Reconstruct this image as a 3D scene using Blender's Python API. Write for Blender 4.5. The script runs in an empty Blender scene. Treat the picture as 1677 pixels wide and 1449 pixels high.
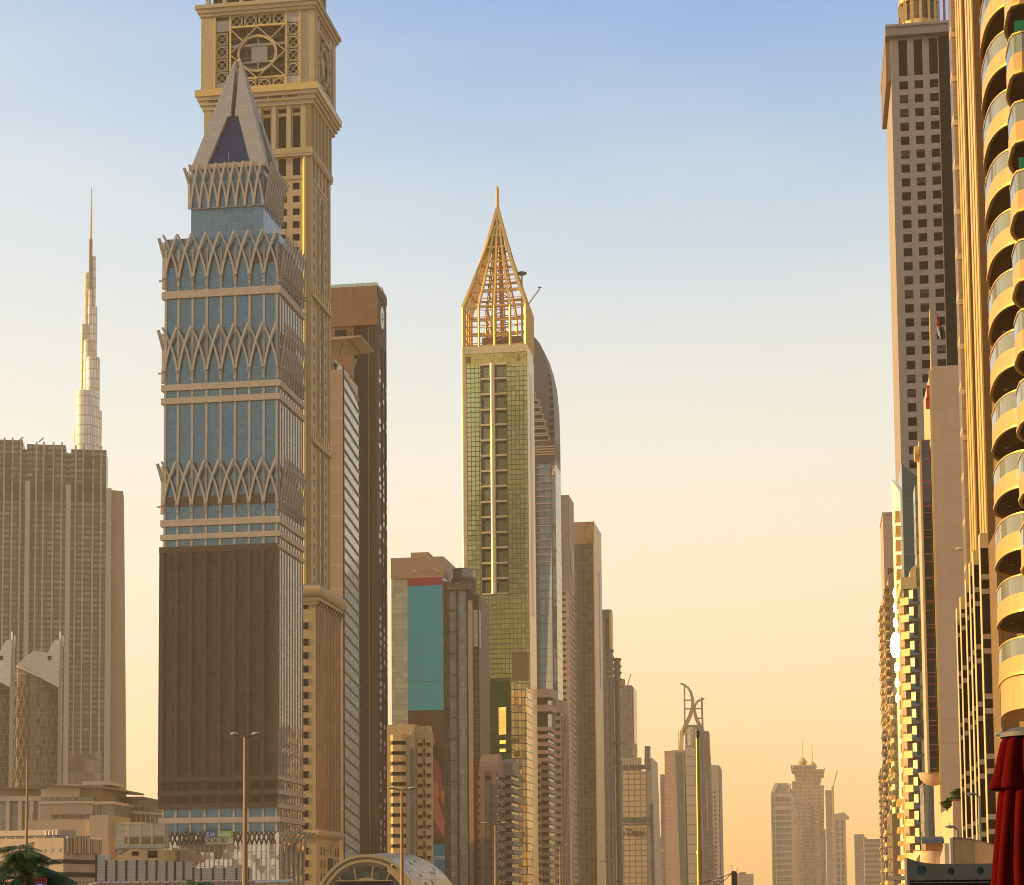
import bpy, math, random
from mathutils import Vector, Matrix
random.seed(11)
R = math.radians
scene = bpy.context.scene
COL = scene.collection

# ---------------------------------------------------------------- camera
F_PX, IMG_W, IMG_H = 3200.0, 1677.0, 1449.0
CAM_Z = 7.0
PITCH, ROLL = math.atan(3200 / 38500.0), -0.0088
HORIZON_V = 1470.0
PP_U, PP_V = 838.5, HORIZON_V - F_PX * math.tan(PITCH)
cam_data = bpy.data.cameras.new("camera")
cam = bpy.data.objects.new("camera", cam_data)
COL.objects.link(cam)
cam_data.sensor_fit = 'HORIZONTAL'
cam_data.sensor_width = 36.0
cam_data.lens = F_PX / IMG_W * 36.0
cam_data.shift_y = (PP_V - IMG_H / 2) / IMG_W
cam_data.clip_start = 0.5
cam_data.clip_end = 60000
CAM_M = (Matrix.Rotation(math.pi / 2 + PITCH, 3, 'X') @ Matrix.Rotation(ROLL, 3, 'Z'))
cam.matrix_world = Matrix.Translation((0, 0, CAM_Z)) @ CAM_M.to_4x4()
scene.camera = cam
scene.render.resolution_x, scene.render.resolution_y = 1024, 885
EYE = Vector((0, 0, CAM_Z))

# ---------------------------------------------------------------- light
SUN_EL, SUN_AZ = R(9.0), R(-86.5)      # azimuth measured from +Y towards +X
sd = Vector((math.sin(SUN_AZ) * math.cos(SUN_EL), math.cos(SUN_AZ) * math.cos(SUN_EL), math.sin(SUN_EL)))
sun_data = bpy.data.lights.new("sun", 'SUN')
sun_data.energy = 5.0
sun_data.angle = R(0.5)
sun_data.color = (1.0, 0.62, 0.21)
sun = bpy.data.objects.new("sun", sun_data)
sun.rotation_euler = sd.to_track_quat('Z', 'Y').to_euler()
sun.location = sd * 900
COL.objects.link(sun)

world = bpy.data.worlds.new("World")
scene.world = world
world.use_nodes = True
wn, wl = world.node_tree.nodes, world.node_tree.links
wn.clear()
sky = wn.new('ShaderNodeTexSky')
sky.sky_type = 'NISHITA'
sky.sun_disc = False
sky.sun_elevation = SUN_EL
sky.sun_rotation = SUN_AZ
sky.air_density = 1.0
sky.dust_density = 1.2
sky.ozone_density = 1.0
SKY_STRENGTH = 0.10
# the clear evening sky: the physical sky tinted by a warm-to-blue elevation ramp (a property of the air, by true direction)
wtc = wn.new('ShaderNodeTexCoord'); wsep = wn.new('ShaderNodeSeparateXYZ'); wl.new(wtc.outputs['Generated'], wsep.inputs[0])
ramp = wn.new('ShaderNodeValToRGB'); wl.new(wsep.outputs[2], ramp.inputs[0])
stops = [(0.0, (.90, .48, .14)), (.03, (1.0, .55, .18)), (.085, (1.0, .71, .36)), (.15, (.95, .83, .61)), (.22, (.80, .85, .80)), (.30, (.56, .72, .83)),
         (.37, (.30, .54, .80)), (.43, (.13, .37, .76)), (.7, (.14, .30, .58)), (1.0, (.10, .22, .46))]
while len(ramp.color_ramp.elements) < len(stops): ramp.color_ramp.elements.new(.5)
for e, (p_, c_) in zip(ramp.color_ramp.elements, stops): e.position = p_; e.color = c_ + (1,)
def wm(op, a, b_=None, c_=None):
    n = wn.new('ShaderNodeMath'); n.operation = op
    for i, q in enumerate((a, b_, c_)):
        if q is None: continue
        if isinstance(q, (int, float)): n.inputs[i].default_value = q
        else: wl.new(q, n.inputs[i])
    return n.outputs[0]
azf = wm('ADD', wm('MULTIPLY_ADD', wsep.outputs[1], .12, .88), wm('MULTIPLY', wsep.outputs[0], -.16))   # brighter towards the sun side
sc_ = wn.new('ShaderNodeVectorMath'); sc_.operation = 'SCALE'; 
cool = wn.new('ShaderNodeMix'); cool.data_type = 'RGBA'                     # the anti-sun half of the low sky is cooler and greyer
backf = wm('MULTIPLY', wm('MULTIPLY_ADD', wsep.outputs[1], -.5, .42), wm('SUBTRACT', 1.0, wm('MULTIPLY', wsep.outputs[2], 2.0)))
bcl = wn.new('ShaderNodeClamp'); wl.new(backf, bcl.inputs[0]); wl.new(bcl.outputs[0], cool.inputs[0])
cool.inputs[7].default_value = (.66, .66, .66, 1); wl.new(ramp.outputs[0], cool.inputs[6])
nzw = wn.new('ShaderNodeTexNoise'); nzw.inputs['Scale'].default_value = 2.2; nzw.inputs['Detail'].default_value = 5
mpw = wn.new('ShaderNodeMapping'); mpw.inputs['Scale'].default_value = (1.0, 1.0, 5.0); mpw.inputs['Rotation'].default_value = (0, .25, 0)
wl.new(wtc.outputs['Generated'], mpw.inputs[0]); wl.new(mpw.outputs[0], nzw.inputs['Vector'])
thin = wn.new('ShaderNodeMix'); thin.data_type = 'RGBA'                     # faint high veils
wl.new(wm('MULTIPLY', wm('MAXIMUM', wm('SUBTRACT', nzw.outputs[0], .48), 0.0), .9), thin.inputs[0]); thin.inputs[7].default_value = (.92, .90, .84, 1)
pale = wn.new('ShaderNodeMix'); pale.data_type = 'RGBA'                     # paler towards the sun's side, all the way up
pcl = wn.new('ShaderNodeClamp'); wl.new(wm('MULTIPLY_ADD', wsep.outputs[0], -1.2, .03), pcl.inputs[0]); wl.new(pcl.outputs[0], pale.inputs[0])
wl.new(cool.outputs[2], pale.inputs[6]); pale.inputs[7].default_value = (.76, .82, .82, 1)
wl.new(pale.outputs[2], thin.inputs[6]); wl.new(thin.outputs[2], sc_.inputs[0]); wl.new(azf, sc_.inputs['Scale'])
bg0 = wn.new('ShaderNodeBackground'); bg0.inputs['Strength'].default_value = SKY_STRENGTH * .12; wl.new(sky.outputs[0], bg0.inputs[0])
bg = wn.new('ShaderNodeBackground'); bg.inputs['Strength'].default_value = .52; wl.new(sc_.outputs[0], bg.inputs[0])
adds = wn.new('ShaderNodeAddShader'); wl.new(bg0.outputs[0], adds.inputs[0]); wl.new(bg.outputs[0], adds.inputs[1])
wo = wn.new('ShaderNodeOutputWorld')
wl.new(adds.outputs[0], wo.inputs[0])

vs = scene.view_settings
scene.display_settings.display_device = 'sRGB'
vs.view_transform = 'Standard'
vs.look = 'None'
vs.gamma = 1.0
vs.use_curve_mapping = False
vs.exposure = 1.0
scene.cycles.max_bounces = 6
scene.cycles.volume_bounces = 1
scene.cycles.transparent_max_bounces = 6
scene.cycles.use_denoising = True
scene.cycles.filter_width = 1.0
scene.cycles.sample_clamp_indirect = 4.0

# ---------------------------------------------------------------- pixel rays
def ray(u, v):
    return CAM_M @ Vector(((u - PP_U) / F_PX, -(v - PP_V) / F_PX, -1.0))
def at(u, v, Y):
    d = ray(u, v)
    return EYE + d * (Y / d.y)
def hit(u, v, p0, n):
    d = ray(u, v)
    return EYE + d * ((p0 - EYE).dot(n) / d.dot(n))

# ---------------------------------------------------------------- mesh builder
class MB:
    def __init__(s): s.v, s.f = [], []
    def add(s, vs_, fs):
        o = len(s.v)
        s.v += [tuple(p) for p in vs_]
        s.f += [tuple(i + o for i in f) for f in fs]
        return s
    def box(s, x0, x1, y0, y1, z0, z1):
        x0, x1 = min(x0, x1), max(x0, x1); y0, y1 = min(y0, y1), max(y0, y1); z0, z1 = min(z0, z1), max(z0, z1)
        return s.add([(x0,y0,z0),(x1,y0,z0),(x1,y1,z0),(x0,y1,z0),(x0,y0,z1),(x1,y0,z1),(x1,y1,z1),(x0,y1,z1)],
                     [(3,2,1,0),(4,5,6,7),(0,1,5,4),(1,2,6,5),(2,3,7,6),(3,0,4,7)])
    def loft(s, rings, cap=True, closed=True):
        n = len(rings[0]); vs_ = [p for r in rings for p in r]; fs = []
        for k in range(len(rings) - 1):
            for i in range(n if closed else n - 1):
                j = (i + 1) % n
                fs.append((k*n+i, k*n+j, (k+1)*n+j, (k+1)*n+i))
        if cap:
            fs.append(tuple(range(n))[::-1]); fs.append(tuple((len(rings)-1)*n + i for i in range(n)))
        return s.add(vs_, fs)
    def prism(s, poly, z0, z1):            # polygon in xy
        return s.loft([[(x, y, z0) for x, y in poly], [(x, y, z1) for x, y in poly]])
    def prism_y(s, poly, y0, y1):          # polygon in xz, extruded along y
        return s.loft([[(x, y0, z) for x, z in poly], [(x, y1, z) for x, z in poly]])
    def prism_x(s, poly, x0, x1):          # polygon in yz, extruded along x
        return s.loft([[(x0, y, z) for y, z in poly], [(x1, y, z) for y, z in poly]])
    def bar(s, a, b, w, h=None, up=(0, 0, 1)):
        a, b = Vector(a), Vector(b); h = h or w
        d = (b - a).normalized(); up = Vector(up)
        if abs(d.dot(up)) > 0.98: up = Vector((0, 1, 0))
        sx = d.cross(up).normalized() * (w / 2); sy = sx.cross(d).normalized() * (h / 2)
        return s.loft([[p - sx - sy, p + sx - sy, p + sx + sy, p - sx + sy] for p in (a, b)])
    def path(s, pts, w, d, nrm):           # rectangular sweep, nrm = thickness direction
        pts = [Vector(p) for p in pts]; nrm = Vector(nrm); rings = []
        for i, p in enumerate(pts):
            t = (pts[min(i+1, len(pts)-1)] - pts[max(i-1, 0)]).normalized()
            sd_ = t.cross(nrm).normalized() * (w / 2); nn = sd_.cross(t).normalized() * (d / 2)
            rings.append([p - sd_ - nn, p + sd_ - nn, p + sd_ + nn, p - sd_ + nn])
        return s.loft(rings)
    def tube(s, pts, r, n=8):
        pts = [Vector(p) for p in pts]; rings = []
        rr = r if isinstance(r, (list, tuple)) else [r] * len(pts)
        ref = Vector((0.13, 0.31, 0.94))
        for i, p in enumerate(pts):
            t = (pts[min(i+1, len(pts)-1)] - pts[max(i-1, 0)]).normalized()
            q = ref if abs(t.dot(ref)) < 0.9 else Vector((1, 0, 0))
            a = t.cross(q).normalized(); b = t.cross(a).normalized()
            rings.append([p + (a * math.cos(2*math.pi*k/n) + b * math.sin(2*math.pi*k/n)) * rr[i] for k in range(n)])
        return s.loft(rings)
    def lathe(s, prof, cx, cy, n=24, a0=0, a1=2*math.pi):
        full = abs(a1 - a0 - 2*math.pi) < 1e-4; m = n if full else n + 1
        rings = [[(cx + r*math.cos(a0+(a1-a0)*k/n), cy + r*math.sin(a0+(a1-a0)*k/n), z) for k in range(m)] for r, z in prof]
        return s.loft(rings, cap=full, closed=full)
    def torus_y(s, cx, y0, y1, cz, r0, r1, n=32):      # flat ring in xz plane
        rings = []
        for k in range(n + 1):
            a = 2*math.pi*k/n; c, q = math.cos(a), math.sin(a)
            rings.append([(cx+r0*c, y0, cz+r0*q), (cx+r1*c, y0, cz+r1*q), (cx+r1*c, y1, cz+r1*q), (cx+r0*c, y1, cz+r0*q)])
        return s.loft(rings, cap=False)
    def build(s, name, m, parent=None, smooth=False, xform=None):
        me = bpy.data.meshes.new(name)
        vs_ = s.v if xform is None else [tuple(xform @ Vector(p)) for p in s.v]
        me.from_pydata(vs_, [], s.f)
        me.materials.append(m)
        import bmesh
        b = bmesh.new(); b.from_mesh(me); bmesh.ops.recalc_face_normals(b, faces=b.faces); b.to_mesh(me); b.free()
        if smooth:
            for p in me.polygons: p.use_smooth = True
            if hasattr(me, 'set_sharp_from_angle'): me.set_sharp_from_angle(angle=R(40))
        o = bpy.data.objects.new(name, me); COL.objects.link(o)
        if parent is not None: o.parent = parent
        return o

def lattice(mb, x0, x1, z0, z1, holes_x, holes_z, y0, y1):
    """wall slab in xz with rectangular holes: piers between, then sills between the rows"""
    xs = sorted(holes_x); prev = x0
    for a, b in xs + [(x1, x1)]:
        if a > prev + 1e-4: mb.box(prev, a, y0, y1, z0, z1)
        if b > a:
            pz = z0
            for c, d in sorted(holes_z) + [(z1, z1)]:
                if c > pz + 1e-4: mb.box(a, b, y0, y1, pz, c)
                pz = d
        prev = b
    return mb
def swapxy(mb, x=0.0):
    """turn a facade drawn in xz (outwards = -y) into one on the side wall in yz (outwards = +x)"""
    mb.v = [(x - q[1], q[0], q[2]) for q in mb.v]
    return mb

def empty(name, loc, rz=0.0):
    o = bpy.data.objects.new(name, None); COL.objects.link(o)
    o.location = loc; o.rotation_euler = (0, 0, rz); o.empty_display_size = 1
    return o
def tag(o, label=None, cat=None, group=None, kind=None):
    if label: o['label'] = label
    if cat: o['category'] = cat
    if group: o['group'] = group
    if kind: o['kind'] = kind
    return o
def copy_tree(o, parent=None):
    c = o.copy(); COL.objects.link(c)
    if parent is not None: c.parent = parent
    for ch in list(o.children): copy_tree(ch, c)
    return c

TH = R(8.75)                                # the avenue runs this far right of the view axis
class Bld:
    """a building whose near corner stands at pixel column u (read at row v), depth Y"""
    def __init__(s, name, u, v, Y, label, cat, th=TH, group=None, base=0.0):
        p = at(u, v, Y); s.c = Vector((p.x, p.y, base)); s.th = th
        s.t = Vector((math.cos(th), -math.sin(th), 0)); s.s = Vector((math.sin(th), math.cos(th), 0))
        s.root = empty(name, s.c, -th); tag(s.root, label, cat, group)
    def f(s, u, v, y=0.0):                  # pixel -> (x, z) on the plane y
        q = hit(u, v, s.c + s.s * y, s.s) - s.c
        return q.dot(s.t), q.z
    def d(s, u, v, x=0.0):                  # pixel -> (y, z) on the plane x
        q = hit(u, v, s.c + s.t * x, s.t) - s.c
        return q.dot(s.s), q.z
    def x(s, u, v, y=0.0): return s.f(u, v, y)[0]
    def z(s, v, u=None, y=0.0):
        if u is None:                        # on the corner edge
            d_ = ray(s.u0, v) if hasattr(s, 'u0') else None
            p = s.c
            lo, hi = -50.0, 1500.0
            for _ in range(50):
                m = (lo + hi) / 2
                if pix(Vector((p.x, p.y, m)))[1] > v: lo = m
                else: hi = m
            return (lo + hi) / 2 - s.c.z
        return s.f(u, v, y)[1]
def pix(p):
    q = CAM_M.transposed() @ (p - EYE)
    return PP_U + F_PX * q.x / -q.z, PP_V - F_PX * q.y / -q.z

# ---------------------------------------------------------------- materials
MATS = {}
def _n(nt, t, **k):
    n = nt.nodes.new(t)
    for a, b in k.items(): setattr(n, a, b)
    return n
def mth(nt, op, a, b=None, c=None):
    n = _n(nt, 'ShaderNodeMath', operation=op)
    for i, q in enumerate((a, b, c)):
        if q is None: continue
        if isinstance(q, (int, float)): n.inputs[i].default_value = q
        else: nt.links.new(q, n.inputs[i])
    return n.outputs[0]
def mixc(nt, fac, a, b):
    n = _n(nt, 'ShaderNodeMix', data_type='RGBA')
    for k, q in ((0, fac), (6, a), (7, b)):
        if isinstance(q, (int, float)): n.inputs[k].default_value = q
        elif isinstance(q, tuple): n.inputs[k].default_value = q + (1,) if len(q) == 3 else q
        else: nt.links.new(q, n.inputs[k])
    return n.outputs[2]
def mat(name, col, rough=0.6, metal=0.0, spec=0.3, grid=None, line=None, lw=(0.06, 0.06), var=0.0, col2=None,
        wob=0.0, dirt=0.0, dirtscale=0.15, lrough=None, coat=0.0, emit=None, alpha=None, off=(0, 0), dirtcol=None, wavy=0.0):
    """procedural surface: optional panel/mullion grid in metres (u = x + y, v = z), tone per panel, weathering"""
    if name in MATS: return MATS[name]
    m = bpy.data.materials.new(name); m.use_nodes = True
    nt = m.node_tree; nt.nodes.clear(); L = nt.links
    out = _n(nt, 'ShaderNodeOutputMaterial'); p = _n(nt, 'ShaderNodeBsdfPrincipled')
    L.new(p.outputs[0], out.inputs[0])
    p.inputs['Roughness'].default_value = rough; p.inputs['Metallic'].default_value = metal
    p.inputs['Specular IOR Level'].default_value = spec
    p.inputs['Coat Weight'].default_value = coat
    tc = _n(nt, 'ShaderNodeTexCoord'); c = col if len(col) == 4 else tuple(col) + (1,)
    cur = None; mask = None
    if grid:
        sp = _n(nt, 'ShaderNodeSeparateXYZ'); L.new(tc.outputs['Object'], sp.inputs[0])
        u = mth(nt, 'DIVIDE', mth(nt, 'ADD', mth(nt, 'ADD', sp.outputs[0], sp.outputs[1]), off[0]), grid[0])
        v = mth(nt, 'DIVIDE', mth(nt, 'ADD', sp.outputs[2], off[1]), grid[1])
        fu, fv = mth(nt, 'FRACT', u), mth(nt, 'FRACT', v)
        if line is not None:
            mask = mth(nt, 'MAXIMUM', mth(nt, 'LESS_THAN', fu, lw[0] / grid[0]), mth(nt, 'LESS_THAN', fv, lw[1] / grid[1]))
        cb = _n(nt, 'ShaderNodeCombineXYZ')
        L.new(mth(nt, 'FLOOR', u), cb.inputs[0]); L.new(mth(nt, 'FLOOR', v), cb.inputs[1])
        wnz = _n(nt, 'ShaderNodeTexWhiteNoise', noise_dimensions='3D'); L.new(cb.outputs[0], wnz.inputs[0])
        if var or col2:
            c2 = tuple(col2) if col2 else tuple(min(1, q * (1 + var)) for q in col[:3])
            c1 = tuple(col[:3]) if col2 else tuple(q * (1 - var) for q in col[:3])
            cur = mixc(nt, wnz.outputs[0], c1, c2)
        if wob or wavy:
            geo = _n(nt, 'ShaderNodeNewGeometry')
            sub = _n(nt, 'ShaderNodeVectorMath', operation='SUBTRACT'); L.new(wnz.outputs[1], sub.inputs[0]); sub.inputs[1].default_value = (.5, .5, .5)
            sc = _n(nt, 'ShaderNodeVectorMath', operation='SCALE'); L.new(sub.outputs[0], sc.inputs[0]); sc.inputs['Scale'].default_value = wob
            vec = sc.outputs[0]
            if wavy:
                nz = _n(nt, 'ShaderNodeTexNoise'); nz.inputs['Scale'].default_value = 0.22; nz.inputs['Detail'].default_value = 2
                L.new(tc.outputs['Object'], nz.inputs['Vector'])
                s2 = _n(nt, 'ShaderNodeVectorMath', operation='SUBTRACT'); L.new(nz.outputs['Color'], s2.inputs[0]); s2.inputs[1].default_value = (.5, .5, .5)
                k2 = _n(nt, 'ShaderNodeVectorMath', operation='SCALE'); L.new(s2.outputs[0], k2.inputs[0]); k2.inputs['Scale'].default_value = wavy
                ad0 = _n(nt, 'ShaderNodeVectorMath', operation='ADD'); L.new(vec, ad0.inputs[0]); L.new(k2.outputs[0], ad0.inputs[1]); vec = ad0.outputs[0]
            ad = _n(nt, 'ShaderNodeVectorMath', operation='ADD'); L.new(geo.outputs['Normal'], ad.inputs[0]); L.new(vec, ad.inputs[1])
            nm = _n(nt, 'ShaderNodeVectorMath', operation='NORMALIZE'); L.new(ad.outputs[0], nm.inputs[0])
            L.new(nm.outputs[0], p.inputs['Normal'])
    if dirt:
        nz = _n(nt, 'ShaderNodeTexNoise'); nz.inputs['Scale'].default_value = dirtscale; nz.inputs['Detail'].default_value = 6; nz.inputs['Roughness'].default_value = 0.65
        mp = _n(nt, 'ShaderNodeMapping'); mp.inputs['Scale'].default_value = (2.2, 2.2, 0.5)
        L.new(tc.outputs['Object'], mp.inputs[0]); L.new(mp.outputs[0], nz.inputs['Vector'])
        rp = _n(nt, 'ShaderNodeMapRange'); rp.inputs[1].default_value = 0.35; rp.inputs[2].default_value = 0.75
        L.new(nz.outputs[0], rp.inputs[0])
        base = cur if cur is not None else tuple(c[:3])
        dc = dirtcol or tuple(q * 0.45 for q in c[:3])
        cur = mixc(nt, mth(nt, 'MULTIPLY', rp.outputs[0], dirt), base, dc)
    if mask is not None:
        base = cur if cur is not None else tuple(c[:3])
        cur = mixc(nt, mask, base, tuple(line))
        rg = _n(nt, 'ShaderNodeMix', data_type='FLOAT'); L.new(mask, rg.inputs[0]); rg.inputs[2].default_value = rough
        rg.inputs[3].default_value = lrough if lrough is not None else 0.55
        L.new(rg.outputs[0], p.inputs['Roughness'])
        if metal:
            mg = _n(nt, 'ShaderNodeMix', data_type='FLOAT'); L.new(mask, mg.inputs[0]); mg.inputs[2].default_value = metal; mg.inputs[3].default_value = 0.0
            L.new(mg.outputs[0], p.inputs['Metallic'])
    if cur is None: p.inputs['Base Color'].default_value = c
    else: L.new(cur, p.inputs['Base Color'])
    if emit:
        p.inputs['Emission Color'].default_value = tuple(emit[0]) + (1,); p.inputs['Emission Strength'].default_value = emit[1]
    if alpha is not None: p.inputs['Alpha'].default_value = alpha
    MATS[name] = m
    return m
def text_part(name, txt, size, m, parent, loc, rot=(R(90), 0, 0), depth=0.05, align='LEFT', sx=1.0, shear=0.0, bold=0.0):
    cu = bpy.data.curves.new(name + '_curve', 'FONT'); cu.body = txt; cu.size = size; cu.extrude = depth; cu.align_x = align; cu.shear = shear
    cu.offset = bold
    ob = bpy.data.objects.new('tmp', cu); COL.objects.link(ob)
    dg = bpy.context.evaluated_depsgraph_get(); me = bpy.data.meshes.new_from_object(ob.evaluated_get(dg))
    bpy.data.objects.remove(ob); bpy.data.curves.remove(cu)
    me.name = name; me.materials.clear(); me.materials.append(m)
    M = Matrix.Translation(loc) @ Matrix.Rotation(rot[2], 4, 'Z') @ Matrix.Rotation(rot[0], 4, 'X') @ Matrix.Diagonal((sx, 1, 1, 1))
    me.transform(M)
    o = bpy.data.objects.new(name, me); COL.objects.link(o)
    if parent is not None: o.parent = parent
    return o
def panes(root, rects, m, name, axis='y', at_=0.0, t=0.12):
    """one mesh per window; past 100 the rest become one part"""
    def pb(mb, a, b, c, d):
        if axis == 'y': mb.box(a, b, at_, at_ + t, c, d)
        else: mb.box(at_ - t, at_, a, b, c, d)
        return mb
    for a, b, c, d in rects[:100]: pb(MB(), a, b, c, d).build(name, m, root)
    if len(rects) > 100:
        mb = MB()
        for r in rects[100:]: pb(mb, *r)
        tag(mb.build(name + 's_rest', m, root), kind='stuff')
def plain_bands(mb, x0, x1, y0, y1, zs, proud, th):
    for z in zs: mb.box(x0 - proud, x1 + proud, y0 - proud, y1 + proud, z, z + th)
    return mb
# ---------------------------------------------------------------- shared surfaces
stone = mat('beige_stone', (.44, .36, .28), .7, grid=(1.6, 1.2), line=(.27, .2, .15), lw=(.05, .05), var=.06, dirt=.25)
stone_plain = mat('beige_stone_plain', (.40, .35, .29), .7, dirt=.2)
stone_gold = mat('sand_stone', (.47, .36, .19), .65, grid=(1.5, 1.3), line=(.3, .21, .1), lw=(.05, .05), var=.06, dirt=.25)
sand_plain = mat('sand_plain', (.46, .36, .20), .65, dirt=.2)
teal_glass = mat('teal_glass', (.065, .165, .215), .10, .45, .8, grid=(1.04, 1.9), line=(.2, .19, .17), lw=(.09, .11), var=.14, wob=.025, wavy=.06)
side_glass = mat('silver_glass', (.24, .26, .27), .07, .5, .9, grid=(1.04, 1.9), line=(.22, .19, .16), lw=(.09, .09), var=.3, wob=.03, wavy=.05)
dark_glass = mat('dark_glass', (.012, .013, .016), .06, 0, .6, wavy=.02, grid=(1.5, 1.75), wob=.02, var=.3)
dark_pane = mat('dark_window_glass', (.008, .0075, .008), .18, 0, .12)
dark_void = mat('dark_interior', (.02, .016, .013), .8)
white_paint = mat('white_paint', (.75, .73, .70), .5)
steel = mat('grey_steel', (.32, .31, .30), .45, .6)
dark_steel = mat('dark_steel', (.07, .065, .06), .5, .3)

def arch_ribs(mb, fmap, a0, a1, n, z0, z1, flare, w=.9, d=.75, p=1.6, nrm=(0, -1, 0), nub=None):
    st = (a1 - a0) / n
    for i in range(n + 1):
        for k in (1, -1):
            j = i + k
            if not 0 <= j <= n: continue
            pts = []
            for q in range(13):
                t = q / 12
                pts.append(fmap(a0 + st * (i + k * t ** p), .55 + flare * t * t + (.04 if k > 0 else 0), z0 + (z1 - z0) * t))
            mb.path(pts, w, d, nrm)
        if nub is not None:
            mb.bar(fmap(a0 + st * i, .5, nub), fmap(a0 + st * i, 2.0, nub), .5, .5)
    return mb

# ---------------------------------------------------------------- pointed-crown office tower
T = Bld('office_tower', 456, 700, 568, 'blue glass tower with rings of pointed arch ribs and a split pyramid crown', 'skyscraper')
W = -T.x(270, 480); LT = T.d(495.5, 505)[0]
z = T.z
MB().box(-W, 0, 0, LT, 0, z(381)).build('curtain_wall', teal_glass, T.root)
swg = MB().box(.02, .14, .3, LT - .3, z(1365), z(470)); swg.build('side_glazing', side_glass, T.root)
NB = 8; st = W / NB
for i in range(NB + 1):
    xc = min(max(-W + st * i, -W + .45), -.45)
    MB().box(xc - .34, xc + .34, -.45, 0, z(1362), z(400)).build('pilaster', stone_plain, T.root)
NS = 9
for i in range(NS + 1):
    yc = min(max(LT * i / NS, .46), LT - .46)
    MB().box(.14, .34, yc - .12, yc + .12, z(1362), z(400)).build('side_pilaster', stone_plain, T.root)
for v0, v1 in ((468, 480), (622, 632), (644, 654), (845, 856), (869, 878), (891, 897), (1270, 1277), (1293, 1300), (1315, 1323), (1337, 1346)):
    MB().box(-W - .75, .75, -.75, LT + .5, z(v1), z(v0)).build('spandrel_band', stone, T.root)
fr = lambda a, o, q: (a, -o, q)
sdm = lambda a, o, q: (o, a, q)
lf = lambda a, o, q: (-W - o, a, q)
for vt, vb, nub in ((377, 462, 448), (529, 618, 601), (750, 834, 822)):
    arch_ribs(MB(), fr, -W, 0, NB, z(vb), z(vt), 1.35, w=.62, d=.5, p=1.85, nub=z(nub)).build('arch_lattice', stone_plain, T.root)
    arch_ribs(MB(), sdm, .4, LT - .4, NS, z(vb), z(vt), 1.7, w=.4, d=.35, p=1.85, nrm=(1, 0, 0), nub=z(nub)).build('arch_lattice', stone_plain, T.root)
    arch_ribs(MB(), lf, .4, LT - .4, 6, z(vb), z(vt), 1.6, w=.8, nrm=(-1, 0, 0), nub=z(nub)).build('arch_lattice', stone_plain, T.root)
louver = mat('louver_brown', (.16, .11, .075), .7, grid=(.5, 1.0), line=(.07, .05, .04), lw=(.2, .05))
for i in range(NB):
    a = -W + st * i + .5
    MB().box(a, a + st - 1.0, -.2, 0, z(823), z(807)).build('louver_panel', louver, T.root)
    if i in (0, 6, 7):
        MB().box(a, a + st - 1.0, -.2, 0, z(428), z(415)).build('louver_panel', louver, T.root)
# recessed storey and ribbed crown
yi = 5.0
cx0, cx1 = T.x(313, 360, yi), T.x(431.5, 360, yi)
cz = lambda v: T.f(431, v, yi)[1]
cy1 = LT - 3.0
blue_glass = mat('blue_glass', (.05, .15, .24), .06, 0, .8, grid=(2.0, 2.6), line=(.22, .2, .19), lw=(.12, .1), var=.2, wob=.015)
MB().box(cx0, cx1, yi, cy1, z(384), cz(270)).build('crown_storey', blue_glass, T.root)
MB().box(cx0 + .3, cx1 - .3, yi - .5, yi, cz(336.5), cz(335)).build('crown_sill', stone_plain, T.root)
frc = lambda a, o, q: (a, yi - o, q)
arch_ribs(MB(), frc, cx0, cx1, 8, cz(336), cz(266), 1.7, w=.66, d=.5, p=1.6).build('crown_lattice', stone_plain, T.root)
arch_ribs(MB(), lambda a, o, q: (cx1 + o, a, q), yi, cy1, 9, cz(336), cz(266), 1.9, w=.4, d=.4, p=1.5, nrm=(1, 0, 0)).build('crown_lattice', stone_plain, T.root)
arch_ribs(MB(), lambda a, o, q: (cx0 - o, a, q), yi, cy1, 5, cz(334), cz(266), 1.7, nrm=(-1, 0, 0)).build('crown_lattice', stone_plain, T.root)
MB().box(cx0 - .6, cx1 + .6, yi - .6, cy1 + .6, cz(272), cz(263.5)).build('crown_roof_band', stone, T.root)
pb = cz(263.5); pt = T.f(388, 102, (yi + cy1) / 2)[1]; hp = pt - pb; cxm = (cx0 + cx1) / 2 + .4; cym = (yi + cy1) / 2; hw = (cx1 - cx0) / 2 + .2; hd = (cy1 - yi) / 2 + .2
pyr_stone = mat('crown_panel', (.33, .315, .295), .55, grid=(1.3, 1.3), line=(.2, .17, .15), lw=(.06, .06), var=.05)
navy = mat('navy_glass', (.002, .035, .12), .35, 0, .15, grid=(1.3, 1.3), line=(.02, .03, .05), lw=(.05, .05), var=.25, wob=.02)
def slope_pt(face, a, h, inn):
    """a = -1..1 along the face at that height, h = 0..1, inn = metres inwards"""
    k = 1 - .905 * h
    if face == 0: return (cxm + a * hw, cym - hd * k + inn, pb + hp * h)
    if face == 1: return (cxm + hw * k - inn, cym + a * hd, pb + hp * h)
    if face == 2: return (cxm - a * hw, cym + hd * k - inn, pb + hp * h)
    return (cxm - hw * k + inn, cym - a * hd, pb + hp * h)
for face in range(4):
    for s_ in (-1, 1):
        poly = [(s_ * 1.0, 0), (s_ * .098, 1.0), (s_ * .06, 1.0), (s_ * .06, .46), (s_ * .15, .455), (s_ * .58, 0)]
        MB().loft([[slope_pt(face, a, h, 0) for a, h in poly], [slope_pt(face, a, h, 1.7 - .9 * h) for a, h in poly]]).build('pyramid_blade', pyr_stone, T.root)
    poly = [(-.6, 0), (.6, 0), (.16, .47), (-.16, .47)]
    MB().loft([[slope_pt(face, a, h, 1.3) for a, h in poly], [slope_pt(face, a, h, 1.8) for a, h in poly]]).build('pyramid_glazing', navy, T.root)
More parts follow.
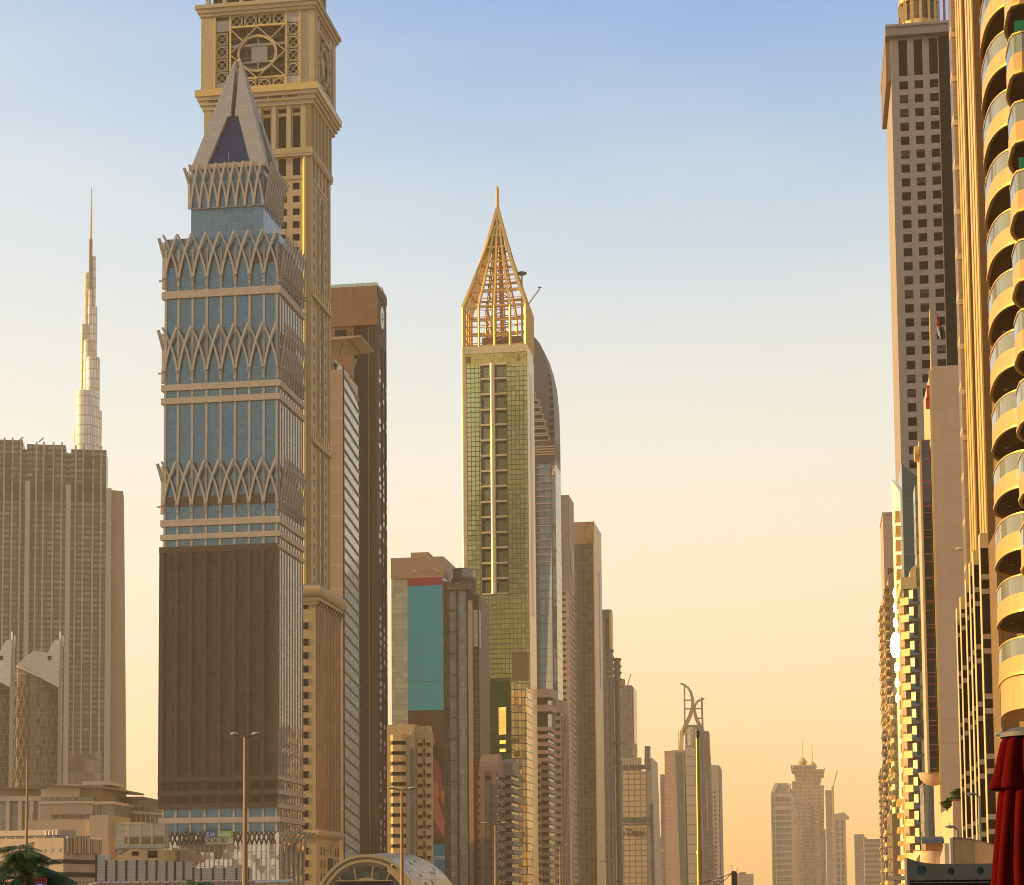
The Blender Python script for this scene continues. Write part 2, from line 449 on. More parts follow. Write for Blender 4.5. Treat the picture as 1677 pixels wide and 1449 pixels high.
MB().tube([(cxm + .6, cym - .4, pt - 1), (cxm + .6, cym - .4, pt + .7)], .5, 8).build('finial', stone_plain, T.root)
for a in (-.62, 0.0):
    MB().bar((cxm + a * hw, yi - .2, pb), (cxm + a * hw, yi - .2, pb + 3.6), .12).build('roof_mast', steel, T.root)
# mirrored base with little arches and flared corner fins
mirror = mat('mirror_glass', (.62, .52, .40), .06, .85, .8, grid=(1.4, 2.1), line=(.35, .28, .2), lw=(.1, .08), var=.15, wob=.06, wavy=.22)
MB().box(-W - .35, .35, -.35, LT + .3, 0, z(1363)).build('mirror_base', mirror, T.root)
arch_ribs(MB(), lambda a, o, q: (a, -o, q), -W + .6, -.6, 24, z(1382), z(1361), .3, w=.28, d=.3, p=1.2).build('base_lattice', dark_steel, T.root)
for k in range(25):
    a = -W + .6 + (W - 1.2) * k / 24
    MB().box(a - .08, a + .08, -.55, -.35, z(1449), z(1382)).build('base_mullion', stone_plain, T.root)
for k in range(6):
    y_ = .5 + (LT - 1) * k / 5
    MB().path([(.5, y_, z(1449)), (.7, y_, z(1395)), (1.3, y_, z(1372)), (2.6, y_, z(1362)), (4.2, y_, z(1360.5))], 1.2, .4, (1, 0, .2)).build('flared_fin', steel, T.root)
MB().path([(-W - .5, -.5, z(1400)), (-W - .8, -.6, z(1378)), (-W - 2, -.7, z(1366)), (-W - 3.4, -.8, z(1361))], .5, .4, (-1, 0, .2)).build('flared_fin', stone_plain, T.root)
# the mesh banner over the lower front
ban = mat('brown_mesh', (.050, .038, .031), .9, spec=.1, grid=(1.04, 2.0), line=(.085, .064, .050), lw=(.09, .1), var=.25, dirt=.6, dirtscale=.22, dirtcol=(.095, .072, .058))
ban_rib = mat('brown_mesh_rib', (.085, .066, .053), .9, spec=.1, dirt=.3)
p_ = T.root.matrix_basis @ Vector((0, 0, 0))
br = empty('facade_banner', T.c, -T.th)
tag(br, 'brown mesh sheet hung over the lower front of the arch-ribbed tower', 'banner')
MB().box(-W - .9, .02, -.98, -.8, z(1322), z(890)).build('mesh_sheet', ban, br)
for i in range(NB + 1):
    a = min(max(-W + st * i, -W - .4), -.45)
    MB().box(a - .42, a + .42, -1.1, -.982, z(1276), z(900)).build('seam_strip', ban_rib, br)
for v0, v1 in ((890, 900), (1269, 1277.5), (1292, 1300.5), (1314, 1322)):
    MB().box(-W - .92, .04, -1.12, -.984, z(v1), z(v0)).build('cross_strip', ban_rib, br)
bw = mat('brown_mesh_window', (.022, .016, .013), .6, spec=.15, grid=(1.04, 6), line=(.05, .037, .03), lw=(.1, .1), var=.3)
for v0, v1 in ((1279, 1291.5), (1302, 1313)):
    for i in range(NB):
        a = -W + st * i
        MB().box(a + .55, a + st - .55, -.995, -.982, z(v1), z(v0)).build('window_seen_through', bw, br)  # windows showing through the mesh as darker panels
# the signs on it
sg = empty('company_sign', T.c, -T.th); tag(sg, 'blue and green SITE GLOBAL sign above a phone number on mirrored base', 'sign')
sx0, sx1, sxm = T.x(338, 1365), T.x(383.5, 1365), T.x(357, 1365)
blue_s = mat('sign_blue', (.05, .10, .30), .5); green_s = mat('sign_green', (.22, .42, .05), .5)
white_s = mat('sign_white', (.8, .8, .78), .5); black_s = mat('sign_dark', (.05, .045, .04), .6)
MB().box(sx0, sxm, -1.0, -.75, z(1370), z(1360)).build('sign_board', blue_s, sg)
MB().box(sxm, sx1, -1.0, -.75, z(1370), z(1360)).build('sign_board', green_s, sg)
text_part('lettering', 'S', 2.0, white_s, sg, (sx0 + .25, -1.03, z(1368.8)), depth=.03, sx=.8, shear=.15)
text_part('lettering', 'ITE', 1.55, white_s, sg, (sx0 + 1.35, -1.03, z(1368.2)), depth=.03, sx=.72, shear=.1)
text_part('lettering', 'GLOBAL', 1.5, white_s, sg, (sxm + .25, -1.03, z(1367.8)), depth=.03, sx=.70)
MB().box(sx0, sx1, -.86, -.7, z(1381.5), z(1370.3)).build('number_panel', mat('number_panel_cream', (.55, .46, .33), .4), sg)
text_part('lettering', '04 295 3031', 1.9, black_s, sg, (sx0 + .3, -.9, z(1379.0)), depth=.03, sx=.68, shear=.15, bold=.01)

# ---------------------------------------------------------------- clock tower
C = Bld('clock_tower', 508, 300, 655, 'tall sandstone tower with a square clock stage, heavy cornices and a gilded corner', 'clock tower')
z = C.z
CW, CL = 37.0, C.d(539, 300)[0]
gilded = mat('gilded_trim', (.62, .42, .13), .35, .3)
win_d = mat('clock_tower_glass', (.014, .012, .010), .2, 0, .08, grid=(1.2, 3.2), line=(.03, .025, .02), lw=(.08, .1), var=.25)
zsq = [z(v) for v in range(303, 960, 21)]
# shaft: front lattice with small windows over a dark core
xcol = [C.x(u, 340) for u in (485, 464, 443, 422, 401, 380, 359)]
MB().box(-CW + .6, -.6, .7, CL - .7, 0, z(150)).build('shaft_core', win_d, C.root)
fm = MB(); lattice(fm, -CW, 0, z(1449), z(292), [(a - 1.25, a + 1.25) for a in xcol], [(q - 1.2, q + 1.2) for q in zsq], 0, .7)
fm.build('shaft_front', stone_gold, C.root)
panes(C.root, [(a - 1.25, a + 1.25, q - 1.2, q + 1.2) for q in zsq[:9] for a in xcol[:3]], dark_pane, 'shaft_window', 'y', .45)
sm = MB(); yw = [CL * k for k in (.2, .5, .8)]
lattice(sm, 0, CL, z(1449), z(292), [(yw[0] - .8, yw[0] + .8), (yw[1] - 2.6, yw[1] + 2.6), (yw[2] - .8, yw[2] + .8)], [(q - 1.2, q + 1.2) for q in zsq], 0, .7)
swapxy(sm, 0.0); sm.build('shaft_side', stone_gold, C.root)
sglass = mat('clock_tower_side_glass', (.16, .15, .13), .08, .2, .8, grid=(1.3, 2.1), line=(.3, .22, .12), lw=(.15, .15), var=.3, wob=.03)
MB().box(.02, .12, yw[1] - 2.6, yw[1] + 2.6, z(950), z(300)).build('side_glazing_strip', sglass, C.root)
for k in (-2.9, 2.9):
    MB().box(0, .7, yw[1] + k - .3, yw[1] + k + .3, z(950), z(300)).build('side_fin', sand_plain, C.root)
panes(C.root, [(y_ - .8, y_ + .8, q - 1.2, q + 1.2) for q in zsq for y_ in (yw[0], yw[2])], dark_pane, 'side_window', 'x', -.4)
MB().box(-1.3, .55, -.7, 1.6, z(1449), z(160)).build('corner_pier', mat('corner_gold', (.36, .25, .09), .45, .2), C.root)
MB().tube([(-1.9, -.5, z(1449)), (-1.9, -.5, z(165))], .62, 16).build('gilded_column', mat('polished_gold', (.85, .58, .16), .28, .6), C.root, smooth=True)
MB().box(-CW - .6, -CW + 2.4, -1.4, 2, z(1449), z(160)).build('corner_pier', sand_plain, C.root)
MB().box(-.4, .55, CL - 2, CL, z(1449), z(160)).build('corner_pier', sand_plain, C.root)
# tall loggia windows and piers
zf = lambda v: z(v)
lm = MB(); lat_x = [C.x(u, 215) for u in (486, 462.5, 437.5, 413, 388, 363)]
lattice(lm, -CW, 0, z(292), z(160), [(a - 1.35, a + 1.35) for a in lat_x], [(z(286), z(257)), (z(241), z(188)), (z(183), z(171))], -.3, .7)
lm.build('loggia_front', stone_gold, C.root)
panes(C.root, [(a - 1.35, a + 1.35, z(b), z(t_)) for a in lat_x[:4] for t_, b in ((257, 286), (188, 241), (171, 183))], win_d, 'loggia_window', 'y', .3)
for u in (497, 474.5, 450, 425.5, 400, 376):
    a = C.x(u, 215); MB().box(a - .7, a + .7, -1.3, -.3, z(246), z(166)).build('loggia_pier', sand_plain, C.root)
    MB().prism_x([(-1.3, z(166)), (-.3, z(180)), (-.3, z(160)), (-2.6, z(160))], a - .6, a + .6).build('cornice_bracket', sand_plain, C.root)
lm = MB(); lattice(lm, 0, CL, z(292), z(160), [(CL * k - 1, CL * k + 1) for k in (.15, .32, .5, .68, .85)], [(z(286), z(257)), (z(241), z(188))], -.3, .7)
swapxy(lm, 0); lm.build('loggia_side', stone_gold, C.root)
for k in (.07, .235, .41, .59, .765, .93):
    MB().box(.3, 1.3, CL * k - .6, CL * k + .6, z(246), z(166)).build('loggia_pier', sand_plain, C.root)
    MB().prism_y([(1.3, z(166)), (.3, z(180)), (.3, z(160)), (2.6, z(160))], CL * k - .5, CL * k + .5).build('cornice_bracket', sand_plain, C.root)
MB().box(-CW - 1.2, 1.2, -1.8, CL + 1.2, z(252), z(243)).build('string_course', stone_gold, C.root)
MB().box(-CW - .9, 1.0, -1.6, CL + .9, z(256), z(252)).build('string_course', sand_plain, C.root)
for v0, v1 in ((478, 484), (717, 723)):
    MB().box(.0, 1.1, -.2, CL + .3, z(v1), z(v0)).build('string_course', sand_plain, C.root)
    for k in range(9):
        y_ = 1.4 + (CL - 2.8) * k / 8
        MB().box(.05, .8, y_ - .35, y_ + .35, z(v0), z(v0 - 16)).build('balustrade_post', gilded, C.root)
# cornice under the clock stage
bx0, bx1 = C.x(331, 140), C.x(516, 120)
by0, by1 = -1.8, C.d(551, 170, bx1)[0] - 1
tiers = [(176, 172, .0), (172, 165, 1.0), (165, 158, 1.7), (158, 152, 2.4), (152, 141, 3.0)]
for vb, vt, o in tiers:
    MB().box(bx0 + 1.6 - o, bx1 - 1.2 + o, by0 + 1 - o, by1 + o - 1, z(vb), z(vt)).build('cornice', sand_plain if vt != 141 else gilded, C.root)
for u in range(355, 505, 25):
    a = C.x(u, 158)
    for k in range(5): MB().box(a - 2 + k * .9, a - 1.6 + k * .9, by0 - .95, by0 - .7, z(161), z(157)).build('cornice_slot', dark_void, C.root)
# clock stage
ZT, ZB = z(18), z(141)
MB().box(bx0 + 1.2, bx1 - 1.2, by0 + 2.2, by1 - 1.2, ZB, ZT).build('clock_stage_core', mat('clock_stage_glass', (.022, .019, .016), .2, 0, .12, grid=(4.5, 3.6), line=(.10, .085, .06), lw=(.35, 1.1), var=.3), C.root)
def clock_face(b0, b1, conv, side):
    """front of the clock stage drawn in (a, depth, z)"""
    w = b1 - b0; U = lambda q: b0 + w * (q - 318) / (950 - 318)          # fractions measured over the face
    Vz = lambda q: ZT - (ZT - ZB) * (q - 35) / (485 - 35)
    def put(mb, name, m): conv(mb); mb.build(name, m, C.root)
    put(MB().box(U(318), U(390), -.0, 1.2, ZB, ZT), 'clock_stage_pier', stone_gold)
    put(MB().box(U(876), U(950), -.0, 1.2, ZB, ZT), 'clock_stage_pier', stone_gold)
    put(MB().box(U(390), U(400), -.25, .6, ZB, ZT), 'clock_stage_trim', gilded)
    put(MB().box(U(866), U(876), -.25, .6, ZB, ZT), 'clock_stage_trim', gilded)
    for a0, a1, q0, q1 in ((400, 478, 60, 125), (790, 866, 35, 98), (400, 478, 440, 485), (790, 866, 420, 485)):
        put(MB().box(U(a0), U(a1), .25, 1.0, Vz(q1), Vz(q0)), 'clock_stage_panel', stone_plain)
    bars = MB()
    for q in (478, 790): bars.box(U(q - 3), U(q + 8), .1, .7, ZB, ZT)
    for q in (105, 418): bars.box(U(478), U(790), .12, .72, Vz(q + 5), Vz(q - 6))
    for q in (32, 492): bars.box(U(400), U(866), .14, .74, Vz(q + 4), Vz(q - 4))
    put(bars, 'clock_stage_frame', gilded)
    cells = [(q, 70) for q in (515, 593, 672, 752)] + [(q, 462) for q in (515, 593, 672, 752)] + [(433, q) for q in (170, 248, 327, 405)] + [(832, q) for q in (140, 218, 297, 378)]
    for ca, cv in cells:
        g = MB(); r = 30; xa, xb, za, zb_ = U(ca - 34), U(ca + 34), Vz(cv + 36), Vz(cv - 36); t = .28
        g.box(xa, xb, .3, .6, za, za + t); g.box(xa, xb, .3, .6, zb_ - t, zb_); g.box(xa, xa + t, .3, .6, za + t, zb_ - t); g.box(xb - t, xb, .3, .6, za + t, zb_ - t)
        rr = min(xb - xa, zb_ - za) * .44
        g.torus_y((xa + xb) / 2, .25, .55, (za + zb_) / 2, rr - .22, rr + .1, 20)
        g.bar((xa, .48, za), (xb, .48, zb_), .22, .2); g.bar((xa, .44, zb_), (xb, .44, za), .22, .2)
        put(g, 'grille', sand_plain)
    cxx, czz = U(632), Vz(272); rx = (U(745) - U(520)) / 2; rz = (Vz(160) - Vz(385)) / 2
    ring = MB(); rings = []
    for k in range(49):
        a = 2 * math.pi * k / 48; c_, s__ = math.cos(a), math.sin(a)
        rings.append([(cxx + (rx - .9) * c_, -.1, czz + (rz - .9) * s__), (cxx + rx * c_, -.1, czz + rz * s__), (cxx + rx * c_, .5, czz + rz * s__), (cxx + (rx - .9) * c_, .5, czz + (rz - .9) * s__)])
    ring.loft(rings, cap=False); put(ring, 'clock_ring', sand_plain)
    d = MB()
    dia = [(632, 112), (788, 268), (632, 420), (480, 268)]
    for i in range(4):
        (a, b), (c_, e) = dia[i], dia[(i + 1) % 4]
        d.bar((U(a), .1, Vz(b)), (U(c_), .1, Vz(e)), .8, .3)
    for a, b, c_, e in ((480, 115, 550, 190), (786, 110, 712, 185), (786, 415, 712, 345), (482, 415, 550, 345)):
        d.bar((U(a), .14, Vz(b)), (U(c_), .14, Vz(e)), .8, .3)
    put(d, 'diamond_frame', sand_plain)
    put(MB().box(U(597), U(685), .8, 1.6, Vz(312), Vz(228)), 'centre_panel', stone_plain)
    put(MB().box(U(540), U(730), .9, 1.5, Vz(322), Vz(312)), 'centre_ledge', stone_plain)
    put(MB().box(U(480), U(788), 1.0, 1.4, Vz(222), Vz(206)), 'centre_ledge', stone_plain)
    put(MB().box(U(630), U(637), .9, 1.3, Vz(225), Vz(165)), 'centre_post', stone_plain)
    put(MB().box(U(630), U(637), .9, 1.3, Vz(380), Vz(322)), 'centre_post', stone_plain)
clock_face(bx0, bx1, lambda mb: setattr(mb, 'v', [(x, y + by0 + .6, q) for x, y, q in mb.v]), False)
clock_face(by0 + .62, by1, lambda mb: setattr(mb, 'v', [(bx1 - .02 - y, x, q) for x, y, q in mb.v]), True)
for vb, vt, o in ((18, 13, .3), (13, 7, 1.0), (7, 1, 1.7)):
    MB().box(bx0 - o, bx1 + o, by0 - o, by1 + o, z(vb), z(vt)).build('cornice', sand_plain, C.root)
ux0, ux1, uy0, uy1 = bx0 + 1.5, bx1 - 2.5, by0 + 3, by1 - 3
um = MB(); n_ = 6
for k in range(n_ + 1):
    a = ux0 + (ux1 - ux0) * k / n_
    um.box(a - .7, a + .7, uy0, uy0 + 1.4, z(1), z(-70))
for k in range(1, 5):
    b = uy0 + 1.4 + (uy1 - uy0 - 2.8) * k / 4
    um.box(ux1 - 1.4, ux1, b - .6, b + .6, z(1), z(-70)); um.box(ux0, ux0 + 1.4, b - .6, b + .6, z(1), z(-70))
um.build('belfry_columns', sand_plain, C.root)
MB().box(ux0 + 1.6, ux1 - 1.6, uy0 + 1.6, uy1 - 1.6, z(1), z(-70)).build('belfry_core', win_d, C.root)
MB().box(ux0 - 1, ux1 + 1, uy0 - 1, uy1 + 1, z(-70), z(-78)).build('cornice', sand_plain, C.root)
MB().loft([[(ux0, uy0, z(-78)), (ux1, uy0, z(-78)), (ux1, uy1, z(-78)), (ux0, uy1, z(-78))], [((ux0+ux1)/2 - .3 + a, (uy0+uy1)/2 - .3 + b, z(-290)) for a, b in ((0, 0), (.6, 0), (.6, .6), (0, .6))]]).build('spire_roof', gilded, C.root)
# wider lower block with rolled cornices
qx = C.x(517, 970, -3.0); qy1 = C.d(556, 1000, qx)[0] - 1
zl = lambda v: C.f(517, v, -3.0)[1]
MB().box(-CW - 3, qx, -3, qy1, 0, zl(985)).build('lower_block', stone_gold, C.root)
flute = mat('fluted_brown', (.30, .21, .10), .45, .15, grid=(1.0, 4.0), line=(.2, .14, .07), lw=(.3, .06), var=.2)
for k in range(9):
    y_ = -2 + (qy1 + 1) * k / 8
    MB().tube([(qx - .1, y_, zl(1362)), (qx - .1, y_, zl(1010)), (qx + .5, y_, zl(995)), (qx + 1.8, y_, zl(984))], [.95, .95, .8, .5], 10).build('fluted_column', flute, C.root, smooth=True)
for vb, o in ((990, .6), (984, 1.2), (1372, .5)):
    MB().box(-CW - 3 - o, qx + o, -3 - o, qy1 + o, zl(vb), zl(vb - 6)).build('cornice', sand_plain, C.root)
for vv in (967, 1364):
    o = 2.2 if vv < 1000 else 1.4; rr = 2.1 if vv < 1000 else 1.3
    MB().tube([(-CW - 4, -3 - o + rr * .6, zl(vv)), (qx + o - rr * .6, -3 - o + rr * .6, zl(vv)), (qx + o - rr * .6, qy1 + o - 1, zl(vv))], rr, 14).build('roll_moulding', sand_plain, C.root, smooth=True)
panes(C.root, [(C.x(495, 1100, -3) , C.x(505, 1100, -3), zl(v + 5.5), zl(v - 5.5)) for v in (991, 1024, 1051, 1073, 1095, 1117, 1138, 1160, 1181, 1203, 1225, 1246, 1268, 1289, 1311, 1332, 1353, 1393, 1414, 1436)], dark_pane, 'lower_window', 'y', -3.12)
panes(C.root, [(qy1 * k, qy1 * k + 1.3, zl(v + 7), zl(v - 7)) for v in (1393, 1414, 1436) for k in (.12, .26, .8, .92)], dark_pane, 'lower_window', 'x', qx + .1)
MB().box(qx, qx + .15, qy1 * .45, qy1 * .7, zl(1449), zl(1404)).build('entrance_grille', dark_void, C.root)
cr = MB(); cr.bar((qx + .3, qy1 * .42, zl(1390)), (qx + .3, qy1 * .74, zl(1390)), .5, .3); cr.bar((qx + .36, qy1 * .58, zl(1400)), (qx + .36, qy1 * .58, zl(1381)), .5, .3); cr.torus_y(0, 0, .3, 0, 0, 1.2, 16) if False else None
cr.build('wall_ornament', sand_plain, C.root)

# ---------------------------------------------------------------- brown tower with round emblem
N = Bld('office_tower', 617.5, 600, 760, 'dark brown slab tower with a round white emblem near the top of its side', 'skyscraper')
z = N.z; NL = N.d(633, 560)[0]; NW = 34
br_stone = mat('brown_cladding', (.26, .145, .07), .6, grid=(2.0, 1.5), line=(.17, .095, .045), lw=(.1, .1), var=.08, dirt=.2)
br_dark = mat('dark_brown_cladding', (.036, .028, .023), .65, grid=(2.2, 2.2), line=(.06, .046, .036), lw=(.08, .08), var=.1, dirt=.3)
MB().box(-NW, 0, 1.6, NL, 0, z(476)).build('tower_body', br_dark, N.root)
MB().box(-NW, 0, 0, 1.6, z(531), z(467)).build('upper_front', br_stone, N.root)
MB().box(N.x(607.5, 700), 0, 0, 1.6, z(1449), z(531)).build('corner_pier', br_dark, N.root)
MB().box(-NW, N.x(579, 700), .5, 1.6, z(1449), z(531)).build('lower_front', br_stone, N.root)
MB().box(N.x(602, 700), N.x(604.5, 700), .9, 1.6, z(1449), z(531)).build('joint_strip', mat('brown_joint', (.13, .1, .08), .6), N.root)
MB().box(N.x(548, 540), N.x(567, 540), .3, .5, z(550), z(536)).build('window', dark_pane, N.root)
par = mat('parapet_glass', (.5, .62, .56), .1, 0, .6, grid=(2, 2), line=(.3, .3, .28), lw=(.15, .1))
MB().box(-NW, .1, .0, .15, z(467), z(462)).build('parapet', par, N.root)
MB().box(0, .1, .15, NL, z(467), z(462)).build('parapet', par, N.root)
MB().box(-.3, .35, .6, NL - .5, z(480), z(467)).build('side_coping', br_dark, N.root)
eo = empty('emblem', (0, 0, 0)); eo.parent = N.root
def disc_side(yc, zc, ry, rz, x0, x1, n=40): return MB().prism_x([(yc + ry * math.cos(2*math.pi*k/n), zc + rz * math.sin(2*math.pi*k/n)) for k in range(n)], x0, x1)
yc, zc = N.d(625, 521)[0], N.d(625, 521)[1]
ry = NL * .16; rz = 4.4
bpy.data.objects.remove(eo)
e1 = disc_side(yc, zc, NL * .17, 4.6, .1, .35).build('emblem', mat('emblem_white', (.85, .9, .82), .4), N.root)
for q, (dy, dz, a, b) in enumerate(((-.03, .9, .05, 1.0), (.05, .2, .07, .55), (-.04, -.6, .06, .7), (.02, -1.5, .04, .5))):
    disc_side(yc + NL * dy, zc + dz, NL * a, b, .35, .42, 14).build('emblem_mark', mat('emblem_teal', (.03, .30, .33), .4), e1)
outl = mat('outline_grey', (.22, .19, .16), .6)
for kk, (fy, fz) in enumerate(((.26, 6.3), (.42, 12.5))):
    g = MB(); rings = []
    for k in range(41):
        a = 2 * math.pi * k / 40
        rings.append([(.1, yc + NL * fy * math.cos(a), zc + fz * math.sin(a)), (.3, yc + NL * fy * math.cos(a), zc + fz * math.sin(a)), (.3, yc + NL * (fy - .03) * math.cos(a), zc + (fz - .25) * math.sin(a)), (.1, yc + NL * (fy - .03) * math.cos(a), zc + (fz - .25) * math.sin(a))])
    g.loft(rings, cap=False).build('emblem_ring', outl, N.root)
nwin = mat('pale_window', (.62, .66, .66), .15, 0, .6, grid=(1.2, 2.8), var=.25)
rects = []; random.seed(5); v = 575
while v < 1400:
    for fy in (.18, .52, .80):
        if random.random() < .62:
            w_ = .17 if random.random() < .6 else .1
            y_ = NL * (fy + random.uniform(-.03, .03)); rects.append((y_, y_ + NL * w_, z(v + 4.5 + fy * 8), z(v - 3 + fy * 8)))
    v += 13.5
panes(N.root, rects, nwin, 'window', 'x', .12)
for fy in (.44, .76): MB().box(0, .5, NL * fy, NL * fy + .5, z(1449), z(560)).build('side_fin', br_dark, N.root)

# ---------------------------------------------------------------- cream and glass tower with roof canopy
G2 = Bld('office_tower', 562, 800, 700, 'slim cream tower with glass side, slanted sun ledges and a tilted roof canopy', 'skyscraper')
z = G2.z; GL = G2.d(587.5, 760)[0]; GW = 30
cream = mat('cream_cladding', (.60, .46, .33), .6, grid=(6.0, 1.05), line=(.42, .31, .2), lw=(.05, .06), var=.03, dirt=.15)
MB().box(-GW, -.3, .8, GL, 0, z(604)).build('tower_body', cream, G2.root)
v = 605
while v < 1440:                                                   # each storey leans outwards a little
    a, b = z(v + 40), z(v)
    MB().prism_x([(.8, a), (-.1, a), (-.7, b - .25), (-.2, b), (.8, b)], -GW, -.05).build('storey_panel', cream, G2.root); v += 40
gside = mat('pale_glass', (.56, .63, .57), .16, .05, .8, grid=(2.3, 1.6), line=(.3, .3, .26), lw=(.08, .1), var=.15, wob=.02, wavy=.03)  # bright sky reflection put into the pale diffuse colour
MB().prism_x([(0, 0), (GL, 0), (GL, z(640)), (0, z(606))], -.3, 0).build('side_glazing', gside, G2.root)
MB().box(-.05, .4, -.1, .5, 0, z(600)).build('corner_post', dark_steel, G2.root)
v = 625
while v < 1400:
    a = z(v); hgt = 3.0
    MB().prism_x([(.5, a + hgt), (GL, a - .6), (GL, a - 1.05), (.5, a + hgt - .6)], 0, .45).build('sun_ledge', mat('ledge_grey', (.24, .22, .19), .5, .3), G2.root); v += 20.2
# canopy
cp = MB(); yA = -4.0; xA = G2.x(591.5, 549, yA); zA = G2.f(591.5, 549, yA)[1]
yB = yA
while pix(G2.c + G2.t * xA + G2.s * yB + Vector((0, 0, zA)))[0] < 612.5: yB += .25
cp.loft([[(-GW, yA, zA - 1.6), (xA - 4, yA, zA - .9), (xA, yA, zA - .25), (xA, yA, zA), (-GW, yA, zA + .1)],
         [(-GW, yB, zA - 1.6), (xA - 4, yB, zA - .9), (xA, yB, zA - .25), (xA, yB, zA), (-GW, yB, zA + .1)]])
zc0 = zA - 1.5
cp.build('roof_canopy', cream, G2.root)
for y_ in (2, GL - 2):
    MB().bar((-3.2, y_, z(606)), (-.5, y_, zc0 + .6), .5).build('canopy_strut', steel, G2.root)
MB().box(-GW + 1, -3.5, 2.5, GL - 1, z(604), z(585)).build('roof_lounge', mat('lounge_glass', (.25, .32, .33), .08, 0, .7, grid=(1.8, 3), line=(.4, .38, .33), lw=(.12, .12), var=.25), G2.root)
for a, h in ((-5.2, 1.6), (-3.0, 2.4)):
    MB().lathe([(.3, z(604)), (.5, z(604) + h * .5), (1.1, z(604) + h * .7), (.3, z(604) + h)], a, .2, 10).build('roof_planter', mat('planter_dark', (.05, .04, .035), .7), G2.root)

# ---------------------------------------------------------------- far stepped needle tower
BK = 2265.0
bt = empty('needle_tower', at(145.5, 1000, BK).xy.to_3d(), 0)
tag(bt, 'very tall slender stepped tower with a needle spire far behind the left hotel', 'skyscraper')
silver = mat('silver_cladding', (.60, .57, .50), .3, .4, .8, grid=(4.2, 11.5), line=(.30, .25, .19), lw=(1.1, 1.6), var=.2, wob=.06)
silver2 = mat('silver_cladding_warm', (.56, .45, .30), .3, .4, .8, grid=(4.2, 11.5), line=(.33, .25, .17), lw=(1.1, 1.6), var=.2, wob=.06)
bx = bt.location.x
def bkz(v): return at(145.5, v, BK).z
def bkx(u, v): return at(u, v, BK).x - bx
for u0, u1, vt, vb, dy, m_ in ((124, 159, 642, 1449, 0, silver), (116, 129, 699, 1449, 12, silver2), (156, 164.6, 670, 1449, 8, silver), (140, 162.6, 584.6, 800, 4, silver),
                              (135, 155, 555, 760, 7, silver2), (128.5, 140, 527, 760, 12, silver2), (146, 156, 497, 700, 12, silver), (134, 146, 441.6, 620, 14, silver2),
                              (146, 152.7, 413, 600, 16, silver), (141.8, 147.7, 386, 480, 13, dark_steel), (141.8, 148, 470, 600, 11, silver)):
    a, b = bkx(u0, vt), bkx(u1, vt); r = (b - a) / 2
    MB().lathe([(r, bkz(vb)), (r, bkz(vt) - 3), (r * .94, bkz(vt))], (a + b) / 2, dy, 20).build('tower_tier', m_, bt, smooth=True)
sx_ = (bkx(141.8, 386) + bkx(147.7, 386)) / 2
MB().tube([(sx_, 13, bkz(400)), (sx_, 13, bkz(385)), (sx_ + .3, 13, bkz(345)), (sx_ + .4, 13, bkz(300))], [2.0, 1.7, 1.2, .5], 8).build('spire', mat('spire_steel', (.5, .44, .36), .3, .6), bt)

# ---------------------------------------------------------------- finned concrete hotel on the left edge
I = Bld('hotel_tower', 172, 900, 1400, 'wide finned concrete slab tower on the left edge with a blank end pier', 'skyscraper', th=R(-10))
z = I.z; ix = lambda u: I.x(u, 1000)
fin = mat('fin_concrete', (.42, .36, .29), .75, dirt=.2, dirtscale=.05)
iglass = mat('index_glass', (.13, .145, .125), .12, 0, .5, grid=(5.2, 4.1), line=(.03, .024, .02), lw=(.7, 1.9), var=.45, wob=.02)
idark = mat('index_dark', (.06, .047, .04), .8)
for u0, u1, vt in ((-45, 34, 722), (41, 105, 728), (114, 172, 734)):
    MB().box(ix(u0), ix(u1), 0, 40, 0, z(vt + 3)).build('tower_block', iglass, I.root)
    MB().box(ix(u0) + .2, ix(u1) - .2, -.5, 0, z(822), z(796)).build('plant_storey', idark, I.root)
for u0, u1, vt in ((34, 41, 738), (105, 114, 742)):
    MB().box(ix(u0), ix(u1), 3.5, 38, 0, z(vt)).build('recessed_slot', iglass, I.root)
for u in (-20, -8, 4, 17.5, 31, 57, 69, 85, 99, 122, 134.5, 150.5, 164):
    vt = 722 if u < 38 else 727 if u < 108 else 731
    MB().box(ix(u) - .55, ix(u) + .55, -1.3, 0, z(1235), z(vt)).build('facade_fin', fin, I.root)
for u0, u1, vt in ((40, 47.5, 793), (106.5, 114.5, 797)):
    MB().box(ix(u0), ix(u1), -5, 3, 0, z(vt)).build('concrete_pier', fin, I.root)
floors = [z(v_) for v_ in range(830, 1215, 13)]
for (u0, u1) in ((5, 17), (70, 84), (135, 150)):
    for k in range(5): MB().box(ix(u0), ix(u1), -2.0, 0, z(745 + k * 13 + 9), z(745 + k * 13 + 3)).build('balcony', idark, I.root)
MB().prism_y([(ix(173), 0), (ix(211), 0), (ix(200), z(803)), (ix(174), z(801))], 1, 34).build('end_pier', mat('end_pier_concrete', (.33, .235, .16), .8, grid=(40, 9), line=(.28, .2, .14), lw=(.1, .4), var=.04, dirt=.2, dirtscale=.03), I.root)
MB().prism_y([(ix(172.5), 0), (ix(183), 0), (ix(181), z(800)), (ix(172.5), z(801))], -3.5, 1).build('end_pier', fin, I.root)
for v0, v1 in ((1235, 1449),):
    MB().box(ix(114.6), ix(168), -1.0, 0, z(1300), z(1230)).build('lobby_glazing', mat('lobby_glazing', (.22, .18, .12), .1, .2, .7, grid=(7, 9), line=(.12, .09, .06), lw=(.5, 1.0), var=.5), I.root)
for u in (28, 62): MB().bar((ix(u) - 1, 4, z(725)), (ix(u) + 2.5, 4, z(718)), .8).build('roof_davit', fin, I.root)

